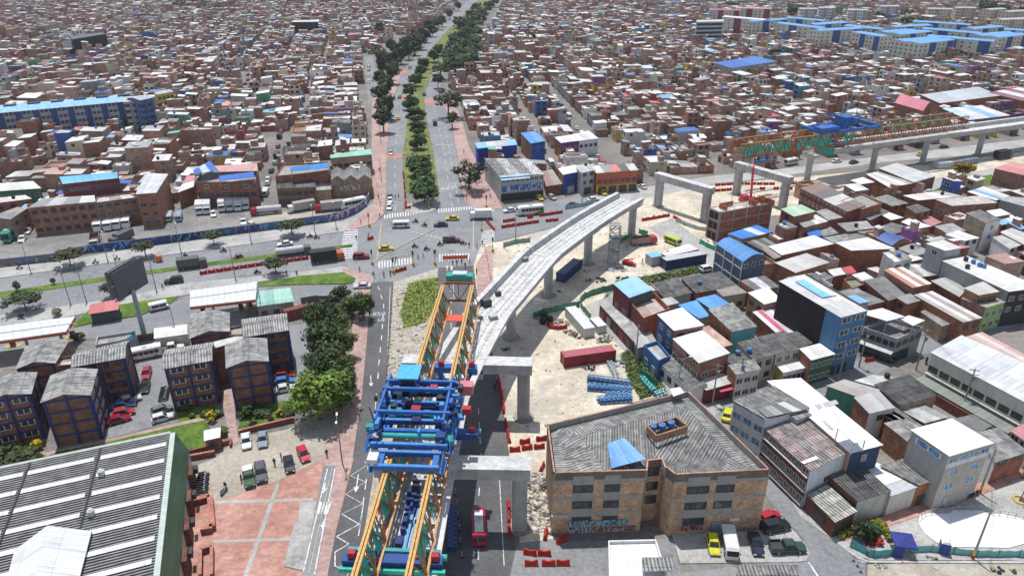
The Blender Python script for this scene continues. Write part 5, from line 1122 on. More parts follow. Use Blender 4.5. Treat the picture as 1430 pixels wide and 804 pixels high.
for npass,(where,ang,poly)in[(n_,r_)for n_ in(0,1,2)for r_ in REG]:
 W_=[g(*p)for p in poly];rng=random.Random(int(ang*1000)+npass)
 ang=ang+(math.pi/2 if npass==1 else 0)
 vv=Vector((math.cos(ang),math.sin(ang),0));uu=Vector((vv.y,-vv.x,0))
 us=[p.dot(uu)for p in W_];vs=[p.dot(vv)for p in W_]
 v0=min(vs);west='truck' in where and npass==0
 while v0<max(vs):
  blk=rng.uniform(62,100);vm=v0+blk/2;uin=[a for a in range(int(min(us)),int(max(us)),3)if inside(uu*a+vv*vm,W_)]
  if not uin:v0+=blk;continue
  u=uin[0]+1 if not west else uin[-1]-1-math.ceil((uin[-1]-uin[0])/28.0)*28.0
  while u<uin[-1]:
   D1=(rng.uniform(10.5,13.5)if not west else 12.0)if npass==0 else(7.5,5.5)[npass-1];v=v0+rng.uniform(-1,1);ve=v0+blk;base=2 if rng.random()<.8 else 3
   while v<ve:
    wd=(rng.choice((4.6,5.4,6,6,6.6,7.2,8.5))if rng.random()<.93 else 12)if npass==0 else(5.5,4.2)[npass-1]
    for side in(0,1):
     if side==0:O=uu*u+vv*(v+wd);U_,V_=-vv,uu
     else:O=uu*(u+2*D1)+vv*v;U_,V_=vv,-uu
     c=O+U_*wd/2+V_*D1/2
     d_=c.y*CP+CAMH*SP
     if d_<60:continue
     sx=715+PF*c.x/d_
     if sx<-150 or sx>1850 or(npass and(rng.random()<.3 or d_>700)):continue
     if not inside(c,W_):continue
     cells=[(int(p.x//2.5),int(p.y//2.5))for p in(O+U_*(wd*i/3)+V_*(D1*j/6)for i in(.3,1.5,2.7)for j in(.4,1.5,3,4.5,5.6))]
     if any(x in OCC for x in cells):continue
     cs=[O+U_*(wd*.15)+V_*.8,O+U_*(wd*.85)+V_*.8,O+V_*(D1-.8),O+U_*wd+V_*(D1-.8),c]
     if not all(inside(p,W_)for p in cs)or any(taken(p)for p in cs):continue
     OCC.update(cells);lots.append((d_,c,O,U_,V_,wd,D1,where,rng.random(),base))
    v+=wd+.06
   u+=(2*D1+(rng.uniform(4,6)if rng.random()<.6 else .3))if not west else 28.0
  v0+=blk+(rng.uniform(5,8)if npass==0 else 0)
lots.sort(key=lambda l:l[0]+(1e4 if not-20<715+PF*l[1].x/l[0]<1450 else 0))
n_hand=sum(1 for o in bpy.data.objects if o.get('category')=='house')
N_IND=max(0,298-n_hand)
farmb={}
FAR=MB()
for i,(d_,c,O,U_,V_,wd,D1,where,sd,bs)in enumerate(lots):
 rng=random.Random(int(sd*1e9))
 if i<N_IND:lot_house(O,U_,V_,wd,D1,rng,None,where,'houses '+where,base=bs)
 else:lot_house(O,U_,V_,wd,D1,rng,FAR,far_level=0 if d_<330 else 1,base=bs)
fo=FAR.build('far_houses',None,(0,600,0));tag(fo,'mass of far brick houses with white, grey and rust sheet roofs','houses',kind='stuff')
print('LOTS',len(lots),'hand',n_hand,'far faces',len(FAR.f))
# ---------------------------------------------------------------- west side: apartment blocks framed in blue
APB,BLU=('brick',(.27,.14,.09)),(.035,.055,.2)
def blue_grid(t_,edge,e,h,nv,fl=2.35,peak=0.0):
 O,U,N,L=edge(e);mb=MB()
 for k in range(4):mb.obox(O+N*.015+VZ(h-.35-k*fl),U*L,N*.12,VZ(.3),'paint',BLU)
 mb.build('floor_beam',t_,t_.location)
 for k in range(nv):
  m2=MB();m2.obox(O+N*.02+U*((L-.35)*k/(nv-1)),U*.35,N*.16,VZ(h-.05+(peak if 0<k<nv-1 else 0)),'paint',BLU);m2.build('column',t_,t_.location)
AH=9.4;AG='brown brick walk-up apartment blocks with blue frames'
def apt(label,pts,wins,grids,par=.9):
 t_,P,edge=bldg(label,pts,AH,APB,('fibro',[(.33,.33,.32),(.29,.29,.285),(.35,.35,.34)]),style='gable',par=par,ov=.3,win=wins,name='apartment_block',cat='apartments',fl=2.35,wh=1.15,group=None)
 for e,nv in grids:blue_grid(t_,edge,e,AH,nv,peak=par*.9 if e in(1,3)else 0)
 return t_
K(0,440,5.954)
apt('gable ended apartment block beside the parked red cars',[(350,722),(430,505),(800,455),(742,660)],[(2,5,4,0,'white',1.3)],[(3,3),(2,3)])
apt('apartment block with white barred windows beside the corner shrubs',[(-150,735),(-60,560),(295,482),(250,650)],[(3,2,4,0,'white',2.1)],[(3,3),(2,3)])
apt('apartment block set back beside the white minibus',[(605,425),(1032,352),(1062,215),(638,322)],[(0,4,4,0,'dark',1.0)],[(0,3),(1,2)])
apt('apartment block behind the filling station forecourt, roof half hidden by the stair hall',[(140,445),(225,262),(565,212),(450,395)],[(3,2,2,0,'dark')],[(3,2)])
bldg('flat roofed stair hall with pipe railing between western apartment blocks',[(275,440),(300,375),(600,335),(622,405)],8.8,APB,sl((.34,.34,.33),(.6,.6,.58),(.3,.3,.3)),style='par',par=.5,name='stair_hall',cat='building')
K(220,430,5.954)
apt('apartment block with window rows and patched roof beside the parked motorcycles',[(55,502),(442,432),(458,288),(75,352)],[(0,2,4,0,'white',2.2)],[(0,3),(1,2)])
apt('gable ended apartment block with blank brick panels by the planted garden',[(580,495),(572,318),(900,258),(912,440)],[(2,4,4,0,'white',1.2)],[(3,3),(2,3)])
apt('apartment block set back beside the tall green trees',[(722,238),(1078,182),(1066,48),(710,98)],[(0,4,4,0,'dark',1.0)],[(0,3),(1,2)])
apt('apartment block with plain grey roof behind the white roofed forecourt strip',[(272,252),(282,58),(590,42),(590,190)],[(3,2,3,0,'dark')],[(3,2)])
bldg('flat roofed stair hall with washing lines between eastern apartment blocks',[(432,232),(440,190),(705,140),(715,220)],8.8,APB,sl((.3,.3,.3),(.36,.36,.35)),style='par',par=.5,name='stair_hall',cat='building')
bldg('brick link building below the washing line stair hall',[(462,335),(455,290),(700,230),(715,262)],8.4,APB,sl((.62,.61,.6)),name='stair_hall',cat='building')
# ---------------------------------------------------------------- corrugated warehouse with dark green flank
WZ=7.2
K(0,600,3.943)
a,b_,c_=q(-250,275,WZ),q(940,28,WZ),q(840,880,WZ);d_=a+c_-b_
wt=thing('warehouse','large warehouse with grey ribbed roof, white skylight strips and green flank','warehouse',cen([a,b_,c_,d_]))
FOOT.append([a,b_,c_,d_])
U=(b_-a);LU=U.length;U.normalize();V=(d_-a);LV=V.length;V.normalize()
n=62;mb=MB();sky=[]
for k in range(n):
 t0=LV*k/n;pw=LV/n;p=a+V*t0
 w_=k%8==4
 cl=(.2,.195,.19)if k%2 else(.225,.22,.215)
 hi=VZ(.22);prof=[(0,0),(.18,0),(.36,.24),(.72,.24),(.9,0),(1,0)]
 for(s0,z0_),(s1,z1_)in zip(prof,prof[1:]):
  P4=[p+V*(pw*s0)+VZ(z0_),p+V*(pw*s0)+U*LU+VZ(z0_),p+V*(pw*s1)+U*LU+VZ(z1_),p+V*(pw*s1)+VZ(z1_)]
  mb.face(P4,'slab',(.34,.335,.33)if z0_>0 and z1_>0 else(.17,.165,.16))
 if w_:
  for x0,x1 in((.01,.32),(.34,.64),(.67,.985)):
   m2=MB();m2.obox(p+V*(pw*.1)+U*(LU*x0)+VZ(.27),U*(LU*(x1-x0)),V*(pw*1.8),VZ(.05),'zinc',(.74,.75,.76));m2.build('skylight_strip',wt,wt.location)
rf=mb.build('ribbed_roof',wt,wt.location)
for x in(.33,.655):
 m2=MB();m2.obox(a+U*(LU*x)+VZ(.3),U*.22,V*LV,VZ(.1),'paint',(.035,.035,.035));m2.build('expansion_joint',wt,wt.location)
m2=MB();m2.obox(a-V*.55+VZ(-.2),U*LU,V*.6,VZ(.6),'plaster',(.45,.46,.43));m2.build('gutter',wt,wt.location)
m2=MB();m2.obox(b_+VZ(-.1),U*.75,V*LV,VZ(.5),'plaster',(.48,.56,.5));m2.build('eave_trim',wt,wt.location)
e0,e1=b_+U*.75+VZ(.2),b_+U*.75+V*LV+VZ(.2);o0,o1=b_+U*2.1+V*.3+VZ(-3.6),b_+U*2.1+V*LV+VZ(-3.6)
m2=MB();roof_strips(m2,[e0,o0,o1,e1],'zinc',[(.045,.105,.065),(.05,.115,.07),(.045,.105,.065)],.1);m2.build('green_flank',wt,wt.location)
m2=MB();A=Vector((a.x,a.y,0));m2.prism([(p.x,p.y)for p in(a,b_,b_+U*2.0,c_+U*2.0,d_)],0,WZ-3.7,'plaster',(.42,.42,.4),top='none');m2.face([(a.x,a.y,0),(b_.x,b_.y,0),tuple(b_),tuple(a)],'plaster',(.42,.42,.4));m2.build('wall',wt,wt.location)
for k,t_ in enumerate((.11,.3,.49,.68)):
 p=b_+V*(LV*t_)+U*2.0;m2=MB();m2.obox((p.x,p.y,0),U*.8,V*2.6,VZ(3.2),'brick',(.16,.075,.06));m2.obox((p.x+U.x*.9,p.y+U.y*.9,2.1),U*.5,V*1.2,VZ(.9),'paint',(.05,.05,.05));m2.build('buttress',wt,wt.location)
r0,r1=q(262,525,WZ+3.2),q(150,960,WZ+3.2);w0,w1=q(505,555,WZ+.9),q(400,960,WZ+.9);l0,l1=q(80,660,WZ+.9),q(0,960,WZ+.9)
for f4 in([r0,w0,w1,r1],[l0,r0,r1,l1]):
 m2=MB();roof_strips(m2,f4[1:]+f4[:1],'zinc',[(.68,.7,.72),(.72,.74,.76),(.66,.68,.7)],.1);m2.build('porch_roof',wt,wt.location)
m2=MB();m2.face([(l0.x,l0.y,WZ),(w0.x,w0.y,WZ),tuple(w0),tuple(r0),tuple(l0)],'plaster',(.5,.5,.5));m2.build('gable_wall',wt,wt.location)
for X,Y in((562,250),(505,470)):
 p=q(X,Y,WZ+.3);m2=MB();m2.box(p.x-.35,p.x+.35,p.y-.35,p.y+.35,p.z,p.z+.9,'paint',(.6,.6,.6));m2.tube((p.x,p.y,p.z+.9),(p.x,p.y,p.z+1.2),.5,.2,8,'paint',(.65,.65,.65));m2.build('roof_vent',wt,wt.location)
# low brick planter walls on the plaza
def low_wall(name,pts,h,label,mat='brick',col=(.26,.1,.075),wd=.4,cat='wall',z0=0.0,cap=None,world=False,group=None):
 P=pts if world else[q(*p)for p in pts];mb=MB()
 for a,b_ in zip(P,P[1:]):mb.bar((a.x,a.y,z0+h/2),(b_.x,b_.y,z0+h/2),wd,h,mat,col)
 o=mb.build(name,None,P[0]);tag(o,label,cat,group)
 if cap:
  m2=MB()
  for a,b_ in zip(P,P[1:]):m2.bar((a.x,a.y,z0+h+.04),(b_.x,b_.y,z0+h+.04),wd+.06,.08,mat,cap)
  m2.build('coping',o,P[0])
 return o
K(240,640,4.904)
low_wall('planter_wall',[(150,318),(268,285),(285,500),(205,512)],1.1,'three sided red brick planter wall beside the parked motorcycles',cap=(.45,.2,.15),wd=.8)
low_wall('planter_wall',[(202,830),(205,655),(282,630),(280,830)],1.1,'red brick ramp wall at the plaza edge',cap=(.42,.2,.16))
K(230,560,5.289)
low_wall('garden_wall',[(160,440),(375,400)],1.0,'red brick garden wall beside the courtyard lawn',cap=(.4,.2,.15))
low_wall('garden_wall',[(160,400),(330,355),(495,310),(490,345)],.9,'dark red brick planter wall under the white kiosk')
low_wall('garden_wall',[(550,250),(700,210),(960,150)],1.0,'red brick garden wall behind the two parked sedans',cap=(.4,.2,.15))
kt,P,edge=bldg('small white roofed guard kiosk by the courtyard gate',[(297,222),(405,200),(402,265),(300,288)],2.6,('brick',(.28,.12,.09)),W1,name='guard_kiosk',cat='kiosk',win=[(2,1,1,0,'dark',1.2,.9)])
K(0,360,5.5)
bldg('yard wall building with blue tarpaulin roof by the mast foot',[(745,605),(1035,560),(1055,610),(730,668)],3.0,GB,sl((.36,.36,.35),(.3,.3,.3),(.32,.32,.32),(.2,.45,.65)),style='par',par=.6,name='store_room')
# ---------------------------------------------------------------- filling station canopies, pumps, kiosk, billboard
def station_canopy(label,pts,h,posts,fascia=(.45,.09,.04),stripes=None):
 P=[q(*p,h)for p in pts];c=cen(P);t_=thing('station_canopy',label,'canopy',(c.x,c.y,0))
 mb=MB();mb.prism([(p.x,p.y)for p in P],h-.7,h,'paint',(.66,.67,.67),bottom=True);mb.build('canopy_slab',t_,t_.location)
 for k in range(4):
  a,b_=P[k],P[(k+1)%4];d=(b_-a).normalized();N=Vector((d.y,-d.x,0));N=N if N.dot((a+b_)/2-Vector((c.x,c.y,h)))>0 else-N
  if stripes is None or k in stripes:
   m2=MB();m2.obox(a+N*.02-VZ(.72),b_-a,N*.08,VZ(.52),'paint',fascia);m2.build('fascia',t_,t_.location)
 n=12;U=P[1]-P[0];V=P[3]-P[0]
 m2=MB()
 for k in range(1,n):m2.bar(P[0]+U*(k/n)+VZ(.02),P[0]+U*(k/n)+V+VZ(.02),.1,.06,'paint',(.5,.5,.5))
 m2.bar(P[0]+V*.5+VZ(.03),P[0]+V*.5+U+VZ(.03),.25,.1,'paint',(.3,.3,.3));tag(m2.build('roof_seam',t_,t_.location),kind='stuff')
 for fx,fy in posts:
  p=P[0]+U*fx+V*fy;m2=MB();m2.bar((p.x,p.y,0),(p.x,p.y,h-.7),.45,.45,'paint',(.4,.33,.2));m2.build('post',t_,t_.location)
 return t_,P
station_canopy('long filling station canopy with red fascia beside the stair hall blocks',[(-260,558),(575,448),(505,565),(-260,672)],5.4,[(.2,.55),(.5,.55),(.82,.55)])
K(220,360,5.5)
station_canopy('filling station canopy with orange fascia beside the mint green roof',[(250,252),(765,182),(752,318),(248,375)],5.4,[(.3,.6),(.8,.6)],(.5,.12,.04),(2,))
bldg('station shop with mint green roof',[(765,262),(1012,232),(1042,335),(768,372)],3.6,GB,('zinc',[(.32,.56,.46),(.26,.46,.4),(.36,.6,.5),(.34,.58,.48)]),name='station_shop',cat='shop',win=[(2,3,1,0,'dark')])
bldg('long white roofed forecourt shed beside the light pole',[(-20,545),(220,515),(225,585),(-20,618)],2.8,CRM,('zinc',[(.7,.7,.66),(.68,.68,.65)]),name='shed',cat='shed')
def pump(label,X,Y):
 p=q(X,Y);t_=thing('fuel_pump',label,'fuel pump',p,R(20),'fuel pumps');pb('box','cabinet',t_,-.5,.5,-.3,.3,0,1.7,'paint',(.3,.08,.06));pb('box','display',t_,-.35,.35,-.34,-.3,1.0,1.5,'glass',(.04,.05,.06))
 pb('box','island',t_,-1.6,1.6,-.6,.6,.02,.18,'paint',(.5,.4,.08))
for X,Y in((355,430),(715,375),(645,400)):pump('dark red fuel pump on yellow island under the orange fascia canopy',X,Y)
K(0,360,5.5)
for X,Y in((105,680),(565,610)):pump('dark red fuel pump on yellow island under the red fascia canopy',X,Y)
rk,P,edge=bldg('small food stall with pinkish red roof on the station lawn',[(705,372),(905,335),(900,395),(692,428)],2.9,DG,('zinc',[(.5,.16,.15),(.55,.2,.19)]),rs=(.3,.3,0,0),ov=.35,name='food_stall',cat='stall')
# billboard on its mast
bb=thing('billboard','tall dark billboard on steel mast beside the red roofed stall','billboard',g(203,473))
base=bb.location.copy()
top=Vector((base.x,base.y,0))
m2=MB();m2.tube(base,base+VZ(12),.55,.45,12,'paint',(.32,.35,.38));m2.build('mast',bb,bb.location)
pc=base+Vector((-1.2,1.0,0));du=Vector((.22,.97,0)).normalized();dn=Vector((du.y,-du.x,0))
for s_ in(-1,1):
 m2=MB();o=pc-du*4.6+dn*(.9*s_)+VZ(11.2);m2.obox(o,du*9.2,dn*.15,VZ(6.4),'paint',(.1,.105,.11)if s_>0 else(.3,.3,.3));m2.build('panel',bb,bb.location)
m2=MB()
for k in range(7):
 p=pc-du*4.6+du*(1.53*k)
 m2.bar(p+dn*.85+VZ(11.2),p-dn*.7+VZ(17.4),.1,.1,'paint',(.2,.2,.2));m2.bar(p-dn*.7+VZ(11.2),p+dn*.85+VZ(17.4),.1,.1,'paint',(.2,.2,.2))
for z in(11.0,14.2,17.6):m2.bar(pc-du*4.6+VZ(z),pc+du*4.6+VZ(z),.25,.25,'paint',(.22,.22,.22))
m2.build('lattice',bb,bb.location)
# ---------------------------------------------------------------- graffiti wall round the truck lot
def gwall(pxs,h,label,pal,seed):
 P=[g(*p)for p in pxs];t_=thing('graffiti_wall',label,'wall',P[0]);r=random.Random(seed)
 for a,b_ in zip(P,P[1:]):
  U=b_-a;L=U.length;U.normalize();N=Vector((U.y,-U.x,0));N=N if N.y<0 else-N
  m2=MB();m2.bar(a+VZ(h/2),b_+VZ(h/2),.25,h,'plaster',r.choice(((.3,.3,.32),(.2,.22,.26),(.4,.4,.38))));m2.build('wall_panel',t_,t_.location)
  n=max(1,int(L/7))
  for k in range(n):
   cs=[r.choice(pal)for _ in range(3)]
   graffiti(t_,a,U,N*1.0 if True else N,L*k/n+.2,L*(k+1)/n-.1,.15,h-.15,cs,r.randrange(9999),letters=6,bg_=tuple(x*.5 for x in r.choice(pal)))
PALB=[(.06,.12,.4),(.12,.3,.55),(.5,.5,.55),(.04,.06,.18),(.25,.12,.35),(.1,.35,.4)]
PALY=[(.5,.4,.08),(.55,.5,.2),(.06,.08,.25),(.3,.3,.35),(.12,.2,.4)]
_go=graffiti
def graffiti(parent,A,U,N,*a,**k):return _go(parent,A+N*.13,U,N,*a,**k)
gwall([(-60,382),(0,373),(77,364.5)],2.3,'low wall with yellow and blue graffiti letters along the west avenue',PALY,3)
gwall([(80,361),(125,353),(185,346),(240,338.5),(289,332),(330,326.5),(400,317.5),(455,310)],2.4,'long boundary wall covered in blue graffiti along the truck lot',PALB,5)
gwall([(455,310),(480,305),(497,298),(508,290),(515,281),(518,272)],2.4,'curved boundary wall with purple and blue graffiti at the corner',PALB,9)
graffiti=_go
rr=random.Random(2)
low_wall('garden_wall',[g(182,478),g(250,470),g(262,462)],1.6,'dark weathered wall behind the white minibus',mat='brick',col=(.24,.17,.12),world=True)
low_wall('garden_wall',[g(398,447),g(440,437)],2.6,'red brown brick wall beside the tall green trees',col=(.24,.09,.065),world=True,wd=1.6)
# ---------------------------------------------------------------- the viaduct under construction
CON=(.47,.47,.46)
def catmull(P,n=6):
 out=[]
 for i in range(len(P)-1):
  p0,p1,p2,p3=P[max(0,i-1)],P[i],P[i+1],P[min(len(P)-1,i+2)]
  for k in range(n):
   t=k/n;out.append(0.5*((2*p1)+(p2-p0)*t+(2*p0-5*p1+4*p2-p3)*t*t+(3*p1-p0-3*p2+p3)*t**3))
 out.append(P[-1]);return out
ZD=12.3
Rpx=[(900,276.5),(849,306.7),(795.5,345.5),(777,362),(733,414),(712,440),(691,478),(671,518),(655,557),(646.5,600),(635.7,658.7),(626,712),(619,755)]
Re=[g(*p,ZD)for p in Rpx];Re.append(Re[-1]+(Re[-1]-Re[-3]).normalized()*14)
Re=catmull(Re,5)
def tangents(P):return[((P[min(len(P)-1,i+1)]-P[max(0,i-1)]).normalized())for i in range(len(P))]
T=tangents(Re);HW=4.6
CL=[p+Vector((t.y,-t.x,0))*HW for p,t in zip(Re,T)]
PROF=[(-4.6,12.3),(-4.6,11.85),(-4.05,10.45),(-3.0,10.1),(3.0,10.1),(4.05,10.45),(4.6,11.85),(4.6,12.3),(3.5,12.3),(3.25,10.75),(-3.25,10.75),(-3.5,12.3)]
def sweep(mb,C,prof,mat='concrete',col=CON,colf=None):
 T=tangents(C);rings=[]
 for p,t in zip(C,T):
  s_=Vector((t.y,-t.x,0));rings.append([Vector((p.x,p.y,0))+s_*x+VZ(z)for x,z in prof])
 n=len(prof)
 for a,b_ in zip(rings,rings[1:]):
  for k in range(n):
   j=(k+1)%n;mb.face([a[k],b_[k],b_[j],a[j]],mat,colf(k)if colf else col)
 mb.face(rings[0][::-1],mat,col);mb.face(rings[-1],mat,col)
def arclen(P):
 s_=[0]
 for a,b_ in zip(P,P[1:]):s_.append(s_[-1]+(a-b_).length)
 return s_
def sub(P,s0,s1):
 L=arclen(P);out=[]
 def at(s_):
  for k in range(len(P)-1):
   if s_<=L[k+1]:return P[k].lerp(P[k+1],(s_-L[k])/max(1e-9,L[k+1]-L[k]))
  return P[-1]
 out=[at(s0)]+[P[k]for k in range(len(P))if s0+.3<L[k]<s1-.3]+[at(s1)];return out
def near_s(P,x,y):
 L=arclen(P);k=min(range(len(P)),key=lambda i:(P[i].x-x)**2+(P[i].y-y)**2);return L[k]
def deck(label,C,cuts,plinth=True):
 t_=thing('viaduct',label,'viaduct',(C[0].x,C[0].y,0));L=arclen(C)[-1];cuts=[0]+cuts+[L]
 for i,(s0,s1)in enumerate(zip(cuts,cuts[1:])):
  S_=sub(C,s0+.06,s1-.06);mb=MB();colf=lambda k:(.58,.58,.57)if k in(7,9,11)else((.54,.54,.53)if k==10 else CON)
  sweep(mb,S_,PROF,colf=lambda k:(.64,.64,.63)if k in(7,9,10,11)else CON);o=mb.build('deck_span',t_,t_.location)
  if plinth:
   for off in(-2.1,-.75,.75,2.1):
    m2=MB();s_=s0+.5
    while s_<s1-1.2:
     a,b_=sub(C,s_,s_+.85)[0],sub(C,s_,s_+.85)[-1];t=(b_-a).normalized();sd=Vector((t.y,-t.x,0))*off
     m2.bar(Vector((a.x,a.y,10.82))+sd,Vector((b_.x,b_.y,10.82))+sd,.32,.05,'concrete',(.5,.5,.49));s_+=1.5
    tag(m2.build('rail_plinth',o,t_.location),kind='stuff')
   for off in(-1.42,1.42):
    S2=sub(C,s0+.1,s1-.1);m2=MB();sweep(m2,S2,[(off-.22,10.76),(off+.22,10.76),(off+.22,10.84),(off-.22,10.84)],'concrete',(.74,.74,.73));m2.build('walkway_strip',o,t_.location)
 return t_
cuts=[near_s(CL,*p)for p in((21.5,176.7),(9.7,156.2),(-3,136),(-9.5,109),(-13,81))]
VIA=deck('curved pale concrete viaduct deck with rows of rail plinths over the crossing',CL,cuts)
def lattice(mb,p,w_,h,n,col,r=.08):
 for sx in(-1,1):
  for sy in(-1,1):mb.bar(p+Vector((sx*w_,sy*w_,0)),p+Vector((sx*w_,sy*w_,h)),r*1.5,r*1.5,'paint',col)
 C4=[(-1,-1),(1,-1),(1,1),(-1,1)]
 for k in range(n):
  z0_,z1_=h*k/n,h*(k+1)/n
  for j in range(4):
   a,b_=C4[j],C4[(j+1)%4]
   mb.bar(p+Vector((a[0]*w_,a[1]*w_,z1_)),p+Vector((b_[0]*w_,b_[1]*w_,z1_)),r,r,'paint',col)
   mb.bar(p+Vector((a[0]*w_,a[1]*w_,z0_)),p+Vector((b_[0]*w_,b_[1]*w_,z1_)),r,r,'paint',col)
def pier(label,p,h=10.1,r=1.1,dirv=None,cap=True,rect=False,capw=2.6):
 t_=thing('viaduct_pier',label,'pier',(p[0],p[1],0));mb=MB()
 if rect:mb.prism([(x*r*1.02,y*r)for x,y in((-1,-.7),(-.7,-1),(.7,-1),(1,-.7),(1,.7),(.7,1),(-.7,1),(-1,.7))],0,h,'concrete',CON)
 else:mb.tube((0,0,0),(0,0,h-(1.2 if cap else 0)),r,r,20,'concrete',CON,caps=True)
 mb.build('column',t_)
 if cap:
  d=Vector(dirv).normalized();n_=Vector((-d.y,d.x,0));m2=MB()
  b4=[VZ(h-1.6)+n_*(s_*.95*r)+d*(u*.95*r)for s_,u in((-1,-1),(1,-1),(1,1),(-1,1))]
  t4=[VZ(h-.35)+n_*(s_*capw)+d*(u*1.15)for s_,u in((-1,-1),(1,-1),(1,1),(-1,1))]
  m2.hexa(b4,t4,'concrete',CON);m2.hexa(t4,[q_+VZ(.35)for q_ in t4],'concrete',(.5,.5,.49));m2.build('pier_cap',t_)
 m2=MB();m2.prism([(2.0*math.cos(k*math.pi/4),2.0*math.sin(k*math.pi/4))for k in range(8)],0,.3,'concrete',(.36,.34,.3));m2.build('footing',t_)
 return t_
for k,(p,nb)in enumerate((((714,474),'beside the fork of blue hoses'),((770,414),'between the navy container and the green net fence'),((827,367),'beside the scaffold tower'),((887,329),'behind the red lorry'))):
 P0=g(*p);i=min(range(len(CL)),key=lambda i:(CL[i]-P0).length);c=CL[i];pier('round concrete pier under the curved deck '+nb,(c.x*.5+P0.x*.5,c.y*.5+P0.y*.5),10.1,1.12,tangents(CL)[i])
def portal(label,pl,pr,z0_,z1_,wd=3.0,r=1.12,gap=None,ext=1.5):
 t_=thing('portal_pier',label,'pier',(pl.x,pl.y,0));d=(pr-pl);d.z=0;L=d.length;d.normalize();n_=Vector((-d.y,d.x,0));A=Vector((pl.x,pl.y,0))
 for k,p in enumerate((A,A+d*L)):
  mb=MB();mb.prism([(p.x+d.x*x*r+n_.x*y*r,p.y+d.y*x*r+n_.y*y*r)for x,y in((-1,-.75),(-.75,-1),(.75,-1),(1,-.75),(1,.75),(.75,1),(-.75,1),(-1,.75))],0,z0_,'concrete',(.42,.42,.41));mb.build('column',t_,t_.location)
  m2=MB();m2.prism([(p.x+2*math.cos(a*math.pi/4),p.y+2*math.sin(a*math.pi/4))for a in range(8)],0,.25,'concrete',(.34,.32,.28));m2.build('footing',t_,t_.location)
 segs=[(-ext,L+ext,z0_,z1_)]if gap is None else[(-ext,gap[0],z0_,z1_),(gap[1],L+ext,z0_,z1_)]
 for x0,x1,za,zb in segs:
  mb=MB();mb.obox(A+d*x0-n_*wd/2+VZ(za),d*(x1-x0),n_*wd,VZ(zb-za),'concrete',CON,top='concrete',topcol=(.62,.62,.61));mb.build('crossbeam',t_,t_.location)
 if gap:
  mb=MB();mb.obox(A+d*(gap[0]+.01)-n_*wd/2+VZ(z0_-1.2),d*(gap[1]-gap[0]-.02),n_*wd,VZ(1.05),'concrete',CON);mb.build('crossbeam',t_,t_.location)
 return t_
portal('concrete portal pier spanning the road where the red minibus passes',Vector((-18.2,81.6,0)),Vector((1.15,81.0,0)),10.3,12.2,gap=(.6,9.8))
portal('concrete portal pier ending beside the sandy yard with the red container',Vector((-18.0,109.3,0)),Vector((2.1,108.3,0)),10.3,12.2,gap=(3.6,12.9))
portal('bare concrete portal pier standing in front of the street of shops',Vector((48.0,223.6,0)),Vector((60.0,209.8,0)),9.0,11.2,2.6,ext=1.6)
portal('bare concrete portal pier carrying blue gantry feet',Vector((77.3,236.0,0)),Vector((88.0,221.0,0)),8.9,11.1,2.6,ext=1.6)
# studs along the bare crossbeams
d2=Vector((.9226,.3857,0));C2a=Vector((112.5,252.6,0));CL2=[C2a+d2*s_ for s_ in(0,30,62,94,130,170)]
deck('straight concrete viaduct deck beyond the portal piers',CL2[::-1],[42,73,103,132][:4],plinth=False)
for k,(p,nb)in enumerate((((1126,253),'under the green launching support'),((1214,238.5),'beside the yellow taxi'),((1295,231),'beside the grey site tent'),((1378,220.5),'beside the black covered lorry'))):
 P0=g(*p);s_=(P0-C2a).dot(d2);c=C2a+d2*s_;pier('hammerhead concrete pier '+nb,(c.x,c.y),10.1,1.1,d2)
# ---------------------------------------------------------------- launching gantries
ORA,ORD,BL,GRNN=(.5,.2,.045),(.3,.095,.025),(.03,.105,.35),(.05,.5,.36)
PL=2.6;TH=4.3
def _diag(yb,yt):
 mb=MB();mb.bar((0,yb,0),(PL,yt,TH),.17,.17,'paint',ORD);return mb.mesh('diagonal')
def _vert():
 mb=MB();mb.bar((0,YB[1],0),(0,YT[1],TH),.16,.16,'paint',ORA);return mb.mesh('vertical_strut')
def _brace():
 mb=MB();mb.bar((0,YB[0],0),(PL,YB[1],0),.12,.12,'paint',ORD);mb.bar((PL,YB[0],0),(PL,YB[1],0),.14,.14,'paint',ORD);return mb.mesh('cross_brace')
def _net(w_,h,seed):
 r=random.Random(seed);mb=MB();n=3
 for k in range(n):
  x0,x1=w_*k/n,w_*(k+1)/n;z0_=r.uniform(0,.8);z1_=h-r.uniform(0,.8);y0,y1=r.uniform(-.12,.12),r.uniform(-.12,.12);ln=r.uniform(.0,.4)
  mb.hexa([(x0,y0,z0_),(x1,y1,z0_),(x1,y1+.03,z0_),(x0,y0+.03,z0_)],[(x0+ln,y0,z1_),(x1+ln,y1,z1_),(x1+ln,y1+.03,z1_),(x0+ln,y0+.03,z1_)],'paint',GRNN)
 return mb.mesh('net_panel')
YB,YT=(-.3,1.75),(.3,.72)
DM=[_diag(YB[0],YT[0]),_diag(YB[1],YT[1])];VM,BM=_vert(),_brace();NM=[_net(2.1,4.0,s_)for s_ in range(5)]
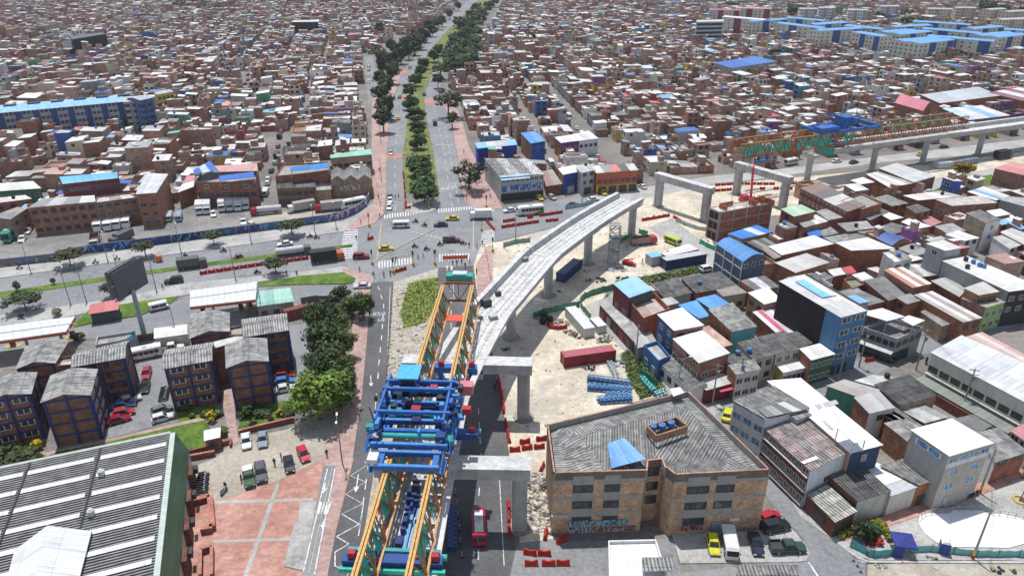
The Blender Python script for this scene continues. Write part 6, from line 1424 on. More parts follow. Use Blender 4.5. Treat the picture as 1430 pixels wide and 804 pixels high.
def truss(parent,name,p0,p1,z,rng,nets=.5,netspan=(0,1),cc=((.6,.33,.14),(.62,.36,.12))):
 """triangular truss from p0 to p1 (its left edge), as a part with its members below it"""
 d=p1-p0;d.z=0;L=d.length;n=int(L/PL);a=math.atan2(d.y,d.x)
 mb=MB()
 for y in YB:mb.bar((0,y,0),(n*PL,y,0),.3,.26,'paint',cc[0])
 for y in YT:mb.bar((0,y,TH),(n*PL,y,TH),.3,.34,'paint',cc[1])
 o=mb.build(name,parent);o.location=Vector((p0.x,p0.y,z))-parent.location;o.rotation_euler=(0,0,a+0.0)
 o.scale=(1,-1,1)
 for k in range(n):
  for j in(0,1):
   if k%2==0:put('diagonal',DM[j],o,(k*PL,0,0))
   else:put('diagonal',DM[j],o,((k+1)*PL,0,0),scale=(-1,1,1))
  if k%2==0:put('vertical_strut',VM,o,(k*PL,0,0));put('cross_brace',BM,o,(k*PL,0,.05))
  if netspan[0]<=k/n<=netspan[1]and rng.random()<nets:put('net_panel',rng.choice(NM),o,(k*PL+.1,1.45,.2),(R(13),0,0))
 return o
rng=random.Random(6)
g1=thing('launching_gantry','orange twin truss launching gantry with green nets over the deck near the crossing','gantry',(-13,92,0))
a0,a1=g(617,391,18),g(484,815,18);b0,b1=g(657.5,391,18),g(560,815,18)
truss(g1,'truss',a1+VZ(0),a0,13.6,rng,.95);truss(g1,'truss',b1,b0,13.6,rng,.8)
ux=(a0-a1);ux.z=0;ux.normalize();nx=Vector((ux.y,-ux.x,0))
def gp(Y,off,z):
 t=(Y-a1.y)/(a0.y-a1.y);p=a1.lerp(a0,t);return Vector((p.x,p.y,0))+nx*off+VZ(z)
def gbox(parent,name,Y0,Y1,o0,o1,z0_,z1_,col,mat='paint',org=None):
 mb=MB();p=gp(Y0,o0,z0_);mb.obox(p,ux*(Y1-Y0),nx*(o1-o0),VZ(z1_-z0_),mat,col);return mb.build(name,parent,parent.location)
# front frame between the trusses
for z in(13.7,17.6):gbox(g1,'front_tie',128.6,129.0,.5,6.5,z,z+.35,(.35,.06,.03))
mb=MB()
for o_ in(1.2,3.4,5.6):mb.bar(gp(128.8,o_,17.6),gp(128.8,3.4,13.8),.15,.15,'paint',(.3,.06,.03))
mb.build('front_bracing',g1,g1.location)
gbox(g1,'front_machine_house',129.5,131.3,.9,6.2,17.2,19.0,(.05,.36,.27));gbox(g1,'machine_cover',129.6,131.2,2.2,5,19.02,19.4,(.5,.6,.7))
gbox(g1,'safety_sheet',121,123.5,.9,6.0,13.4,13.5,(.7,.12,.06))
# supports standing on the deck
def support(parent,Y,o0,o1,col,zb=13.2,legs=True,green=True):
 gbox(parent,'support_beam',Y,Y+1.2,o0,o1,zb-1.1,zb,col);gbox(parent,'beam_flange',Y-.1,Y+1.3,o0,o1,zb+.002,zb+.1,tuple(c*1.3 for c in col))
 for o_ in(o0+.6,o1-1.4):
  if legs:gbox(parent,'support_leg',Y+.2,Y+.9,o_,o_+.8,10.76,zb-1.12,col)
  if green:
   mb=MB();mb.tube(gp(Y+1.5,o_,zb-.5),gp(Y+1.5,o_+1.8,zb-.5),.4,None,10,'paint',GRNN);mb.build('hydraulic_unit',parent,parent.location)
  gbox(parent,'control_box',Y+.2,Y+1.0,o_+.1,o_+1.0,zb+.12,zb+1.0,(.42,.03,.05))
support(g1,104.5,1.9,9.2,BL,13.4,green=False);support(g1,62,-3.0,9.0,(.02,.06,.22),13.3,legs=False);gbox(g1,'green_skirt',61.4,61.9,-3.3,9.4,12.0,12.6,GRNN);gbox(g1,'green_skirt',63.4,63.9,-2.6,8.6,13.3,13.7,(.06,.34,.34))
support(g1,86.5,6.0,11.0,(.03,.1,.33),13.4,legs=False)
gbox(g1,'support_leg',60.0,61.0,1.2,2.2,0.0,12.1,(.03,.08,.28));
# winch trolleys riding on the trusses
def trolley(label,Y0,Y1,o0,o1,z,big,seed):
 t_=thing('winch_trolley',label,'trolley',gp((Y0+Y1)/2,(o0+o1)/2,z));r=random.Random(seed)
 n=4 if big else 2
 for k in range(n):
  Y=Y0+(Y1-Y0)*k/(n-1);hz=z+.2+(r.uniform(.0,1.4)if big else 0)
  gbox(t_,'cross_girder',Y-.28,Y+.28,o0,o1,hz,hz+.65,BL if k%2 else(.05,.17,.5));gbox(t_,'girder_top',Y-.24,Y+.24,o0+.1,o1-.1,hz+.652,hz+.72,(.07,.24,.54))
 for o_ in(o0+.2,o1-1.0):
  gbox(t_,'side_girder',Y0,Y1,o_,o_+.75,z,z+.7,(.04,.15,.45))
 if big:
  for k in range(4):
   for o_ in(o0+.3,o1-.9):
    Y=Y0+(Y1-Y0)*(k+.5)/4;gbox(t_,'frame_post',Y,Y+.45,o_,o_+.45,z+.7,z+3.4,BL)
  for o_ in(o0+.3,o1-.9):gbox(t_,'upper_rail',Y0+2,Y1-1,o_,o_+.3,z+3.4,z+3.7,(.04,.15,.42))
  for Y in(Y0+3.5,Y0+9,Y1-3):gbox(t_,'upper_cross_beam',Y,Y+.45,o0,o1,z+3.3,z+3.8,(.04,.14,.42))
  gbox(t_,'operator_cab',Y1-3.6,Y1-.6,o0+2.1,o0+4.6,z+1.8,z+4.6,(.05,.2,.5));gbox(t_,'cab_roof',Y1-4.0,Y1-.2,o0+1.8,o0+5.0,z+4.62,z+4.8,(.08,.42,.68));gbox(t_,'cab_window',Y1-3.66,Y1-3.6,o0+2.3,o0+4.4,z+3.3,z+4.4,(.04,.05,.06),'glass')
  for(Y,o_,s_,cl)in((Y0+6.5,o0+4.4,1.1,(.4,.03,.05)),(Y1-1.6,o0+6.2,.9,(.42,.05,.08)),(Y1-2.2,o1+.3,1.6,(.62,.2,.22)),(Y0+7,o1+1.2,1.0,(.45,.03,.05))):
   gbox(t_,'winch_housing',Y,Y+s_,o_,o_+s_*1.2,z+.9,z+.9+s_,cl)
  for(Y,o_)in((Y0+6,o0+1.6),(Y0+6,o0+7.2),(Y0+12,o0+6.5),(Y0+12,o0+2)):
   mb=MB();mb.tube(gp(Y,o_,z+1.4),gp(Y,o_+1.7,z+1.4),.45,None,10,'paint',(.03,.28,.24));mb.build('winch_drum',t_,t_.location)
 else:
  gbox(t_,'counterweight_box',Y0,Y0+1.6,o0-.9,o0+.4,z+.6,z+1.6,(.7,.7,.7))
 if big:
  for k in range(95):
   Y=r.uniform(Y0,Y1-1.5);o_=r.choice((r.uniform(o0-.9,o0+2.4),r.uniform(o1-2.6,o1+.5),r.uniform(o0,o1)));zz=z+r.choice((-.3,.3,.9,1.6,2.6));sx,sy,sz=r.uniform(.3,1.5),r.uniform(.3,1.3),r.uniform(.2,.9)
   gbox(t_,r.choice(('machine_block','pipe_box','grating')),Y,Y+sx,o_,o_+sy,zz,zz+sz,r.choice(((.02,.06,.2),(.04,.16,.5),(.08,.28,.62),(.015,.03,.1),(.03,.28,.26),(.35,.36,.38),(.05,.05,.06))))
  for k in range(10):
   Y=r.uniform(Y0+1,Y1-1);gbox(t_,'walkway_grating',Y,Y+.5,o0+.6,o1-.6,z+r.choice((.1,.75)),z+.8,(.02,.05,.16))
 # hand rails, ladders and braces
 mb=MB();m=26 if big else 9
 for s_,o_ in((0,o0-.7),(1,o1+.3)):
  for k in range(m):
   Y=Y0+(Y1-Y0)*k/(m-1);mb.bar(gp(Y,o_,z-.4),gp(Y,o_,z+1.1),.08,.08,'paint',(.1,.32,.7))
  for zz in(z+.4,z+1.1):mb.bar(gp(Y0,o_,zz),gp(Y1,o_,zz),.06,.06,'paint',(.06,.22,.6))
  mb.bar(gp(Y0,o_,z-.4),gp(Y1,o_,z-.4),.7,.08,'paint',(.05,.16,.45))
 tag(mb.build('hand_rail',t_,t_.location),kind='stuff')
 if big:
  for k in range(44):
   Y=r.uniform(Y0,Y1-1);o_=r.choice((r.uniform(o0-.8,o0+2),r.uniform(o1-2,o1+.6)));m2=MB();m2.bar(gp(Y,o_,z+r.uniform(-1,1)),gp(Y+r.uniform(-1.5,1.5),o_+r.uniform(-1,1),z+r.uniform(1.5,3.6)),.14,.14,'paint',r.choice((BL,(.05,.18,.5),(.02,.07,.24))));m2.build('brace',t_,t_.location)
  for Y in(Y0+1.5,Y0+2.6):
   mb=MB();mb.tube(gp(Y,o0+1.4,z+1.3),gp(Y,o1-1.4,z+1.3),.38,None,10,'paint',(.05,.38,.36)if Y<Y0+2 else(.04,.16,.5));mb.build('spreader_tube',t_,t_.location)
  for o_ in(o0+3,o0+5.4,o0+6.6):
   mb=MB();mb.bar(gp(Y0+8,o_,11.2),gp(Y0+8,o_,z+.2),.1,.1,'paint',(.1,.1,.1));mb.build('hoist_rope',t_,t_.location)
 return t_
trolley('big blue winch trolley with cyan cab roof riding the orange gantry',76.6,90.6,-2.4,8.0,18.1,True,3)
trolley('blue crossbeam trolley with white box riding the orange gantry',72.6,75.4,-1.0,7.4,18.1,False,4)
# materials left on the deck between the trusses
def deck_item(name,label,cat,Y0,Y1,o0,o1,z0_,z1_,col,group=None):
 mb=MB();mb.obox(gp(Y0,o0,z0_),ux*(Y1-Y0),nx*(o1-o0),VZ(z1_-z0_),'paint',col);o=mb.build(name,None,gp(Y0,o0,z0_));return tag(o,label,cat,group)
for k,o_ in enumerate((3.3,4.1)):
 it=deck_item('steel_beam','light blue steel beam lying on the deck between the trusses','beam',63.8,74.5,o_,o_+.5,10.76,11.3,(.16,.36,.6),'light blue beams on the deck')
rg=random.Random(12);mt=thing('formwork_machine','navy blue formwork machine on the deck between the trusses','machine',gp(74,3,10.76))
for k in range(26):
 Y=rg.uniform(66,79);o_=rg.uniform(2.0,3.2)+(Y-66)*.04;mb=MB();mb.obox(gp(Y,o_,10.77+.0),ux*rg.uniform(.4,1.6),nx*rg.uniform(.3,1.0),VZ(rg.uniform(.4,1.6)),'paint',rg.choice(((.02,.04,.16),(.03,.05,.2),(.05,.05,.07))));mb.build('machine_block',mt,mt.location)
# small gear on the open deck
K(580,360,5.745)
def crate(name,label,cat,X,Y,z,sx,sy,sz,col,rz=.5,detail=True):
 p=q(X,Y,z);t_=thing(name,label,cat,p,rz);pb('box','body',t_,-sx,sx,-sy,sy,.15,sz,'paint',col)
 mb=MB()
 for x in(-sx*.8,sx*.7):mb.box(x,x+.12,-sy,sy,0,.15,'paint',(.1,.1,.1))
 mb.build('skid',t_);pb('box','lid',t_,-sx*.8,sx*.8,-sy*.8,sy*.8,sz,sz+.12,'paint',tuple(c*1.5+.05 for c in col));return t_
crate('generator','black generator standing on the open deck','generator',570,385,10.76,.9,.8,1.5,(.05,.055,.06));crate('compressor','small dark compressor on the open deck','compressor',665,305,10.76,.55,.45,1.0,(.06,.06,.06))
crate('tool_crate','teal tool crate on the open deck','crate',525,490,10.76,.4,.35,.6,(.08,.25,.28));crate('tool_crate','crate of steel fittings on the open deck','crate',625,490,10.76,.8,.6,.7,(.3,.3,.3));crate('tool_crate','crate of clamps by the far parapet of the open deck','crate',880,25,10.76,.7,.5,.8,(.25,.23,.21))
# second gantry
g2=thing('launching_gantry','rust orange launching gantry with green nets beside the straight viaduct','gantry',(118,258,0))
n2=Vector((-d2.y,d2.x,0));cA=C2a-d2*42;cB=C2a+d2*66
for o_,ns in((-4.0,(0,.45)),(2.8,(.55,.97))):
 tr=truss(g2,'truss',cA+n2*o_,cB+n2*o_,13.9,rng,.9,ns,((.34,.12,.035),(.42,.17,.05)))
def hb(parent,name,s0,s1,o0,o1,z0_,z1_,col,mat='paint'):
 mb=MB();mb.obox(C2a+d2*s0+n2*o0+VZ(z0_),d2*(s1-s0),n2*(o1-o0),VZ(z1_-z0_),mat,col);return mb.build(name,parent,parent.location)
for s0 in(-1.5,3.5):hb(g2,'support_tower',s0,s0+1.6,-3.6,3.6,10.1,13.8,(.04,.36,.28)if s0<0 else(.03,.1,.3))
hb(g2,'support_core',.2,3.3,-2.5,2.5,10.2,13.4,(.02,.05,.17))
for s0,o_ in((-33,-3.4),(-33,2.6),(-29.5,-3.4),(-29.5,2.6)):hb(g2,'front_leg',s0,s0+.6,o_,o_+.7,11.2,13.8,(.02,.08,.28))
hb(g2,'front_sill',-34,-28,-4.2,-3.0,11.12,11.6,(.03,.12,.4));hb(g2,'front_sill',-34,-28,2.2,3.4,11.12,11.6,(.03,.12,.4))
tt=thing('winch_trolley','blue winch trolley with masts on the rust orange gantry','trolley',C2a+d2*6+VZ(18.3))
rg=random.Random(8)
for k in range(5):hb(tt,'cross_girder',-8+6.5*k,-7+6.5*k,-5.2,5.2,18.3,19.4,BL if k%2 else(.04,.14,.42))
for o_ in(-5,4.2):hb(tt,'side_girder',-8.5,19.5,o_,o_+.8,18.35,19.1,(.04,.15,.46))
hb(tt,'winch_housing',4,8,-2.5,2.5,19.4,22.6,(.03,.12,.38));hb(tt,'operator_cab',9,12,-1.5,1.5,19.4,21.6,(.04,.16,.45));hb(tt,'platform',-9,-1,-5.4,-1.5,19.42,20.6,(.04,.14,.46));hb(tt,'red_housing',22,23.5,-5.3,-4.0,16.5,17.8,(.5,.05,.05))
for k in range(14):
 s_=rg.uniform(-8,18);o_=rg.choice((-5,-4,4.4,5));mb=MB();mb.bar(C2a+d2*s_+n2*o_+VZ(19.1),C2a+d2*(s_+rg.uniform(-2,2))+n2*(o_+rg.uniform(-.8,.8))+VZ(rg.uniform(20.5,22)),.16,.16,'paint',BL);mb.build('brace',tt,tt.location)
for s_ in(-4,1,8,15):
 mb=MB();mb.bar(C2a+d2*s_+n2*(-3)+VZ(19),C2a+d2*s_+n2*(-3)+VZ(26),.14,.14,'paint',BL);mb.build('mast',tt,tt.location)
# scaffold tower beside the curved deck
st_=thing('scaffold_tower','grey steel scaffold stair tower beside the curved deck','scaffold',g(856,368));mb=MB();lattice(mb,VZ(0),1.3,11.4,6,(.3,.33,.35),.1);mb.build('frame',st_)
for k in range(6):
 mb=MB();s_=1 if k%2 else-1;mb.bar((-1.0*s_,.5*s_,1.9*k),(1.0*s_,.5*s_,1.9*(k+1)),.7,.1,'paint',(.36,.38,.4));mb.build('stair_flight',st_)
 mb=MB();mb.box(-1.2,1.2,-1.2,1.2,1.9*(k+1)-.06,1.9*(k+1),'paint',(.3,.3,.3));mb.build('platform',st_)if k%2 else None
# ---------------------------------------------------------------- trees, shrubs, weeds
def crown_mesh(seed,n_clump,n_leaf,leaf,flat=1.0,spread=.62,tall=1.0,name='crown'):
 """leaf-sized faces scattered over many small clumps inside a unit crown (radius 1, centre 0)"""
 r=random.Random(seed);mb=MB();V,C=[],[]
 cl=[]
 for k in range(n_clump):
  while True:
   x,y,z=r.uniform(-1,1),r.uniform(-1,1),r.uniform(-1,1)
   d=math.sqrt(x*x+y*y+z*z)
   if .25<d<1 and z>-.75:break
  f=spread*(.55+.45*r.random())/max(d,.6)*(d**.3)
  cl.append((x*f*1.15,y*f*1.15,z*f*flat*tall,r.uniform(.2,.36),r.uniform(.55,1.35)))
 for k in range(n_leaf):
  cx,cy,cz,cr_,tone=cl[k%n_clump]
  a=r.uniform(0,2*math.pi);u=r.uniform(-.9,1);s_=math.sqrt(max(0,1-u*u));rad=cr_*r.uniform(.55,1.08)
  p=Vector((cx+rad*s_*math.cos(a),cy+rad*s_*math.sin(a),cz+rad*u*.85))
  nrm=Vector((s_*math.cos(a)+r.uniform(-.6,.6),s_*math.sin(a)+r.uniform(-.6,.6),u+r.uniform(-.2,.9))).normalized()
  t1=nrm.cross(Vector((r.uniform(-1,1),r.uniform(-1,1),r.uniform(-1,1)))).normalized();t2=nrm.cross(t1);l=leaf*r.uniform(.6,1.3)
  tn=tone*r.uniform(.75,1.25)
  mb.face([p-t1*l,p-t2*l*.6,p+t1*l,p+t2*l*.6],'leaf',(tn*r.uniform(.9,1.15),tn,tn*r.uniform(.75,1.0)),[(0,0)]*4)
 return mb.mesh(name)
CROWN={'near':[crown_mesh(s_,46,3600,.075)for s_ in(1,2,3)],'mid':[crown_mesh(s_,30,1300,.12)for s_ in(4,5,6)],'umb':[crown_mesh(s_,34,1500,.10,.5)for s_ in(7,8)],'loose':[crown_mesh(s_,24,1100,.085,1,.8)for s_ in(9,10)],'bush':[crown_mesh(s_,20,900,.13,.9,.5)for s_ in(11,12)],'far':[crown_mesh(s_,14,360,.2)for s_ in(13,14,15)]}
def trunk_mesh(seed,th=.45):
 """unit trunk: rises to 1 with limbs fanning into the crown space (crown centre at height 1, radius ~ .5)"""
 r=random.Random(seed);mb=MB()
 p0=VZ(0);p1=Vector((r.uniform(-.04,.04),r.uniform(-.04,.04),.55));p2=p1+Vector((r.uniform(-.06,.06),r.uniform(-.06,.06),.4))
 mb.tube(p0,p1,.055,.04,7,'bark',caps=False);mb.tube(p1,p2,.04,.02,7,'bark',caps=False)
 for k in range(6):
  a=k*2.4+r.random();st=p1.lerp(p2,r.uniform(0,.8))if k else p1;e=st+Vector((math.cos(a)*.34,math.sin(a)*.34,r.uniform(.15,.42)));mb.tube(st,e,.022,.008,5,'bark',caps=False)
  for j in(0,1):e2=e+Vector((r.uniform(-.14,.14),r.uniform(-.14,.14),r.uniform(.05,.18)));mb.tube(st.lerp(e,.7),e2,.01,.004,4,'bark',caps=False)
 return mb.mesh('trunk')
TRUNK=[trunk_mesh(s_)for s_ in range(4)]
TR=random.Random(77)
DKG,MDG,LTG,OLV=(.05,.082,.03),(.075,.12,.032),(.12,.2,.04),(.085,.092,.04)
def tree(name,label,p,w_,h,kind='mid',col=MDG,group=None,clear=.35,low=False):
 """p: base point; w_: crown width; h: full height; clear: share of the height below the crown"""
 t_=thing(name,label,'shrub' if name.endswith(('shrub','bush','hedge'))else 'tree',p,group=group)
 cz=h*(clear+(1-clear)/2);rz=h*(1-clear)/2
 k=TR.uniform(.9,1.1);c_=tuple(x*k for x in col)
 o=put('crown',TR.choice(CROWN[kind]),t_,(0,0,cz),(0,0,TR.uniform(0,6.3)),(w_/2*1.32,w_/2*1.32*TR.uniform(.9,1.1),rz*1.3),c_)
 if not low:put('trunk',TR.choice(TRUNK),t_,(0,0,0),(0,0,TR.uniform(0,6.3)),(cz*.95,cz*.95,cz))
 return t_
G_MED='round trees along the avenue median'
for k,(x,y,w_,h)in enumerate(((593,284,9.0,8.0),(589,262,7.2,6.6),(586,246,8.6,7.6),(583.5,209,6.0,6.0),(583.5,190,6.0,6.2),(581,173,7.6,7.4),(573,154,7.0,7.2),(572,137,7.6,7.6),(581,121,7.0,7.4),(587,109,7.0,7.5),(592,97,7.4,7.5),(606,87,8.0,8),(613,78,8.0,8))):
 tree('median_tree','round dense dark green tree in the row on the avenue median',g(x,y),w_*1.12,h*1.1,'mid',(.045,.085,.026),G_MED,.1)
rg=random.Random(3)
for k in range(72):
 y=rg.uniform(10,110);t=(y-18)/90;x=rg.uniform(622+(1-t)*24,644+(1-t)*28+t*16)if y>40 else rg.uniform(640+(40-y)*.75,676+(40-y)*.55)
 tree('avenue_tree','dark green tree in the dense belt along the far avenue',g(x,y),rg.uniform(8,12),rg.uniform(8,12),'mid' if y>60 else 'far',(.038,.075,.026)if k%3 else(.06,.1,.03),'trees of the far avenue belt',.2)
for k,(x,y,w_,h)in enumerate(((537,112,10,20),(548,118,9,14),(540,137,10,13),(533,148,9,12),(541,168,9.5,13),(536,186,8.5,12),(552,98,9,13),(560,90,9,12),(571,84,9,12),(580,78,9,11),(588,70,9,12),(566,76,10,13),(556,82,9,12),(596,60,9,11),(604,52,9,11),(578,62,10,12),(548,78,9,12),(590,56,9,11),(618,38,9,11),(628,28,9,11),(640,16,9,11),(530,122,8,10),(545,104,10,13),(571,72,10,12),(583,66,10,12),(600,46,10,12),(612,42,10,12))):
 tree('eucalyptus_tree' if h>12.5 else 'avenue_tree',('tall dark loose crowned tree beside the western carriageway' if h>12.5 else 'dark ragged tree on the verge of the western carriageway'),g(x,y),w_,h,'mid',(.04,.058,.028),'trees on the western verge',.22)
for x,y,w_,h,lab in((626,166,12,14,'broad dark tree on the eastern pavement of the avenue'),(616,112,10,11,'dark tree where the median narrows'),(655,266,10.5,11,'big loose crowned tree on the pavement by the graffiti building'),(632,180,5,8,'thin dark tree beside the broad pavement tree'),(612,124,8,9,'smaller dark tree before the low brick row')):
 tree('avenue_tree',lab,g(x,y),w_,h,'loose' if w_>9 else 'mid',(.05,.066,.032),None,.3)
# street trees of the west avenue
for x,y,w_,h,lab in((99,372,7.4,5.6,'flat crowned street tree beside the yellow graffiti'),(204,359,5.4,5.2,'street tree on the upper pavement behind the dark lorry'),(300,342.5,5.4,5.0,'street tree before the blue graffiti wall'),(408,329.5,7.0,5.6,'flat crowned street tree near the crossing'),(37,435,7.4,5.2,'flat crowned dark tree on the lower pavement beside the station'),(159,416,5.4,4.6,'dark round tree beside the billboard'),(386,382.5,5.8,5.2,'street tree before the red barrier line')):
 tree('street_tree',lab,g(x,y),w_,h,'umb',(.05,.066,.028),None,.32)
for x,y,w_,h,lab,c_ in((25,407,2.2,3.2,'bare sapling on the grass median',(.12,.1,.09)),(75,397,1.6,2,'small grey shrub on the grass median',(.14,.13,.12)),(81,441,2.8,2.4,'pale flowering shrub beside the station lawn',(.3,.3,.26)),(401,284,4.5,3.4,'bright green bushy tree at the foot of the side street',(.1,.17,.04)),(110,475,3.4,2.0,'dark shrub between station and apartments',(.05,.08,.03)),(29,445,1.6,1.5,'little dry shrub on the station edge',(.16,.12,.1))):
 tree('shrub' if w_<4 else 'small_tree',lab,g(x,y),w_,h,'bush',c_,None,.1)
# belt of tall trees beside the south road
for x,y,w_,h,c_,lab in((448,470,6,9,DKG,'tall dark tree at the brick wall end of the belt'),(460,476,6,10,DKG,'tall dark tree in the belt beside the grey plastic sheets'),(470,478,6,8,MDG,'mid green tree in the belt beside the bare bushes'),(455,505,7,10,DKG,'dark tree in the middle of the belt facing the courtyard'),(470,515,7,9.5,(.06,.1,.03),'dark tree in the middle of the belt facing the road'),(482,500,5,7,MDG,'slim green tree on the road edge of the belt'),(462,545,8,10,DKG,'broad dark tree in the belt above the parked covered cars'),(478,545,6,8.5,MDG,'green tree in the belt above the road sign'),(447,586,10,10.5,(.13,.21,.035),'big bright green tree at the dirt car park'),(468,578,8,9,(.08,.14,.03),'green tree beside the big bright tree'),(478,560,6,8,MDG,'green tree leaning over the pink pavement'),(508,446,5.5,7,(.06,.1,.03),'dark street tree on the pink pavement by the flower seller'),(490,441,4.5,5,MDG,'round green tree beside the bare bushes'),(471,418,4.5,3.4,(.035,.06,.03),'dark clipped bush beside the side street'),(480,417,4.8,3.8,(.04,.066,.03),'second dark clipped bush near the silver sedan'),(464,423,3.6,2.6,(.045,.07,.03),'low dark bush with a yellow sign')):
 tree('bush' if h<4 else 'tree',lab,g(x,y),w_,h,'near' if h>4 else 'bush',c_,None,.18 if h>4 else .05)
for k,(x,y,w_,h,c_)in enumerate(((20,652,5,2.6,(.06,.075,.035)),(5,640,5,2.6,(.055,.075,.03)),(40,640,4,2.2,(.06,.085,.03)),(28,632,3,1.8,(.09,.14,.03)),(52,648,3,2,(.05,.09,.025)))):
 tree('garden_shrub','grey green shrub in the clump at the apartment corner',g(x,y),w_,h,'bush',c_,'shrubs at the apartment corner',.02,True)
tree('garden_shrub','bright yellow clipped shrub beside the red brick walk',g(54,627),2.0,2.3,'bush',(.5,.42,.02),None,.02,True)
K(230,560,5.289)
for k in range(11):
 X,Y=100+rg.uniform(0,310),60+rg.uniform(0,70);tree('garden_shrub','low dark shrub in the bed under the apartment windows',q(X,Y),rg.uniform(1.2,2.2),rg.uniform(.9,1.7),'bush',rg.choice(((.05,.085,.03),(.1,.15,.04),(.12,.12,.08))),'shrubs under the apartment windows',.02,True)
for X,Y,w_,h,c_,lab in((605,110,3.2,2.6,(.05,.09,.03),'large dark shrub at the garden gate'),(860,105,2.2,1.7,(.32,.28,.03),'yellow flowering shrub in the walled garden'),(785,150,1.5,1.3,(.09,.05,.04),'dark red shrub on the garden wall'),(655,185,1.6,1.4,(.05,.06,.03),'dark pointed shrub on the garden wall'),(350,150,2.0,2.6,(.55,.45,.02),'yellow flowering shrub beside the white kiosk'),(430,250,2.6,1.8,(.1,.16,.04),'green shrub beside the white kiosk'),(590,205,2.6,1.2,(.14,.2,.05),'pale green planting on the garden wall'),(700,90,5,1.4,(.05,.075,.03),'low hedge under the gable wall'),(900,90,4,1.5,(.06,.09,.03),'low hedge beside the garden trees')):
 tree('garden_shrub',lab,q(X,Y),w_,h,'bush',c_,None,.02,True)
# clipped hedge round the corner flower bed
K(1010,660,5.583)
hp=qs([(918,505),(1060,440),(1190,395),(1240,430),(1320,570)])
for a,b_ in zip(hp,hp[1:]):
 n=max(2,int((b_-a).length/.9))
 for k in range(n):tree('hedge','yellow green clipped hedge round the corner flower bed',a.lerp(b_,k/n),1.5,1.3,'bush',(.27,.27,.03),'clipped hedge of the flower bed',.0,True)
for X,Y,w_,h,c_,lab in((1080,520,3.8,3.6,(.03,.055,.025),'dark round shrub in the corner flower bed'),(1160,500,3.2,2.8,(.06,.13,.04),'green shrub with white blossom in the corner flower bed'),(1205,550,1.8,1.1,(.5,.06,.04),'red flowering shrub in the corner flower bed'),(1140,562,1.6,.9,(.35,.05,.05),'dark red flowers beside the flowering shrub')):
 tree('garden_shrub',lab,q(X,Y),w_,h,'bush',c_,None,.02,True)
tree('flowering_tree','yellow flowering tree on the park lawn',g(1342,250),7.6,6.5,'near',(.2,.14,.02),None,.3)
# trees among the far blocks
for x,y,w_,h in((1107,27,16,17),(1114,24,14,14),(1260,40,14,11),(1275,38,14,11),(1290,37,12,11),(1300,28,12,11),(1310,33,10,10),(1215,30,12,10),(1228,30,12,11),(1242,28,12,11),(1374,24,18,20),(1381,24,14,16),(1262,77,12,9),(1272,78,10,8),(1252,78,10,8),(1335,78,10,9),(1326,80,10,8),(1345,76,9,9),(1318,80,9,8),(1085,83,10,9),(1095,82,8,8),(1400,22,12,14),(1422,60,12,12),(1428,24,12,12),(1025,14,12,10),(1016,14,10,9),(1350,40,12,10),(1396,40,10,9),(868,45,10,8),(785,246,5,5),(775,245,5,4),(748,62,9,9),(530,50,10,12),(1412,170,6,6),(1265,25,12,10)):
 tree('town_tree','dark green tree standing among the far roofs and apartment slabs',g(x,y),w_,h,'far' if y<90 else 'mid',(.045,.07,.028),'trees among the far roofs',.2)
for k in range(30):
 a=rg.random();x,y=246+62*a,(7 if rg.random()<.3 else 13)+rg.uniform(-2,2);tree('town_tree','tree ringing the far green sports field',g(x,y),rg.uniform(9,14),rg.uniform(6,9),'far',(.045,.075,.028),'trees round the far sports field',.1)
sheet('sports_field',[(262,8),(268,2),(292,1),(296,9)],'turf',.06)
# weeds and tall grass as ground cover
def weeds(name,label,areas,n,seed,col,leaf=.22,h=.6):
 r=random.Random(seed);mb=MB()
 for poly,share in areas:
  P=[g(*p)for p in poly];x0,x1=min(p.x for p in P),max(p.x for p in P);y0,y1=min(p.y for p in P),max(p.y for p in P);c=0;tries=0
  while c<n*share and tries<n*30:
   tries+=1;x,y=r.uniform(x0,x1),r.uniform(y0,y1)
   if not inside((x,y),P):continue
   c+=1;a=r.uniform(0,6.3);l=leaf*r.uniform(.5,1.4);t_=r.uniform(.6,1.4);hh=h*r.uniform(.3,1.2);e=Vector((math.cos(a)*l,math.sin(a)*l,0));tip=Vector((r.uniform(-.7,.7),r.uniform(-.7,.7),hh))
   b0=Vector((x,y,.06));mb.face([b0-e,b0+e,b0+tip+e*.3,b0+tip-e*.3],'leaf',tuple(v*t_ for v in col),[(0,0)]*4)
 return tag(mb.build(name,None,(0,0,0)),label,'weeds',kind='stuff')
weeds('weeds','tall green weeds on the rubble strip beside the gantry',[([(572,396),(611,388),(607,430),(592,450),(566,458),(560,440)],1.0)],5000,1,(.27,.33,.085),.35,.35)
weeds('weeds','green weeds along the alley fence of the sandy yard',[([(868,495),(885,488),(930,545),(895,558),(880,530)],.7),([(862,393),(960,376),(985,368),(990,378),(905,396),(850,404)],.6)],3000,2,(.13,.175,.055),.35,.4)
weeds('dry_brush','dry brush between the tree belt and the side street',[([(455,430),(490,425),(495,445),(480,470),(466,470)],1.0)],2200,3,(.34,.28,.2),.3,.6)
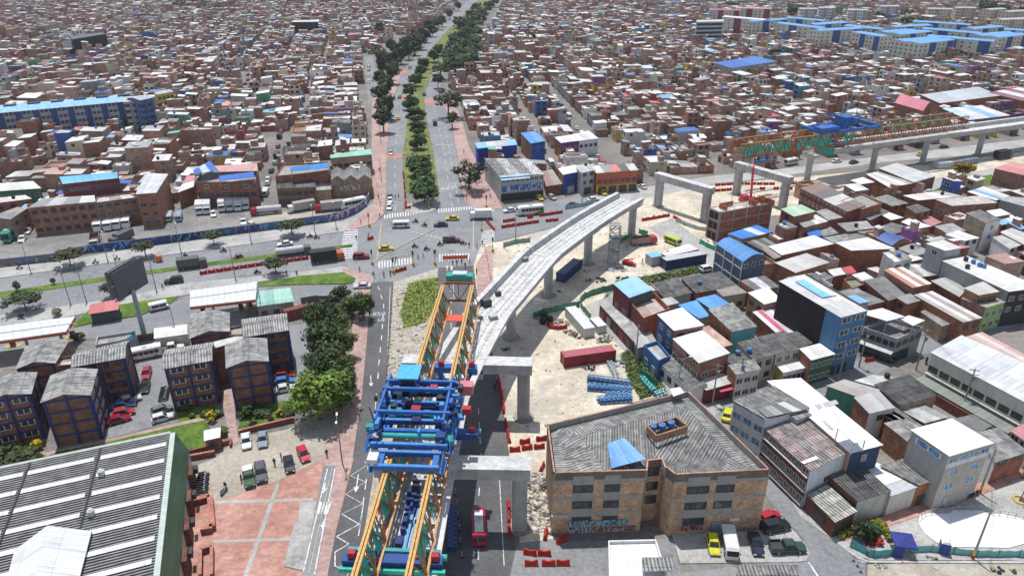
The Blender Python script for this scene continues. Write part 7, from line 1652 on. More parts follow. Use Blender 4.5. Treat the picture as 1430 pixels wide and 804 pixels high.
# ---------------------------------------------------------------- vehicles
def loft(mb,rings,mat,col=(1,1,1)):
 n=len(rings[0])
 for a,b_ in zip(rings,rings[1:]):
  for k in range(n):j=(k+1)%n;mb.face([a[k],a[j],b_[j],b_[k]],mat,col)
 mb.face(rings[0][::-1],mat,col);mb.face(rings[-1],mat,col)
def ring(x,w_,z0_,z1_,r=.12):
 h=z1_-z0_;return[(x,-w_*.94,z0_),(x,-w_,z0_+h*.35),(x,-w_,z1_-r),(x,-w_+r,z1_),(x,w_-r,z1_),(x,w_,z1_-r),(x,w_,z0_+h*.35),(x,w_*.94,z0_)]
def wheel_mesh(r,w_):
 mb=MB();mb.tube((0,-w_/2,0),(0,w_/2,0),r,None,12,'paint',(.025,.025,.025));mb.tube((0,-w_/2-.01,0),(0,w_/2+.01,0),r*.55,None,8,'paint',(.35,.35,.36));return mb.mesh('wheel')
def frustum(mb,x0,x1,X0,X1,w0,w1,z0_,z1_,mat,col):
 b4=[(x0,-w0,z0_),(x1,-w0,z0_),(x1,w0,z0_),(x0,w0,z0_)];t4=[(X0,-w1,z1_),(X1,-w1,z1_),(X1,w1,z1_),(X0,w1,z1_)];mb.hexa(b4,t4,mat,col)
KIND={}
def small_box(name,dims,mat,col):
 mb=MB();mb.box(-dims[0]/2,dims[0]/2,-dims[1]/2,dims[1]/2,-dims[2]/2,dims[2]/2,mat,col);return mb.mesh(name)
HL=small_box('headlight',(.08,.36,.16),'paint',(.75,.75,.7));TL=small_box('taillight',(.08,.3,.2),'paint',(.35,.02,.02));MIR=small_box('wing_mirror',(.14,.2,.16),'paint',(.05,.05,.05))
def car_kind(k,L,W,hull,cab,wr=.32,roofpaint=True,bed=None):
 """hull: list of (x share, half width share, z0, z1); cab: base x0,x1 top x0,x1 (m), z0, z1"""
 h=L/2;w_=W/2;mb=MB();loft(mb,[ring(x*h,w_*ws,z0_,z1_)for x,ws,z0_,z1_ in hull],'carpaint')
 x0,x1,X0,X1,z0_,z1_=cab;mg=MB();frustum(mg,x0,x1,X0,X1,w_*.9,w_*.74,z0_-.03,z1_-.06,'glass',(.03,.035,.04))
 frustum(mb,X0-.1,X1+.1,X0+.04,X1-.04,w_*.78,w_*.68,z1_-.08,z1_+.02,'carpaint',(1,1,1))
 xm=(X0+X1)/2
 for xa,Xa in((x0,X0),(xm-.1,xm-.05),(x1,X1)):
  for s_ in(-1,1):mb.bar((xa,s_*w_*.9,z0_-.04),(Xa,s_*w_*.75,z1_-.06),.09,.09,'carpaint')
 if bed:
  for s_ in(-1,1):mb.box(bed[0],bed[1],s_*w_*.95-.05,s_*w_*.95+.05,hull[1][3]-.05,hull[1][3]+.42,'carpaint')
  mb.box(bed[0]-.02,bed[0]+.07,-w_*.9,w_*.9,hull[1][3]-.05,hull[1][3]+.42,'carpaint');mb.box(bed[0]+.08,bed[1],-w_*.88,w_*.88,hull[1][3]-.02,hull[1][3]+.02,'paint',(.05,.05,.05))
 KIND[k]=dict(parts=[('body',mb.mesh('body'),None),('cabin_glass',mg.mesh('cabin_glass'),None)],wheel=wheel_mesh(wr,.22),wr=wr,wx=(h*.6,-h*.6),wy=w_-.12,hl=(h-.02,w_*.68,(hull[-2][2]+hull[-2][3])/2+.08),tl=(-h+.02,w_*.7,(hull[1][2]+hull[1][3])/2+.1),mir=(x1-.15,w_+.06,z0_+.05),L=L)
car_kind('sedan',4.4,1.76,[(-1,.8,.4,.75),(-.94,.95,.28,.86),(-.4,1,.24,.88),(.3,1,.24,.86),(.9,.93,.26,.7),(1,.76,.36,.58)],(-1.5,.95,-1.0,.3,.86,1.44))
car_kind('hatch',3.8,1.68,[(-1,.86,.4,.85),(-.95,.97,.28,.92),(-.3,1,.24,.92),(.35,1,.24,.88),(.9,.92,.26,.72),(1,.76,.36,.6)],(-1.75,.85,-1.45,.2,.9,1.5))
car_kind('suv',4.6,1.88,[(-1,.86,.5,1.0),(-.95,.98,.38,1.06),(-.3,1,.34,1.06),(.4,1,.34,1.04),(.92,.94,.36,.92),(1,.8,.46,.78)],(-2.1,.95,-1.85,.3,1.04,1.74),.38)
car_kind('pickup',5.2,1.88,[(-1,.92,.55,.9),(-.97,1,.45,.95),(-.3,1,.42,.97),(.4,1,.42,1.02),(.92,.94,.42,.94),(1,.8,.5,.8)],(-.75,1.25,-.55,.65,.98,1.74),.4,bed=(-2.55,-.8))
car_kind('jeep',4.2,1.8,[(-1,.95,.5,1.0),(-.97,1,.42,1.05),(-.2,1,.4,1.05),(.4,.98,.4,1.03),(.95,.9,.42,.98),(1,.86,.46,.9)],(-2.0,.6,-1.95,.35,1.03,1.8),.4)
def box_kind(k,L,W,H,cabl=None,glass_band=(.5,.8),cargo=None,nwin=4,white_roof=False,z0_=.4,wr=.4):
 """vans, minibuses, coaches (cargo None) or lorries with a cab of length cabl and a cargo shape"""
 h=L/2;w_=W/2;mb=MB();parts=[]
 if cargo is None:
  loft(mb,[ring(-h,w_*.93,z0_+.1,H-.12),ring(-h+.12,w_,z0_,H),ring(h-L*.12,w_,z0_,H),ring(h-.3,w_*.97,z0_,H*.86 if L<9 else H-.05),ring(h,w_*.86,z0_+.05,H*(.5 if L<6 else .62 if L<9 else .95))],'carpaint')
  parts.append(('body',mb.mesh('body'),None));zb,zt=H*glass_band[0],H*glass_band[1];l0,l1=-h+.5,h-L*.14
  for s_ in(-1,1):
   for i in range(nwin):
    m2=MB();a,b_=l0+(l1-l0)*i/nwin+.06,l0+(l1-l0)*(i+1)/nwin-.06;m2.box(a,b_,s_*w_-.03,s_*w_+.03,zb,zt,'glass',(.025,.03,.035));parts.append(('side_window',m2.mesh('side_window'),None))
  m2=MB();zf=H*(.55 if L<9 else .35);xf=h-.02 if L>=9 else h-.16
  if L<9:m2.hexa([(h-.06,-w_*.8,H*(.5 if L<6 else .62)),(h-.06,w_*.8,H*(.5 if L<6 else .62)),(h-.34,w_*.86,H*.84),(h-.34,-w_*.86,H*.84)],[(h+.0,-w_*.8,H*(.5 if L<6 else .62)+.05),(h+.0,w_*.8,H*(.5 if L<6 else .62)+.05),(h-.28,w_*.86,H*.86),(h-.28,-w_*.86,H*.86)],'glass',(.025,.03,.035))
  else:m2.box(h-.12,h+.03,-w_*.8,w_*.8,H*.38,H*.85,'glass',(.025,.03,.035))
  parts.append(('windscreen',m2.mesh('windscreen'),None))
  m2=MB();m2.box(-h-.02,-h+.06,-w_*.75,w_*.75,zb,zt,'glass',(.03,.03,.035));parts.append(('rear_window',m2.mesh('rear_window'),None))
  if white_roof:m2=MB();m2.box(-h*.8,h*.55,-w_*.6,w_*.6,H-.02,H+.06,'paint',(.78,.78,.78));parts.append(('roof_panel',m2.mesh('roof_panel'),None))
  if L>6:m2=MB();m2.box(-h*.15,h*.12,-.45,.45,H+.05,H+.25,'paint',(.55,.55,.55));parts.append(('roof_unit',m2.mesh('roof_unit'),None))
 else:
  xc=h-cabl
  loft(mb,[ring(xc,w_*.95,.5,2.4),ring(h-.35,w_*.95,.5,2.4),ring(h-.08,w_*.93,.5,1.6),ring(h,w_*.88,.55,1.3)],'carpaint');parts.append(('cab',mb.mesh('cab'),None))
  m2=MB();m2.hexa([(h-.1,-w_*.8,1.55),(h-.1,w_*.8,1.55),(h-.36,w_*.82,2.25),(h-.36,-w_*.82,2.25)],[(h-.04,-w_*.8,1.6),(h-.04,w_*.8,1.6),(h-.3,w_*.82,2.3),(h-.3,-w_*.82,2.3)],'glass',(.025,.03,.035));parts.append(('windscreen',m2.mesh('windscreen'),None))
  m2=MB();m2.box(-h,xc+.2,-.45,.45,.5,.8,'paint',(.06,.06,.06));parts.append(('chassis',m2.mesh('chassis'),None))
  m2=MB();kind_,cc=cargo
  if kind_=='box':
   m2.box(-h,xc-.1,-w_,w_,.85,H,'paint',cc)
   for i in range(6):x=-h+(xc-.1+h)*(i+.5)/6;m2.box(x-.03,x+.03,-w_-.03,w_+.03,.9,H+.02,'paint',tuple(c*.85 for c in cc))
  elif kind_=='tank':m2.tube((-h,0,1.75),(xc-.1,0,1.75),.98,None,14,'paint',cc);m2.box(-h+.2,xc-.3,-.6,.6,.8,1.0,'paint',(.1,.1,.1));m2.box(-h*.5,-h*.5+.5,-.2,.2,2.65,2.85,'paint',(.2,.2,.2))
  elif kind_=='open':
   for s_ in(-1,1):m2.box(-h,xc-.15,s_*w_-.05,s_*w_+.05,.9,H,'paint',cc)
   m2.box(-h,-h+.08,-w_,w_,.9,H,'paint',cc);m2.box(-h+.1,xc-.15,-w_*.94,w_*.94,.85,1.0,'paint',(.12,.1,.08));m2.box(xc-.22,xc-.14,-w_,w_,.9,H,'paint',cc)
  parts.append(('cargo_body' if kind_!='tank' else 'tank',m2.mesh('cargo_body'),None))
 KIND[k]=dict(parts=parts,wheel=wheel_mesh(wr,.3),wr=wr,wx=(h*.62,-h*.62),wy=w_-.16,hl=(h-.02,w_*.7,.8),tl=(-h,w_*.8,1.0),mir=(h-.35,w_+.1,H*.6 if cargo is None else 1.9),L=L)
box_kind('van',5.4,1.95,2.15,nwin=3);box_kind('minibus',6.4,2.1,2.55,nwin=5,white_roof=True,wr=.38);box_kind('smallvan',4.4,1.75,1.95,nwin=2,wr=.32)
box_kind('coach',11.0,2.5,3.3,nwin=7,glass_band=(.52,.82),wr=.5,white_roof=True);box_kind('midcoach',8.8,2.4,3.0,nwin=6,glass_band=(.5,.8),wr=.45,white_roof=True)
box_kind('boxtruck',7.0,2.3,3.2,1.7,cargo=('box',(.72,.72,.72)),wr=.42);box_kind('darktruck',7.4,2.4,3.1,1.8,cargo=('box',(.12,.125,.13)),wr=.45);box_kind('blacktruck',9.0,2.5,3.5,2.0,cargo=('box',(.03,.03,.032)),wr=.48)
box_kind('tanker',9.5,2.4,3.0,2.0,cargo=('tank',(.5,.51,.52)),wr=.48);box_kind('opentruck',8.0,2.4,2.4,1.9,cargo=('open',(.3,.22,.18)),wr=.45);box_kind('tarptruck',9.0,2.4,3.2,1.9,cargo=('box',(.4,.36,.33)),wr=.45)
NAMEK={'sedan':'car','hatch':'car','suv':'car','pickup':'pickup_truck','jeep':'jeep','van':'van','smallvan':'van','minibus':'minibus','coach':'coach','midcoach':'bus'}
CATK={'sedan':'car','hatch':'car','suv':'car','pickup':'pickup','jeep':'jeep','van':'van','smallvan':'van','minibus':'minibus','coach':'coach','midcoach':'bus'}
def vehicle(kind,label,p,heading,color,group=None,z=0.05,name=None,cover=None):
 k=KIND[kind];t_=thing(name or NAMEK.get(kind,'lorry'),label,CATK.get(kind,'lorry'),(p.x,p.y,z),heading,group)
 for nm,me,_ in k['parts']:put(nm,me,t_,color=color)
 for x in k['wx']:
  for s_ in(-1,1):put('wheel',k['wheel'],t_,(x,s_*k['wy'],k['wr']))
 for s_ in(-1,1):
  put('headlight',HL,t_,(k['hl'][0],s_*k['hl'][1],k['hl'][2]));put('taillight',TL,t_,(k['tl'][0],s_*k['tl'][1],k['tl'][2]));put('wing_mirror',MIR,t_,(k['mir'][0],s_*k['mir'][1],k['mir'][2]))
 return t_
def vpx(kind,label,rear,front,color,group=None,crop=False,**kw):
 a,b_=(q(*rear),q(*front))if crop else(g(*rear),g(*front));d=b_-a
 return vehicle(kind,label,(a+b_)/2,math.atan2(d.y,d.x),color,group,**kw)
WHT,BLK,RED,SIL,YLW,NVY=(.72,.72,.71),(.025,.027,.03),(.36,.03,.04),(.4,.42,.44),(.62,.44,.03),(.03,.045,.1)
EW,NS=R(20),R(98)
# crossing
K(490,270,6.81)
for kd,X,Y,hd,c_,lab in(('van',475,325,R(185),WHT,'white passenger van crossing the yellow box'),('sedan',855,315,R(186),NVY,'dark blue sedan in the middle of the crossing'),('sedan',965,255,R(186),YLW,'yellow taxi entering the crossing behind the dark blue sedan'),('sedan',335,540,R(6),YLW,'yellow taxi at the lower left corner of the yellow box'),('pickup',960,465,R(4),(.1,.03,.03),'dark maroon pickup among the motorcycles at the crossing'),('boxtruck',1235,245,R(185),WHT,'white box lorry waiting at the east crosswalk'),('suv',100,620,R(8),(.3,.02,.04),'crimson car on the west crosswalk'),('sedan',372,45,R(278),(.12,.2,.34),'blue grey car last in the queue on the avenue'),('sedan',374,82,R(278),WHT,'white car in the middle of the avenue queue'),('sedan',366,145,R(278),(.68,.68,.64),'pale car first in the avenue queue at the crosswalk')):
 vehicle(kd,lab,q(X,Y),hd,c_)
K(700,250,6.7)
v_=vpx('midcoach','white and green bus passing the graffiti corner building',(405,318),(130,345),(.7,.72,.7),crop=True)
for s_ in(-1,1):m2=MB();m2.hexa([(-4.3,s_*1.2,.5),(-1,s_*1.2,.5),(-1,s_*1.24,.5),(-4.3,s_*1.24,.5)],[(-4.3,s_*1.2,2.4),(-3,s_*1.2,1.4),(-3,s_*1.24,1.4),(-4.3,s_*1.24,2.4)],'paint',(.06,.35,.04));m2.build('green_panel',v_)
for kd,X,Y,hd,c_,lab in(('sedan',80,308,R(200),WHT,'white car right in front of the white and green bus'),('hatch',360,195,R(295),YLW,'yellow taxi parked nose out by the graffiti building'),('hatch',475,188,R(300),SIL,'silver car parked beside the yellow taxi at the shops'),('sedan',675,258,R(20),(.05,.055,.06),'dark car driving beside the curved deck'),('sedan',860,205,R(20),WHT,'white car following along the shop street'),('hatch',955,145,R(285),YLW,'yellow taxi parked under the orange building'),('hatch',1085,103,R(290),YLW,'yellow taxi half hidden at the yellow workshop doors'),('suv',1030,112,R(290),(.06,.05,.05),'dark car between two taxis at the yellow workshop'),('sedan',1320,85,R(110),WHT,'white car turning at the far end of the shops')):
 vehicle(kd,lab,q(X,Y),hd,c_)
# west avenue
K(0,260,2.979)
for kd,X,Y,hd,c_,lab in(('suv',725,402,R(199),BLK,'black off-roader on the lower carriageway'),('darktruck',803,340,R(20),(.1,.1,.11),'dark grey lorry beside the grass median'),('tanker',1225,288,R(20),(.1,.1,.1),'silver tank lorry on the lower carriageway near the crossing'),('blacktruck',1365,312,R(20),(.55,.1,.03),'black box lorry with red cab at the stop line'),('sedan',1187,247,R(199),WHT,'white car on the upper carriageway'),('smallvan',665,512,R(32),WHT,'white delivery van leaving the station lawn'),('pickup',715,682,R(20),WHT,'white pickup parked behind the apartment block')):
 vehicle(kd,lab,q(X,Y),hd,c_)
vpx('minibus','white minibus parked behind the set back apartment block',(1120,365),(1325,310),WHT,crop=False)if False else None
K(0,440,5.954);vpx('minibus','white minibus parked behind the set back apartment block',(1325,330),(1110,375),WHT,crop=True)
# truck lot
K(0,230,5.5);GC='white coaches parked in a row'
for a,b_ in(((800,440),(748,530)),((868,440),(828,518)),((938,430),(898,506)),((1006,420),(970,496))):vpx('midcoach','white coach parked in the row of four by the brick building',a,b_,(.74,.74,.73),GC,crop=True)
vpx('coach','green and white coach parked at the lot edge',(155,500),(50,612),(.04,.3,.22),crop=True)
vpx('sedan','white car tight beside the green coach',(228,500),(205,545),WHT,crop=True);vpx('sedan','white car in front of the other beside the green coach',(190,560),(160,608),WHT,crop=True);vpx('sedan','red car behind the green coach',(70,510),(20,550),RED,crop=True);vpx('sedan','white car beside the red car at the lot edge',(25,540),(-10,575),WHT,crop=True)
vpx('darktruck','dark grey box lorry parked beside the graffiti wall',(990,575),(890,620),(.14,.14,.15),crop=True);vpx('opentruck','red and white open lorry by the yellow graffiti',(740,580),(730,650),(.55,.5,.48),crop=True)
K(230,200,4.767);GT='white box lorries parked nose out'
for a,b_ in(((240,420),(232,502)),((288,425),(283,490)),((390,400),(382,486)),((442,396),(436,480)),((494,396),(490,480)),((545,388),(542,470))):vpx('boxtruck','white box lorry parked nose out under the brick building with blue canopies',a,b_,(.68,.68,.67),GT,crop=True)
vpx('sedan','white car between the parked white lorries',(322,462),(328,502),WHT,crop=True);vpx('tanker','steel tank lorry with red cab in the truck lot',(760,465),(595,480),(.4,.04,.05),crop=True);vpx('tarptruck','beige covered lorry in the truck lot',(975,440),(848,462),(.7,.7,.68),crop=True);vpx('tarptruck','long red cab lorry with pale load in the truck lot',(1185,440),(1005,460),RED,crop=True);vpx('midcoach','white bus at the curved wall of the truck lot',(1318,415),(1192,440),WHT,crop=True)
vpx('pickup','white pickup alone in the truck lot',(520,510),(530,565),WHT,crop=True);vpx('hatch','small white car beside the lone pickup',(575,552),(600,562),WHT,crop=True)
for X,lab in((30,'silver light lorry parked beside the coaches'),(95,'blue grey light lorry parked beside the coaches')):vpx('van',lab,(X+10,480),(X-5,540),(.5,.52,.56)if X<50 else(.3,.36,.46),crop=True)
# construction site
K(860,280,6.7)
vpx('opentruck','red cab lorry loaded with steel on the sand',(110,425),(395,395),(.5,.03,.06),crop=True);vpx('suv','white off-roader beside the slate blue hall',(805,670),(905,650),WHT,crop=True);vpx('van','lime and white van with black stripe on the haul lane',(480,385),(580,425),(.5,.6,.1),crop=True)
vpx('minibus','dark red minibus with white roof panel driving under the portal pier',(670,764),(668,722),(.36,.02,.05))
# car parks of the west side
K(230,560,5.289)
for kd,a,b_,c_,lab in(('sedan',(600,262),(610,362),WHT,'white sedan parked by the garden wall'),('sedan',(727,248),(727,350),(.25,.3,.36),'blue grey sedan parked by the garden wall'),('hatch',(1005,362),(1052,462),(.5,.03,.06),'bright red car parked on the plaza edge'),('hatch',(912,440),(932,540),BLK,'black car parked on the plaza edge'),('suv',(708,500),(722,602),(.1,.105,.12),'charcoal car parked beside the green jeep'),('jeep',(618,530),(638,655),(.07,.13,.08),'dark green jeep with white roof rack on the dirt')):
 v_=vpx(kd,lab,a,b_,c_,crop=True)
 if kd=='jeep':
  pb('box','roof_rack',v_,-1.9,-.5,-.75,.75,1.84,1.95,'paint',(.7,.7,.7))
K(0,440,5.954)
for kd,a,b_,c_,lab in(('hatch',(1235,462),(1212,550),(.42,.03,.07),'raspberry red car in the western courtyard'),('sedan',(1222,560),(1200,668),BLK,'black car behind the raspberry red car'),('sedan',(1020,740),(1135,705),(.6,.61,.62),'silver white car across the courtyard bay'),('sedan',(965,775),(1090,755),(.08,.17,.34),'blue car next to the silver white car'),('hatch',(975,842),(1098,815),(.4,.04,.06),'red car next to the blue car'),('sedan',(905,910),(1070,865),(.28,.01,.03),'dark red car at the end of the courtyard bay'),('hatch',(1285,830),(1420,780),(.16,.17,.18),'grey car by the shrubs under the apartments'),('hatch',(1280,895),(1430,850),(.66,.66,.66),'car under a pale dust cover by the shrubs')):
 vpx(kd,lab,a,b_,c_,crop=True)
K(220,430,5.954)
for kd,a,b_,c_,lab in(('hatch',(1000,585),(1125,568),(.45,.03,.04),'red car beside the gable ended block'),('hatch',(985,640),(1140,615),(.06,.2,.5),'car under a blue cover beside the gable ended block'),('sedan',(985,705),(1140,672),(.66,.67,.68),'car under a white cover below the blue covered car'),('hatch',(1290,350),(1300,300),WHT,'white car tucked under the tree belt')):
 vpx(kd,lab,a,b_,c_,crop=True)
# lower right
for kd,a,b_,c_,lab in(('hatch',(992.5,750),(998.5,779),(.66,.62,.03),'yellow taxi parked before the pale brick building'),('van',(1013.8,745),(1022,786),WHT,'white van parked beside the yellow taxi'),('sedan',(1051,749),(1059,777),(.02,.025,.05),'midnight blue car parked beside the white van'),('suv',(1066,742),(1097,736),(.02,.022,.03),'black off-roader parked at the pavement corner'),('pickup',(1076,769),(1121,768),(.04,.07,.065),'dark green pickup parked along the kerb'),('hatch',(1066,728),(1080,722),(.45,.02,.04),'red car behind the brick building corner'),('sedan',(1013,590),(1018,574),(.6,.6,.06),'yellow taxi in the lane behind the brick building'),('sedan',(515,402),(497,402.5),(.55,.56,.57),'silver sedan turning by the lawn corner'),('sedan',(1160,228),(1176,226),WHT,'white car in the street behind the straight viaduct'),('sedan',(1184,230),(1200,227),(.05,.06,.08),'dark car in the street behind the straight viaduct'),('minibus',(1100,231),(1109,229),WHT,'white minibus at the shops behind the straight viaduct'),('sedan',(1278,219),(1294,216),YLW,'yellow taxi beside the hammerhead pier'),('sedan',(1310,208),(1326,206),BLK,'black car behind the hammerhead pier'),('blacktruck',(1385,224),(1414,219),(.05,.05,.05),'black covered lorry beside the far hammerhead pier'),('sedan',(556,170),(556.5,164),YLW,'yellow taxi coming down the western carriageway'),('sedan',(546,212),(546,219),(.5,.42,.1),'mustard taxi on the western carriageway'),('van',(608,178),(607,171),(.05,.05,.05),'black van on the eastern carriageway'),('suv',(593,136),(592,131),BLK,'black car where the carriageways meet'),('suv',(557,140),(559,134),(.1,.1,.1),'dark car at the far crosswalk')):
 vpx(kd,lab,a,b_,c_)
rg=random.Random(40)
for k in range(26):
 t=rg.random();y=rg.choice((rg.uniform(30,110),));s_=(y-30)/80;x=rg.choice((666+8*(1-s_)+3,515))if k<10 else rg.choice((597-s_*30,636-s_*24));
 if x==515:y=85+50*rg.random()
 vehicle(rg.choice(('sedan','hatch','suv')),'distant car on the tree lined far avenue',g(x,y),NS+(math.pi if rg.random()<.5 else 0),rg.choice((WHT,SIL,BLK,RED,WHT)),'distant cars on the far avenue')
# cars parked along the lanes of the dense blocks
for(x0,y0,x1,y1,n,nb)in((372,270,397,175,9,'the side street behind the truck lot'),(343,132,347,92,6,'the far side street of the western blocks'),(768,228,700,115,9,'the lane behind the purple house'),(858,252,765,125,12,'the lane beside the orange building')):
 for k in range(n):
  t=(k+rg.uniform(-.3,.3))/n;p=g(x0+(x1-x0)*t+rg.uniform(-2,2),y0+(y1-y0)*t)
  vehicle(rg.choice(('sedan','hatch','van')),'car parked in '+nb,p,R(99),rg.choice((WHT,SIL,WHT,BLK,RED)),'cars parked in '+nb)
# ---------------------------------------------------------------- motorcycles, people
def moto_meshes():
 mb=MB();mb.hexa([(-.55,-.09,.45),(.35,-.1,.4),(.35,.1,.4),(-.55,.09,.45)],[(-.75,-.12,.8),(.15,-.14,.85),(.15,.14,.85),(-.75,.12,.8)],'objcol');mb.hexa([(.05,-.13,.78),(.5,-.11,.8),(.5,.11,.8),(.05,.13,.78)],[(.1,-.1,1.0),(.42,-.08,1.0),(.42,.08,1.0),(.1,.1,1.0)],'objcol')
 mb.bar((.4,0,.95),(.72,0,.34),.08,.08,'paint',(.2,.2,.2));mb.box(-.3,.3,-.16,.16,.25,.5,'paint',(.1,.1,.1))
 ms=MB();ms.hexa([(-.75,-.12,.8),(.1,-.14,.82),(.1,.14,.82),(-.75,.12,.8)],[(-.72,-.11,.9),(.08,-.12,.88),(.08,.12,.88),(-.72,.11,.9)],'paint',(.02,.02,.02))
 mh=MB();mh.bar((.36,-.36,1.08),(.36,.36,1.08),.05,.05,'paint',(.08,.08,.08));mh.box(.38,.5,-.1,.1,.85,1.05,'paint',(.6,.6,.58))
 return mb.mesh('body'),ms.mesh('seat'),mh.mesh('handlebar'),wheel_mesh(.3,.11)
MOTO=moto_meshes()
def moto(label,p,hd,col,group=None,z=.06):
 t_=thing('motorcycle',label,'motorcycle',(p.x,p.y,z),hd,group)
 for nm,me in zip(('body','seat','handlebar'),MOTO):put(nm,me,t_,color=col)
 for x in(.68,-.62):put('wheel',MOTO[3],t_,(x,0,.3))
 return t_
# people: one skinned surface per figure, poses as prototypes
def figure(joints,edges,radii,name):
 me=bpy.data.meshes.new(name+'_sk');me.from_pydata(joints,edges,[]);o=bpy.data.objects.new(name+'_sk',me);COL.objects.link(o)
 md=o.modifiers.new('skin','SKIN')
 for i,r in enumerate(radii):me.skin_vertices[0].data[i].radius=(r,r)
 me.skin_vertices[0].data[0].use_root=True
 sb_=o.modifiers.new('sub','SUBSURF');sb_.levels=1;sb_.render_levels=1
 bpy.context.view_layer.update();dg=bpy.context.evaluated_depsgraph_get()
 m2=bpy.data.meshes.new_from_object(o.evaluated_get(dg));COL.objects.unlink(o);bpy.data.objects.remove(o);bpy.data.meshes.remove(me)
 return m2
def finish(me,hip,neck,head,hands):
 """skin, shirt (object colour), trousers, hair by position on the body"""
 me.materials.clear()
 for n in('objcol','paint'):me.materials.append(MATS[n])
 cols=[];idx=[]
 for f in me.polygons:
  c=f.center
  if c.z>head:k,cl=1,(.02,.016,.013)
  elif c.z>neck:k,cl=1,(.3,.18,.12)
  elif any((c-Vector(h)).length<.13 for h in hands):k,cl=1,(.3,.18,.12)
  elif c.z>hip or abs(c.y)>.3:k,cl=0,(1,1,1)
  elif c.z<.1:k,cl=1,(.02,.02,.02)
  else:k,cl=1,(.035,.04,.06)
  idx.append(k);cols.extend((*cl,1))
 me.polygons.foreach_set('material_index',idx);me.polygons.foreach_set('use_smooth',[True]*len(idx))
 at=me.attributes.new('col','FLOAT_COLOR','FACE');at.data.foreach_set('color',cols);return me
def person_mesh(walk,name,sit=False):
 w_=.28*walk
 if sit:
  J=[(-.05,0,.86),(0,0,1.1),(.06,0,1.36),(.1,0,1.5),(.13,0,1.62),(.13,0,1.76),(0,.1,.84),(.42,.16,.86),(.3,.18,.42),(.42,.18,.36),(0,-.1,.84),(.42,-.16,.86),(.3,-.18,.42),(.42,-.18,.36),(.05,.2,1.38),(.22,.3,1.14),(.42,.3,1.1),(.05,-.2,1.38),(.22,-.3,1.14),(.42,-.3,1.1)]
 else:
  J=[(0,0,.92),(0,0,1.15),(.02,0,1.4),(.03,0,1.5),(.04,0,1.6),(.04,0,1.74),(0,.09,.88),(w_*.6,.1,.48),(w_*.55-.08*walk,.1,.08),(w_*.55+.12-.08*walk,.11,.04),(0,-.09,.88),(-w_*.4,-.1,.48),(-w_-.1*walk,-.1,.1),(-w_+.1-.1*walk,-.11,.05),(0,.2,1.42),(-.1*walk,.25,1.14),(.05*walk+.04,.24,.88),(0,-.2,1.42),(.08*walk,-.25,1.14),(.26*walk+.04,-.23,.92)]
 E=[(0,1),(1,2),(2,3),(3,4),(4,5),(0,6),(6,7),(7,8),(8,9),(0,10),(10,11),(11,12),(12,13),(2,14),(14,15),(15,16),(2,17),(17,18),(18,19)]
 Rr=[.135,.125,.15,.06,.1,.075,.1,.075,.055,.045,.1,.075,.055,.045,.075,.055,.04,.075,.055,.04]
 me=figure([Vector(j)for j in J],E,Rr,name)
 return finish(me,.9 if not sit else .92,1.5 if not sit else 1.52,1.68 if not sit else 1.7,(J[16],J[19]))
PM=[person_mesh(1.0,'person_walk'),person_mesh(.15,'person_stand'),person_mesh(0,'person_sit',True)]
def person(label,p,hd,col,pose=0,group=None,z=.06):
 o=put('person',PM[pose],None,(p.x,p.y,z),(0,0,hd),color=col);return tag(o,label,'person',group)
SH=[('black jacket',(.02,.02,.022)),('navy jacket',(.03,.05,.12)),('grey top',(.2,.2,.2)),('white shirt',(.6,.6,.6)),('red jacket',(.35,.03,.03)),('green top',(.05,.18,.08)),('light blue shirt',(.2,.35,.55))]
def rider(label_m,label_p,p,hd,col,sh,gm=None,gp_=None):
 moto(label_m,p,hd,col,gm);d=Vector((math.cos(hd),math.sin(hd),0));pp=p-d*.25;person(label_p,pp,hd,sh[1],2,gp_,.06)
K(490,270,6.81)
for X,Y,hd in((615,282,R(186)),(700,318,R(186)),(610,520,R(4)),(722,545,R(4)),(850,500,R(6)),(1070,490,R(6))):
 rider('motorcycle with rider crossing between the cars in the junction','person in dark jacket riding a motorcycle through the junction',q(X,Y),hd,(.03,.03,.035),SH[0],'motorcycles in the junction','riders in the junction')
K(0,260,2.979)
for X,Y,hd,nb in((1072,365,R(20),'on the lower carriageway by the red barriers'),(770,298,R(200),'on the upper carriageway beside the grass median'),(985,303,R(200),'beside the silver tank lorry'),(930,275,R(200),'on the upper carriageway near the street tree'),(1000,300,R(200),'close behind another beside the tank lorry'),(1290,216,R(200),'near the corner of the upper carriageway'),(1318,220,R(20),'turning at the upper pavement corner')):
 rider('motorcycle '+nb,'person riding the motorcycle '+nb,q(X,Y),hd,rg.choice(((.03,.03,.03),(.3,.03,.03))),SH[rg.randrange(3)])
K(1190,440,5.954)
for X,Y,hd,nb in((340,405,R(200),'near the orange street barrier'),(612,400,R(60),'beside the pole in the factory street')):
 rider('black motorcycle '+nb,'person on the black motorcycle '+nb,q(X,Y),hd,BLK,SH[0])
K(230,560,5.289)
for k in range(9):
 moto('black motorcycle parked in the row by the planter wall',q(290-5*(k%2)-k*1.5,555+17*k),R(15),rg.choice((BLK,(.03,.03,.05),(.12,.12,.13))),'motorcycles parked by the planter wall')
moto('white and black motorcycle standing alone on the dirt',q(440,680),R(75),(.6,.6,.6));person('person in black crouched by the lone white motorcycle',q(455,655),R(250),SH[0][1],1)
for X,Y,c_,hd,lab in((865,440,(.02,.02,.02),R(200),'tall person in black beside the black car'),(815,480,(.06,.07,.08),R(80),'person in grey walking with the tall one on the dirt'),(570,600,(.04,.05,.05),R(0),'person in dark clothes at the green jeep door'),(1200,415,(.03,.03,.04),R(120),'person walking at the top of the cycle path')):
 person(lab,q(X,Y),hd,c_,1)
K(0,440,5.954)
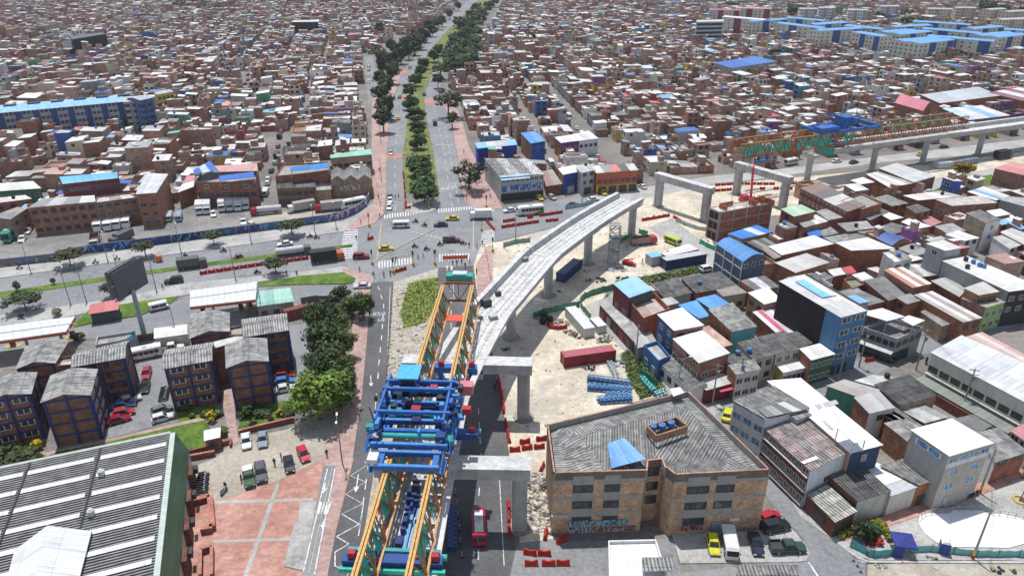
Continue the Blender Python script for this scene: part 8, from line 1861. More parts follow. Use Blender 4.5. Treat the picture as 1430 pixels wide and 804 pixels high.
for k in range(6):moto('motorcycle parked in the cluster beside the apartment block',q(1378-4*k,625+18*k),R(20),rg.choice((BLK,(.1,.1,.1),(.3,.3,.3))),'motorcycles parked beside the apartments')
K(490,270,6.81)
for k,(X,Y)in enumerate(((970,690),(1010,690),(1055,680),(1130,665),(1088,715),(590,610),(640,630),(805,590),(405,670),(430,660),(55,450),(95,290),(275,240),(265,60),(280,120),(85,750),(215,800),(315,800),(380,790),(1200,525),(1250,500),(1125,520),(1325,50),(1290,60),(760,130),(820,150),(425,60),(455,50),(1195,770),(170,420),(600,130),(690,620))):
 s_=SH[rg.randrange(len(SH))];person('person in a '+s_[0]+' on foot at the crossing',q(X,Y),rg.uniform(0,6.3),s_[1],rg.randrange(2),'people on foot at the crossing',.12)
for k,(x,y,nb)in enumerate(((519,452,'beside the flower seller on the pink pavement'),(503,450,'at the flower stall under the street tree'),(497,531,'walking along the pink pavement'),(523,388,'crossing at the lawn corner'),(536,387,'crossing the top of the south road'),(545,386,'beside the red and white posts'),(694,535,'beside the hanging barriers under the deck'),(691,545,'walking under the deck by the barriers'),(897,369,'on the sand beside the site office'),(875,350,'behind the red cab lorry'),(1210,775,'sitting near the blue tent'),(401,386,'waiting at the lawn edge of the west avenue'),(415,386,'walking along the lawn edge of the west avenue'),(1358,240,'strolling beside the park lawn'),(1362,238,'strolling with another beside the park lawn'),(648,215,'on the eastern avenue pavement'),(530,240,'on the western avenue pavement'),(527,262,'walking up the western avenue pavement'),(228,405,'waiting at the bus stop strip'),(848,420,'at the mouth of the alley'),(1005,640,'in the lane behind the brick building'))):
 s_=SH[k%len(SH)];person('person in a '+s_[0]+' '+nb,g(x,y),rg.uniform(0,6.3),s_[1],k%2,None,.12)
def bicycle(label,p,hd):
 t_=thing('bicycle',label,'bicycle',(p.x,p.y,.12),hd);mb=MB();mb.bar((-.2,0,.5),(.35,0,.75),.05,.05,'paint',(.2,.05,.05));mb.bar((-.2,0,.85),(0,0,.3),.05,.05,'paint',(.2,.05,.05));mb.bar((.35,0,.95),(.52,0,.34),.05,.05,'paint',(.1,.1,.1));mb.bar((-.5,0,.34),(0,0,.3),.04,.04,'paint',(.1,.1,.1));mb.build('frame',t_)
 for x in(-.5,.52):put('wheel',wheel_mesh(.33,.05),t_,(x,0,.34))
 person('person cycling '+label.split('bicycle ')[1],p-Vector((math.cos(hd),math.sin(hd),0))*.2,hd,SH[rg.randrange(3)][1],2,None,.14)
for x,y,nb in((134,369,'on the upper pavement past the first street tree'),(164,364,'on the upper pavement behind another cyclist'),(28,376.5,'beside the yellow graffiti wall')):bicycle('bicycle ridden '+nb,g(x,y),R(200))
t3=thing('cargo_tricycle','orange covered cargo tricycle on the upper carriageway','tricycle',g(221,366),R(200));mb=MB();mb.hexa([(-1.2,-.6,.5),(.6,-.6,.5),(.6,.6,.5),(-1.2,.6,.5)],[(-1.0,-.55,1.9),(.3,-.5,1.9),(.3,.5,1.9),(-1.0,.55,1.9)],'paint',(.65,.2,.08));mb.build('cover',t3)
for x,y in((1.0,0),(-.8,.6),(-.8,-.6)):put('wheel',MOTO[3],t3,(x,y,.3))
pb('bar','fork',t3,(.5,0,.5),(1.0,0,.9),.1,.1,'paint',(.1,.1,.1))
# ---------------------------------------------------------------- barriers, fences, poles, site gear
def barrier_mesh(col):
 mb=MB();L=.95;pr=[(-.3,0),(-.3,.25),(-.14,.55),(-.12,.95),(.12,.95),(.14,.55),(.3,.25),(.3,0)]
 loft(mb,[[(x,y,z)for y,z in pr]for x in(-L,-L*.35)],'paint',col);loft(mb,[[(x,y,z)for y,z in pr]for x in(L*.35,L)],'paint',col)
 loft(mb,[[(x,y*.95,z*.86)for y,z in pr]for x in(-L*.36,L*.36)],'paint',tuple(c*.9 for c in col));mb.box(-L*.97,-L*.6,-.08,.08,.94,1.02,'paint',tuple(c*.8 for c in col));mb.box(L*.6,L*.97,-.08,.08,.94,1.02,'paint',tuple(c*.8 for c in col))
 return mb.mesh('traffic_barrier')
BRM=barrier_mesh((.45,.025,.018));BRW=barrier_mesh((.6,.6,.58))
def barrier(label,p,hd,group=None,me=None,z=.06):
 o=put('traffic_barrier',me or BRM,None,(p.x,p.y,z),(0,0,hd));return tag(o,label,'barrier',group)
def barrier_line(where,pxs,step=2.15,skip=0.0,mixw=0.0):
 P=[g(*p)for p in pxs];L=arclen(P)[-1];s_=0;r=random.Random(int(L*100))
 while s_+step<=L+.5:
  S_=sub(P,s_,min(L,s_+step));a,b_=S_[0],S_[-1];d=b_-a
  if r.random()>=skip:barrier('red plastic barrier in the line '+where,(a+b_)/2,math.atan2(d.y,d.x)+r.uniform(-.08,.08),'red barriers '+where,BRM)
  s_+=step
barrier_line('along the west avenue median',[(279,384),(325,377),(371,370),(410,365),(438,361)],2.0)
barrier_line('under the curved deck',[(695,524),(699,545),(702,562),(704,580),(708,600),(712,622)],2.2,.1)
for x,y,a in((719,630,5),(736,627.5,12),(753,626,10),(733,619,12),(756,615,10)):barrier('red plastic barrier in the double row beyond the portal beam',g(x,y),R(a),'red barriers beyond the portal beam')
for x,y,a in((740,774,-12),(760,775,-4),(742,789,0),(766,789,0),(786,788.5,0)):barrier('red plastic barrier in the double row at the road bend below the portal column',g(x,y),R(a),'red barriers below the portal column')
barrier_line('along the road under the portal column',[(710,700),(711,735),(714,765)],2.6,.15)
barrier('red plastic barrier standing on the sand by the brick building',g(757,655),R(70));barrier('red plastic barrier beside the brick building steps',g(762,748),R(80));barrier('red plastic barrier beside the steps lying skew',g(785,756),R(30))
barrier_line('beside the road east of the crossing',[(700,319),(720,316),(745,312),(785,308)],2.1,.12);barrier_line('behind the road east of the crossing',[(702,311),(740,305),(790,297)],2.1,.5)
barrier_line('on the haul lane',[(896,309),(915,306),(936,302)],2.1);barrier_line('on the haul lane bend',[(940,304),(952,312),(960,318)],2.4,.2)
barrier_line('in front of the portal piers',[(998,260),(1030,258),(1083,258.5)],2.2,.1);barrier_line('beyond the second portal pier',[(1093,258),(1118,257)],2.2);barrier_line('beside the first portal pier',[(998,268),(1022,266)],2.2,.1);barrier_line('inside the site by the second portal',[(1050,265),(1110,265)],2.4,.4)
barrier_line('at the crossing corner of the south verge',[(553,381),(566,377)],1.6);barrier_line('on the median tip',[(566,292),(576,291)],1.8);barrier_line('at the west corner of the crossing',[(514,336),(523,333)],1.8);barrier_line('at the northeast corner',[(680,311),(690,322)],1.8)
K(1190,440,5.954);barrier('orange red barrier pair in the street by the tall blue building',q(140,385),R(15));barrier('orange barrier standing at the corner shop',q(320,300),R(60))
barrier_line('along the avenue kerb',[(567,290),(565,262),(563,240)],3.0,.2)
# slim red and white posts with tape
pm=MB()
for k in range(4):pm.tube((0,0,.3*k),(0,0,.3*(k+1)),.06,.055,7,'paint',(.55,.04,.03)if k%2==0 else(.7,.7,.7))
pm.tube((0,0,0),(0,0,.08),.22,.2,8,'paint',(.05,.05,.05));POST=pm.mesh('delineator_post')
def posts(where,pxs,step):
 P=[g(*p)for p in pxs];L=arclen(P)[-1];s_=0
 while s_<L:p=sub(P,s_,min(L,s_+.1))[0];o=put('delineator_post',POST,None,(p.x,p.y,.06));tag(o,'red and white marker post '+where,'post','marker posts '+where);s_+=step
posts('between the south road and the gantry',[(549,398),(545,450),(540,520),(532,610),(526,640)],2.2);posts('beside the deck end of the avenue',[(661,372),(664,400),(668,425)],1.6);posts('along the pink strip by the crossing',[(677,345),(682,372),(686,395)],2.0);posts('under the deck by the road',[(632,660),(640,720),(646,790)],2.6);posts('at the sandy corner kerb',[(1192,783),(1198,792),(1204,802)],1.0)
sheet('sidewalk_site',[(664,371),(682,343),(689,343),(688,400),(676,420),(668,425)],'pinkpaver',.09)
# net fences
def net_fence(label,pts,h,col,crop=True,step=3.0,ripple=.1):
 P=[q(*p)for p in pts]if crop else[g(*p)for p in pts];t_=thing('net_fence',label,'fence',P[0]);r=random.Random(len(label));L=arclen(P)[-1];n=max(2,int(L/step));prev=None
 for k in range(n+1):
  p=sub(P,min(L-.01,L*k/n),L)[0];m2=MB();m2.bar((p.x,p.y,0),(p.x,p.y,h+.2),.08,.08,'paint',(.15,.13,.1));m2.build('post',t_,t_.location)
  if prev:
   d=(p-prev);m=4;nn=Vector((-d.y,d.x,0)).normalized();m2=MB();pts_=[(prev+d*(j/m)+nn*(r.uniform(-ripple,ripple)if 0<j<m else 0),h-(r.uniform(0,.25)if 0<j<m else 0))for j in range(m+1)]
   for(a,ha),(b_,hb_)in zip(pts_,pts_[1:]):m2.hexa([a+VZ(.04),b_+VZ(.04),b_+nn*.03+VZ(.04),a+nn*.03+VZ(.04)],[Vector((a.x,a.y,ha)),Vector((b_.x,b_.y,hb_)),Vector((b_.x,b_.y,hb_))+nn*.03,Vector((a.x,a.y,ha))+nn*.03],'paint',col)
   m2.build('net',t_,t_.location)
  prev=p
 return t_
NG=(.07,.28,.19)
K(690,400,6.7)
net_fence('green net fence enclosing the debris pit',[(365,300),(500,250),(650,220),(800,190)],1.7,NG);net_fence('green net fence along the alley mouth',[(1110,30),(990,60),(860,100),(800,140),(815,215),(905,320)],1.7,NG)
K(820,465,5.954);net_fence('green net fence beside the weedy alley edge',[(430,330),(500,390),(580,450)],1.6,(.04,.3,.2))
K(970,250,5.954);net_fence('bright green net fence at the foot of the unfinished building',[(45,535),(100,570),(175,600)],1.5,(.03,.38,.25))
K(860,280,6.7);net_fence('green net fence behind the red cab lorry',[(30,400),(140,350)],1.6,(.04,.3,.18));net_fence('green net fence beyond the round pier',[(215,310),(295,330)],1.6,(.04,.36,.22));net_fence('pale net fence along the haul lane',[(560,200),(700,260),(850,290)],1.3,(.4,.45,.45))
K(1190,670,5.958);net_fence('turquoise net fence in front of the flower bed',[(-20,560),(60,620),(150,650),(350,625)],1.5,(.1,.38,.36));net_fence('turquoise net fence along the white sports slab',[(480,600),(700,595),(820,610),(960,640),(1370,640),(1560,640)],1.3,(.2,.48,.44))
net_fence('grey net fence beside the east road by the crossing',[(0,0),(1,1)],1,NG)if False else None
K(700,250,6.7);net_fence('grey green net fence along the lower east road',[(20,640),(130,605),(270,590)],1.5,(.22,.33,.3));net_fence('pale blue net fence along the upper site edge',[(600,285),(780,255),(860,225)],1.4,(.3,.42,.48))
# pipe rail round the sports slab
K(1190,670,5.958);rl=thing('pipe_railing','thin pipe railing round the white sports slab','railing',q(540,350));P=qs([(540,350),(600,300),(800,280),(1090,258),(1125,290),(1420,330)],0);Lr=arclen(P)[-1];n=16;prev=None
for k in range(n+1):
 p=sub(P,min(Lr-.01,Lr*k/n),Lr)[0];m2=MB();m2.bar((p.x,p.y,.2),(p.x,p.y,1.2),.06,.06,'paint',(.3,.32,.32));m2.build('post',rl,rl.location)
 if prev:m2=MB();m2.bar((prev.x,prev.y,1.2),(p.x,p.y,1.2),.05,.05,'paint',(.4,.42,.42));m2.bar((prev.x,prev.y,.7),(p.x,p.y,.7),.04,.04,'paint',(.4,.42,.42));m2.build('rail',rl,rl.location)
 prev=p
# poles and lamps
def lamp(label,px_,h,arm=1.6,hd=0,double=False,col=(.3,.3,.3),head=(.7,.7,.68),name='street_lamp',cat='street lamp',group=None,crop=False):
 p=q(*px_)if crop else g(*px_);t_=thing(name,label,cat,(p.x,p.y,0),hd,group);pb('tube','pole',t_,(0,0,0),(0,0,h),.13,.07,8,'paint',col)
 for s_ in((1,-1)if double else(1,)):
  pb('tube','arm',t_,(0,0,h-.2),(s_*arm,0,h+.15),.05,.04,6,'paint',col);pb('box','lamp_head',t_,s_*arm-.1,s_*arm+s_*.7,-.15,.15,h+.08,h+.24,'paint',head)
 return t_
GL='lamp posts of the west avenue'
for x,y,h in((98.7,425.5,9),(121,422,10),(218.7,407,9.5),(329,391,9),(151,366,8),(253,353,8),(351,339.5,8),(43.6,382,8),(440,325.5,8),(470,321,8),(170,400,9)):lamp('slim grey lamp post standing along the west avenue',(x,y),h,1.8,R(110),False,(.25,.25,.25),group=GL)
lamp('lamp post with two white lamp heads beside the cycle path',(478.5,649),9.5,.8,R(100),True,(.25,.25,.25),(.8,.8,.78));lamp('grey lamp post on the station forecourt',(247,470),7.5,.6,R(140),head=(.8,.8,.8));lamp('slim lamp post beside the apartment roofs',(367,442),8,.8,R(120),head=(.75,.75,.75))
GA='lamp posts of the avenue'
for x,y in((601,284),(600,235),(590,190),(585,150),(533,255),(532,200),(650,262),(652,282)):lamp('slim lamp post standing along the tree lined avenue',(x,y),9,1.6,R(180),False,(.28,.28,.28),group=GA)
GX='traffic signal posts of the crossing'
K(490,270,6.81)
for X,Y in((175,320),(205,680),(595,690),(800,680),(1245,360),(1290,140),(745,150),(1350,560),(405,760)):
 p=q(X,Y);t_=thing('traffic_signal','traffic signal post at the crossing','traffic signal',(p.x,p.y,0),R(30),GX);pb('tube','pole',t_,(0,0,0),(0,0,4.2),.1,.08,8,'paint',(.5,.38,.05));pb('box','signal_head',t_,-.18,.18,-.18,.18,3.3,4.4,'paint',(.03,.03,.03));pb('box','base',t_,-.3,.3,-.3,.3,0,.9,'paint',(.5,.33,.03))
def utility(label,base,h,xarm=True):
 p=q(*base);t_=thing('utility_pole',label,'pole',(p.x,p.y,0));pb('tube','pole',t_,(0,0,0),(0,0,h),.18,.11,8,'concrete',(.36,.35,.33))
 if xarm:
  for z in(h-.4,h-1.3):pb('bar','crossarm',t_,(-.9,.2,z),(.9,-.2,z),.1,.1,'paint',(.2,.17,.14))
  pb('tube','transformer',t_,(.35,.1,h-2.6),(.35,.1,h-1.7),.25,None,8,'paint',(.25,.26,.27))
 return p+VZ(h-.4)
K(1190,440,5.954);u1=utility('concrete utility pole in the street facing the factory',(530,455),9.5);u2=utility('concrete utility pole beside the lean-to of the factory',(905,800),9.5);u6=utility('concrete utility pole beside the tall blue building',(55,430),9.0)
K(1010,440,5.954);u3=utility('concrete utility pole before the green fronted house',(955,545),8.5,False);u7=utility('concrete utility pole loaded with wires by the balcony house',(115,680),9)
K(1190,670,5.958);u4=utility('leaning pole with red and yellow base at the net fence',(1000,655),9.5,False);u5=utility('pole with yellow and red painted base on the brick pavement',(1060,110),9.0,False)
for bp,nb in(((1000,655),'net fence'),((1060,110),'brick pavement')):
 p=q(*bp);mb=MB();mb.tube((p.x,p.y,.05),(p.x,p.y,.8),.22,.21,8,'paint',(.45,.04,.05));mb.tube((p.x,p.y,.8),(p.x,p.y,1.6),.21,.2,8,'paint',(.65,.5,.05));tag(mb.build('pole_sleeve',None,(p.x,p.y,0)),'red and yellow painted sleeve on the pole at the '+nb,'pole sleeve')
K(820,465,5.954);u8=utility('concrete utility pole on the alley pavement',(400,250),9,False);lamp('street lamp with long arm over the alley',(750,490),7.5,1.8,R(20),crop=True);u9=utility('concrete utility pole at the pink awning corner',(1040,590),9)
K(700,250,6.7)
for X,Y in((135,600),(755,250),(1180,60)):utility('tall thin pole beside the road east of the crossing',(X,Y),9,False)
for o in[o for o in bpy.data.objects if o.get('label')=='tall thin pole beside the road east of the crossing']:o['group']='poles east of the crossing'
def wire(a,b_,sag=.6,k=0):
 cu=MB();n=8;P=[a.lerp(b_,j/n)-VZ(sag*4*(j/n)*(1-j/n))for j in range(n+1)]
 for p,r_ in zip(P,P[1:]):cu.tube(p,r_,.018,None,4,'paint',(.03,.03,.03),caps=False)
 return cu.build('power_line',None,a)
for k,(a,b_,nb)in enumerate(((u1,u6,'between the factory street pole and the tall blue building pole'),(u1,u2,'between the factory street pole and the factory lean-to'),(u6,u3,'between the tall blue building and the green fronted house'),(u3,u7,'before the cream houses'),(u7,u9,'at the pink awning corner'),(u4,u5,'over the white sports slab'),(u9,u8,'along the alley'))):
 for j in range(2):tag(wire(a+Vector((.3*j,0,-.5*j)),b_+Vector((.3*j,0,-.5*j))),'black overhead wire '+nb,'wire','overhead wires '+nb)
# ---------------------------------------------------------------- containers, huts, site gear
def container(label,a,b_,col,w_=2.44,h=2.6,name='shipping_container',cat='container',roofc=None,ribs=True):
 d=b_-a;L=d.length;t_=thing(name,label,cat,(a+b_)/2,math.atan2(d.y,d.x));pb('box','body',t_,-L/2,L/2,-w_/2,w_/2,.12,h,'paint',col,top='paint',topcol=roofc or tuple(c*1.25 for c in col))
 if ribs:
  m2=MB();n=int(L/.5)
  for k in range(n):
   x=-L/2+L*(k+.5)/n
   for s_ in(-1,1):m2.box(x-.1,x+.1,s_*w_/2-.03,s_*w_/2+.03,.3,h-.15,'paint',tuple(c*.88 for c in col))
  tag(m2.build('corrugation',t_),kind='stuff')
  pb('box','door',t_,L/2,L/2+.05,-w_/2+.1,w_/2-.1,.2,h-.1,'paint',tuple(c*.9 for c in col))
  for sx in(-1,1):
   for sy in(-1,1):pb('box','corner_post',t_,sx*L/2-.1,sx*L/2+.1,sy*w_/2-.1,sy*w_/2+.1,.02,h+.02,'paint',tuple(c*.8 for c in col))
 return t_
K(690,400,6.7)
container('dark red shipping container on the sand',q(640,735),q(1110,668),(.26,.025,.035),roofc=(.42,.12,.14))
c_=container('long white site hut with cluttered roof beside the debris pit',q(710,275),q(890,480),(.55,.55,.52),2.6,2.5,'site_hut','hut',(.66,.67,.68),False);m2=MB();m2.box(5.2,5.26,-.5,.5,.15,2.1,'paint',(.08,.08,.09));
container('low white trailer hut beside the long site hut',q(930,360),q(1010,440),(.6,.6,.58),2.2,2.0,'site_hut','hut',(.7,.7,.7),False)
container('navy shipping container in the shadow of the deck',g(783,394),g(806,374),(.03,.06,.16),roofc=(.06,.09,.2))
K(860,280,6.7);container('long navy site office with white roof',q(440,640),q(810,575),(.03,.06,.16),2.6,2.9,'site_office','hut',(.5,.5,.5),True);container('site office with rusty pale roof behind the navy one',q(440,600),q(740,530),(.3,.12,.1),2.5,2.9,'site_office','hut',(.66,.62,.6),False);container('white site hut behind the navy office',q(500,560),q(700,500),(.6,.6,.6),2.4,2.7,'site_hut','hut',(.72,.72,.7),False);container('light blue roofed gate hut at the site office',q(300,600),q(400,580),(.4,.42,.44),3.0,2.7,'site_hut','hut',(.2,.5,.68),False)
K(1200,130,6.18);container('grey site tent beside the hammerhead pier',q(650,650),q(780,640),(.5,.52,.54),3,2.4,'site_tent','tent',None,False);container('long blue grey tarpaulin shelter under the straight viaduct',q(770,640),q(990,600),(.2,.24,.3),2.8,2.3,'site_tent','tent',None,False)
# piles of blue girders on the sand
def girder(label,a,b_,col,z=.1,group=None,wd=.9):
 d=b_-a;L=d.length;t_=thing('steel_girder',label,'girder',(a.x,a.y,z),math.atan2(d.y,d.x),group);mb=MB()
 for y in(-wd/2,wd/2):
  for zz in(0,.8):mb.bar((0,y,zz+.1),(L,y,zz+.1),.14,.14,'paint',col)
 mb.build('chord',t_);m2=MB();n=int(L/.9)
 for k in range(n):
  for y in(-wd/2,wd/2):m2.bar((L*k/n,y,.1),(L*(k+.5)/n,y,.9),.08,.08,'paint',col);m2.bar((L*(k+.5)/n,y,.9),(L*(k+1)/n,y,.1),.08,.08,'paint',col)
  m2.bar((L*k/n,-wd/2,.9),(L*(k+.5)/n,wd/2,.9),.1,.1,'paint',tuple(min(1,c*1.6+.1)for c in col));m2.bar((L*(k+.5)/n,wd/2,.9),(L*(k+1)/n,-wd/2,.9),.1,.1,'paint',tuple(min(1,c*1.6+.1)for c in col))
 tag(m2.build('lacing',t_),kind='stuff');return t_
K(820,465,5.954)
for k,(a,b_)in enumerate((((0,385),(360,430)),((0,400),(355,452)),((0,455),(370,480)),((0,470),(360,500)),((150,530),(370,520)),((80,570),(370,545)),((100,585),(370,565)))):girder('blue lattice girder stacked on the sandy yard beside the red container',q(*a),q(*b_),rg.choice(((.05,.16,.36),(.08,.24,.46),(.03,.09,.22))),.05,'blue girders stacked on the sandy yard')
girder('cyan girder lying in the green weeds',q(450,390),q(548,505),(.08,.48,.52),.1);girder('short white and blue girder at the alley end',q(560,535),q(650,500),(.2,.45,.55),.1);girder('grey girder pile behind the red container',q(180,260),q(240,370),(.3,.36,.4),.1)
K(600,692,7.15)
for k,X in enumerate((205,228,252)):girder('dark blue girder standing beside the deck above the road',q(X,560),q(X+4,150),(.04,.1,.24),.1,'dark blue girders beside the deck',.5)
# tent, toilet, tarps, stones in the lower right corner
K(1190,670,5.958)
p=q(400,590);tn=thing('gazebo_tent','navy blue gazebo tent with open sides beside the flower bed','tent',p,R(-10));W_=1.5;mb=MB();ap=(0,0,3.0)
for k in range(4):
 c4=[(-W_,-W_),(W_,-W_),(W_,W_),(-W_,W_)];a,b_=c4[k],c4[(k+1)%4];mb.face([(a[0],a[1],2.2),(b_[0],b_[1],2.2),ap],'paint',(.035,.05,.25));mb.face([(a[0],a[1],1.95),(b_[0],b_[1],1.95),(b_[0],b_[1],2.2),(a[0],a[1],2.2)],'paint',(.03,.045,.22))
mb.build('canopy',tn)
for a in c4:pb('bar','leg',tn,(a[0]*.97,a[1]*.97,0),(a[0]*.97,a[1]*.97,2.1),.07,.07,'paint',(.3,.3,.3))
pb('box','side_wall',tn,-W_,-.2,-W_,-W_+.05,.1,1.95,'paint',(.035,.05,.25))
p=q(752,600);wc_=thing('portable_toilet','navy blue portable toilet with white roof at the net fence','toilet',p,R(-20));pb('box','cabin',wc_,-.6,.6,-.6,.6,.1,2.1,'paint',(.03,.06,.25));mb=MB();mb.hexa([(-.65,-.65,2.1),(.65,-.65,2.1),(.65,.65,2.1),(-.65,.65,2.1)],[(-.3,-.5,2.4),(.3,-.5,2.4),(.3,.5,2.4),(-.3,.5,2.4)],'paint',(.7,.72,.75));mb.build('roof',wc_);pb('box','door',wc_,-.45,.45,-.64,-.6,.15,1.9,'paint',(.045,.08,.3))
def heap(name,label,cat,p,sx,sy,sz,n,cols,seed,mat='paint',rot=0.0,group=None):
 """a pile of separate blocky pieces as one thing's body"""
 r=random.Random(seed);t_=thing(name,label,cat,p,rot,group)
 for k in range(n):
  a=r.uniform(0,6.3);d=math.sqrt(r.random());x,y=sx*d*math.cos(a),sy*d*math.sin(a);s_=r.uniform(.12,.3)*(sx+sy)/2;zt=sz*(1-d*.75)*r.uniform(.6,1.1);m2=MB()
  pts=[Vector((x+r.uniform(.6,1)*s_*cx,y+r.uniform(.6,1)*s_*cy,0))for cx,cy in((-1,-1),(1,-1),(1,1),(-1,1))];top=[Vector((x+(q_.x-x)*r.uniform(.5,.9),y+(q_.y-y)*r.uniform(.5,.9),zt*r.uniform(.8,1.1)))for q_ in pts];m2.hexa(pts,top,mat,r.choice(cols));m2.build('piece',t_)
 return t_
heap('rubble_heap','grey stone blocks on the sandy corner','rubble',q(220,725),1.3,.5,.7,7,[(.3,.29,.27),(.36,.35,.33)],1,'concrete');heap('brick_heap','little heap of red brown bricks at the kerb','bricks',q(425,700),.6,.35,.5,5,[(.25,.1,.07),(.3,.14,.1)],2,'brick');heap('rubble_heap','pale rubble heap at the kerb','rubble',q(670,735),.7,.5,.5,6,[(.4,.38,.35),(.5,.48,.45)],3,'concrete')
heap('tarpaulin_heap','blue black tarpaulin heap tied with yellow rope','tarpaulin',q(1250,770),2.2,.9,.7,9,[(.03,.04,.06),(.05,.06,.09),(.3,.25,.05)],4);heap('material_heap','dark sheeting and boards along the kerb by the toilet','materials',q(700,655),2.0,.4,.4,8,[(.08,.09,.1),(.2,.2,.2),(.4,.36,.28)],5);heap('board_heap','pale plywood boards with a red drum by the leaning pole','boards',q(900,655),1.0,.5,.35,5,[(.5,.42,.3),(.4,.05,.04)],6)
# street furniture of the park
K(1190,670,5.958);p=q(790,215);bn=thing('park_bench','grey slab bench beside the brick pavement','bench',p,R(20));pb('box','seat',bn,-1.2,1.2,-.35,.35,.42,.55,'concrete',(.42,.43,.45))
for x in(-.9,.9):pb('box','leg',bn,x-.12,x+.12,-.3,.3,0,.42,'concrete',(.36,.36,.36))
p=q(1395,175);pt=thing('ring_planter','yellow ring planter with a bare young tree','planter',p);mb=MB();n=16
for k in range(n):
 a0,a1=2*math.pi*k/n,2*math.pi*(k+1)/n;pr=[(.75,.0),(.85,.35),(1.05,.35),(1.15,.0)]
 for(r0,z0_),(r1,z1_)in zip(pr,pr[1:]):mb.face([(r0*math.cos(a0),r0*math.sin(a0),z0_),(r0*math.cos(a1),r0*math.sin(a1),z0_),(r1*math.cos(a1),r1*math.sin(a1),z1_),(r1*math.cos(a0),r1*math.sin(a0),z1_)],'paint',(.6,.42,.04))
mb.build('ring',pt);pb('tube','trunk',pt,(0,0,0),(.2,.1,3.2),.1,.05,7,'bark');put('crown',CROWN['loose'][0],pt,(.2,.1,4.4),None,(1.4,1.4,1.6),(.06,.08,.03))
K(1190,670,5.958)
for k,(X,Y)in enumerate(((745,135),(775,130),(990,150),(1020,130))):moto('black motorcycle parked on the brick pavement by the beige front',q(X,Y),R(20),BLK,'motorcycles on the brick pavement')
# --- inside the construction yard
K(690,400,6.7)
heap('debris_pit','heap of rubble and scrap inside the red barrier ring','rubble',q(610,345),2.6,1.8,.9,30,[(.5,.45,.4),(.6,.58,.55),(.35,.22,.15),(.3,.3,.3)],11,'slab')
pit=[q(500,360),q(530,395),q(600,405),q(690,390)]
for a,b_ in zip(pit,pit[1:]):barrier('red barrier in the ring round the debris heap',(a+b_)/2,math.atan2((b_-a).y,(b_-a).x),'red barriers round the debris heap')
for k,(X,Y)in enumerate(((455,345),(470,290),(520,330))):
 p=q(X,Y);t_=thing('water_drum','black plastic drum beside the debris heap','drum',p,0,'black drums beside the debris heap');put('shell',TANKS[0],t_,scale=(1.5,1.5,1.4));pb('tube','lid',t_,(0,0,1.45),(0,0,1.55),.3,None,8,'paint',(.06,.06,.06))
heap('scrap_heap','brown scrap and soil heap along the long site hut','scrap',q(745,450),2.6,1.2,1.0,26,[(.25,.17,.12),(.35,.25,.18),(.1,.09,.09),(.45,.4,.35)],12,'slab',R(-40));heap('scrap_heap','white and black scrap behind the long site hut','scrap',q(1030,500),1.4,2.4,.8,22,[(.6,.6,.6),(.1,.1,.1),(.3,.3,.32),(.15,.25,.1)],13,'slab',R(-40));heap('scrap_heap','dark scrap at the end of the red container','scrap',q(890,770),1.6,.9,1.1,14,[(.05,.05,.06),(.12,.12,.13),(.3,.3,.32)],14);heap('scrap_heap','wire, pipes and turquoise sheet in the yard corner','scrap',q(1180,720),2.2,1.6,.6,22,[(.2,.25,.3),(.06,.4,.36),(.35,.35,.36),(.1,.12,.16)],15)
heap('pump_set','navy pump set with pink drum at the round pier foot','pump',q(110,590),1.5,.5,1.0,9,[(.03,.06,.16),(.04,.08,.2),(.5,.2,.2)],16)
heap('form_stack','black formwork stack in the shade of the deck','formwork',g(833,392),2.8,1.2,1.4,18,[(.05,.05,.055),(.1,.1,.11),(.2,.2,.2)],17);heap('form_stack','second black formwork stack beside the gate hut','formwork',g(872,389),2.6,.9,1.0,14,[(.04,.04,.05),(.1,.1,.1)],18);heap('scrap_heap','steel pieces around the scaffold tower foot','scrap',g(862,377),3.0,1.6,.5,24,[(.25,.28,.32),(.3,.33,.36),(.15,.17,.2)],19)
dr=thing('drill_rig','red drilling machine lying on the sand','machine',g(878,370),R(-35));pb('box','body',dr,-1.8,1.0,-.6,.6,.3,1.1,'paint',(.5,.03,.03));pb('box','tool_box',dr,1.02,2.0,-.5,.5,.3,.8,'paint',(.45,.04,.03));pb('bar','boom',dr,(-1.5,0,1.2),(1.2,0,2.0),.25,.25,'paint',(.4,.03,.03))
for s_ in(-1,1):pb('box','track',dr,-1.6,.8,s_*.75-.15,s_*.75+.15,.02,.45,'paint',(.04,.04,.04))
# crane with red boom beside the second portal
cr_=thing('mobile_crane','mobile crane with raised red boom behind the unfinished building','crane',g(1044,283),R(200));pb('box','carrier',cr_,-3,3,-1.2,1.2,.6,1.6,'paint',(.5,.04,.08));pb('box','cab',cr_,.5,2.6,-1.1,1.1,1.62,2.9,'paint',(.5,.05,.1));pb('bar','boom',cr_,(-1,0,2),(1.5,2.0,13),.6,.7,'paint',(.6,.04,.12))
for x in(-2.2,-.8,1.8):
 for s_ in(-1,1):put('wheel',KIND['tanker']['wheel'],cr_,(x,s_*1.1,.48))
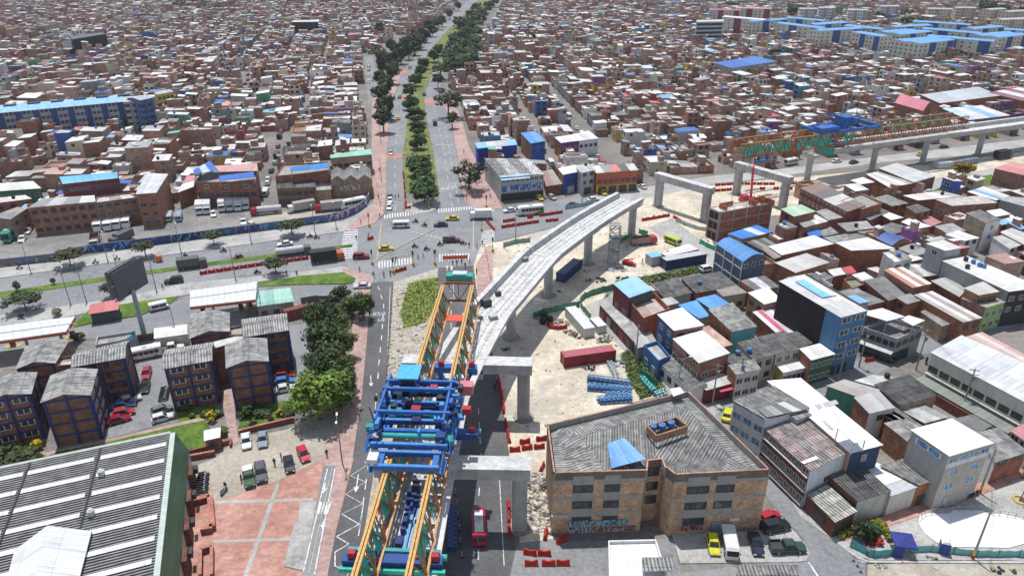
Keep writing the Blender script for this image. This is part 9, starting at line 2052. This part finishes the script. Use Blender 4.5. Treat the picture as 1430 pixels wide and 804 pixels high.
# sheeting, plastic and rubble at the tree belt, green tarp under the gantry
K(400,380,8.93);mb=MB();P=qs([(190,420),(290,405),(400,395),(520,400)]);r=random.Random(5)
ps=thing('plastic_screen','grey plastic screen beside the tree belt','screen',P[0])
for a,b_ in zip(P,P[1:]):
 m2=MB();m2.hexa([a,b_,b_+Vector((.05,.05,0)),a+Vector((.05,.05,0))],[a+VZ(r.uniform(1.6,2.4)),b_+VZ(r.uniform(1.6,2.4)),b_+Vector((.05,.05,2)),a+Vector((.05,.05,2))],'paint',(.13,.14,.15));m2.build('sheet_panel',ps,ps.location)
heap('rubble_heap','white builders rubble beside the brown brick wall','rubble',q(230,500),2.6,1.1,.8,26,[(.6,.59,.57),(.7,.69,.67),(.5,.48,.45)],22,'slab')
p=q(945,600);fs=thing('flower_stall','little flower stall with teal umbrella under the street tree','stall',p);pb('tube','pole',fs,(0,0,0),(0,0,2.1),.04,None,6,'paint',(.3,.3,.3));mb=MB()
for k in range(8):a0,a1=k*math.pi/4,(k+1)*math.pi/4;mb.face([(1.1*math.cos(a0),1.1*math.sin(a0),1.8),(1.1*math.cos(a1),1.1*math.sin(a1),1.8),(0,0,2.25)],'paint',(.05,.35,.28))
mb.build('umbrella',fs);pb('box','counter',fs,-.7,.7,-.4,.4,0,.7,'paint',(.25,.2,.18))
tq=thing('tarpaulin_cover','green tarpaulin over machinery under the gantry end','tarpaulin',g(598,800));mb=MB()
for k in range(6):
 a0,a1=math.pi*k/6,math.pi*(k+1)/6;mb.hexa([(-1.8*math.cos(a0),-2.5,2.6*math.sin(a0)),(-1.8*math.cos(a1),-2.5,2.6*math.sin(a1)),(-1.8*math.cos(a1),2.5,2.6*math.sin(a1)),(-1.8*math.cos(a0),2.5,2.6*math.sin(a0))],[(-1.86*math.cos(a0),-2.5,2.66*math.sin(a0)),(-1.86*math.cos(a1),-2.5,2.66*math.sin(a1)),(-1.86*math.cos(a1),2.5,2.66*math.sin(a1)),(-1.86*math.cos(a0),2.5,2.66*math.sin(a0))],'paint',(.03,.3,.22))
mb.build('cover',tq)
# orange sheets slung over and painted across the roads
K(490,270,6.81);of_=thing('barrier_sheet','orange red plastic sheet barrier across the south road','barrier',q(875,640));a,b_=q(875,640),q(1110,632);mb=MB();mb.obox(a+VZ(.3),b_-a,Vector((0,.06,0)),VZ(1.1),'paint',(.7,.14,.06));mb.build('sheet_panel',of_,of_.location)
for p in(a,b_):m2=MB();m2.bar(p,p+VZ(1.5),.08,.08,'paint',(.2,.2,.2));m2.build('post',of_,of_.location)
ORP=(.62,.16,.08)
marks('orange_band',ROAD_NW,[[(539.5,217),(561,217),(561,221),(539.5,221)],[(551,100),(566,97),(570,102),(555,105)],[(562,135),(575,134),(575,138),(560,139)]],.1,ORP);marks('orange_band',ROAD_NE,[[(589,141),(609,140),(609,145),(589,145)]],.1,ORP)
# loose stones and litter on the bare ground
def litter(name,label,polys,n,seed,cols,smin=.06,smax=.28):
 r=random.Random(seed);mb=MB()
 for poly in polys:
  P=[g(*p)for p in poly];x0,x1=min(p.x for p in P),max(p.x for p in P);y0,y1=min(p.y for p in P),max(p.y for p in P);c=0;tr=0
  while c<n and tr<n*20:
   tr+=1;x,y=r.uniform(x0,x1),r.uniform(y0,y1)
   if not inside((x,y),P):continue
   c+=1;s_=r.uniform(smin,smax)*(1 if r.random()<.9 else 2);a=r.uniform(0,3);e1=Vector((math.cos(a),math.sin(a),0))*s_;e2=Vector((-math.sin(a),math.cos(a),0))*s_*r.uniform(.4,1);o=Vector((x,y,.03));hh=Vector((r.uniform(-.3,.3)*s_,0,s_*r.uniform(.4,.9)))
   mb.hexa([o-e1-e2,o+e1-e2,o+e1+e2,o-e1+e2],[o+hh+(-e1-e2)*.6,o+hh+(e1-e2)*.6,o+hh+(e1+e2)*.5,o+hh+(e2-e1)*.6],'slab',r.choice(cols),bottom=False)
 return tag(mb.build(name,None,(0,0,0)),label,'stones',kind='stuff')
litter('loose_stones','loose stones and litter on the rubble verge by the gantry',[[(551,396),(572,392),(560,440),(566,458),(592,452),(600,480),(596,530),(560,600),(533,600),(543,500)]],800,1,[(.56,.52,.45),(.46,.42,.35),(.66,.64,.6),(.3,.27,.23)],.06,.3)
litter('loose_stones','stones and scraps scattered on the sandy construction yard',[[(700,337),(830,300),(900,280),(985,305),(1000,365),(850,398),(838,430),(905,500),(890,555),(765,600),(720,600),(700,520),(690,450)]],900,2,[(.5,.44,.35),(.35,.3,.25),(.6,.56,.5),(.15,.15,.15)],.06,.22)
litter('loose_stones','broken stones between the road and the pale brick building',[[(738,660),(766,660),(770,745),(735,740)]],420,3,[(.5,.46,.38),(.3,.28,.24),(.62,.58,.5),(.12,.12,.12)],.08,.4)
# ---------------------------------------------------------------- thin haze over the town
hm=bpy.data.materials.new('haze');hm.use_nodes=True;ht_=hm.node_tree;ht_.nodes.clear()
pv=ht_.nodes.new('ShaderNodeVolumePrincipled');pv.inputs['Color'].default_value=(.86,.9,.96,1);pv.inputs['Density'].default_value=0.0001;pv.inputs['Anisotropy'].default_value=0.3
ho=ht_.nodes.new('ShaderNodeOutputMaterial');ht_.links.new(pv.outputs[0],ho.inputs['Volume'])
MATS['haze']=hm;mb=MB();mb.box(-3100,3100,-900,4100,-1.0,84.0,'haze');hz=mb.build('haze',None,(0,0,0));tag(hz,kind='stuff')
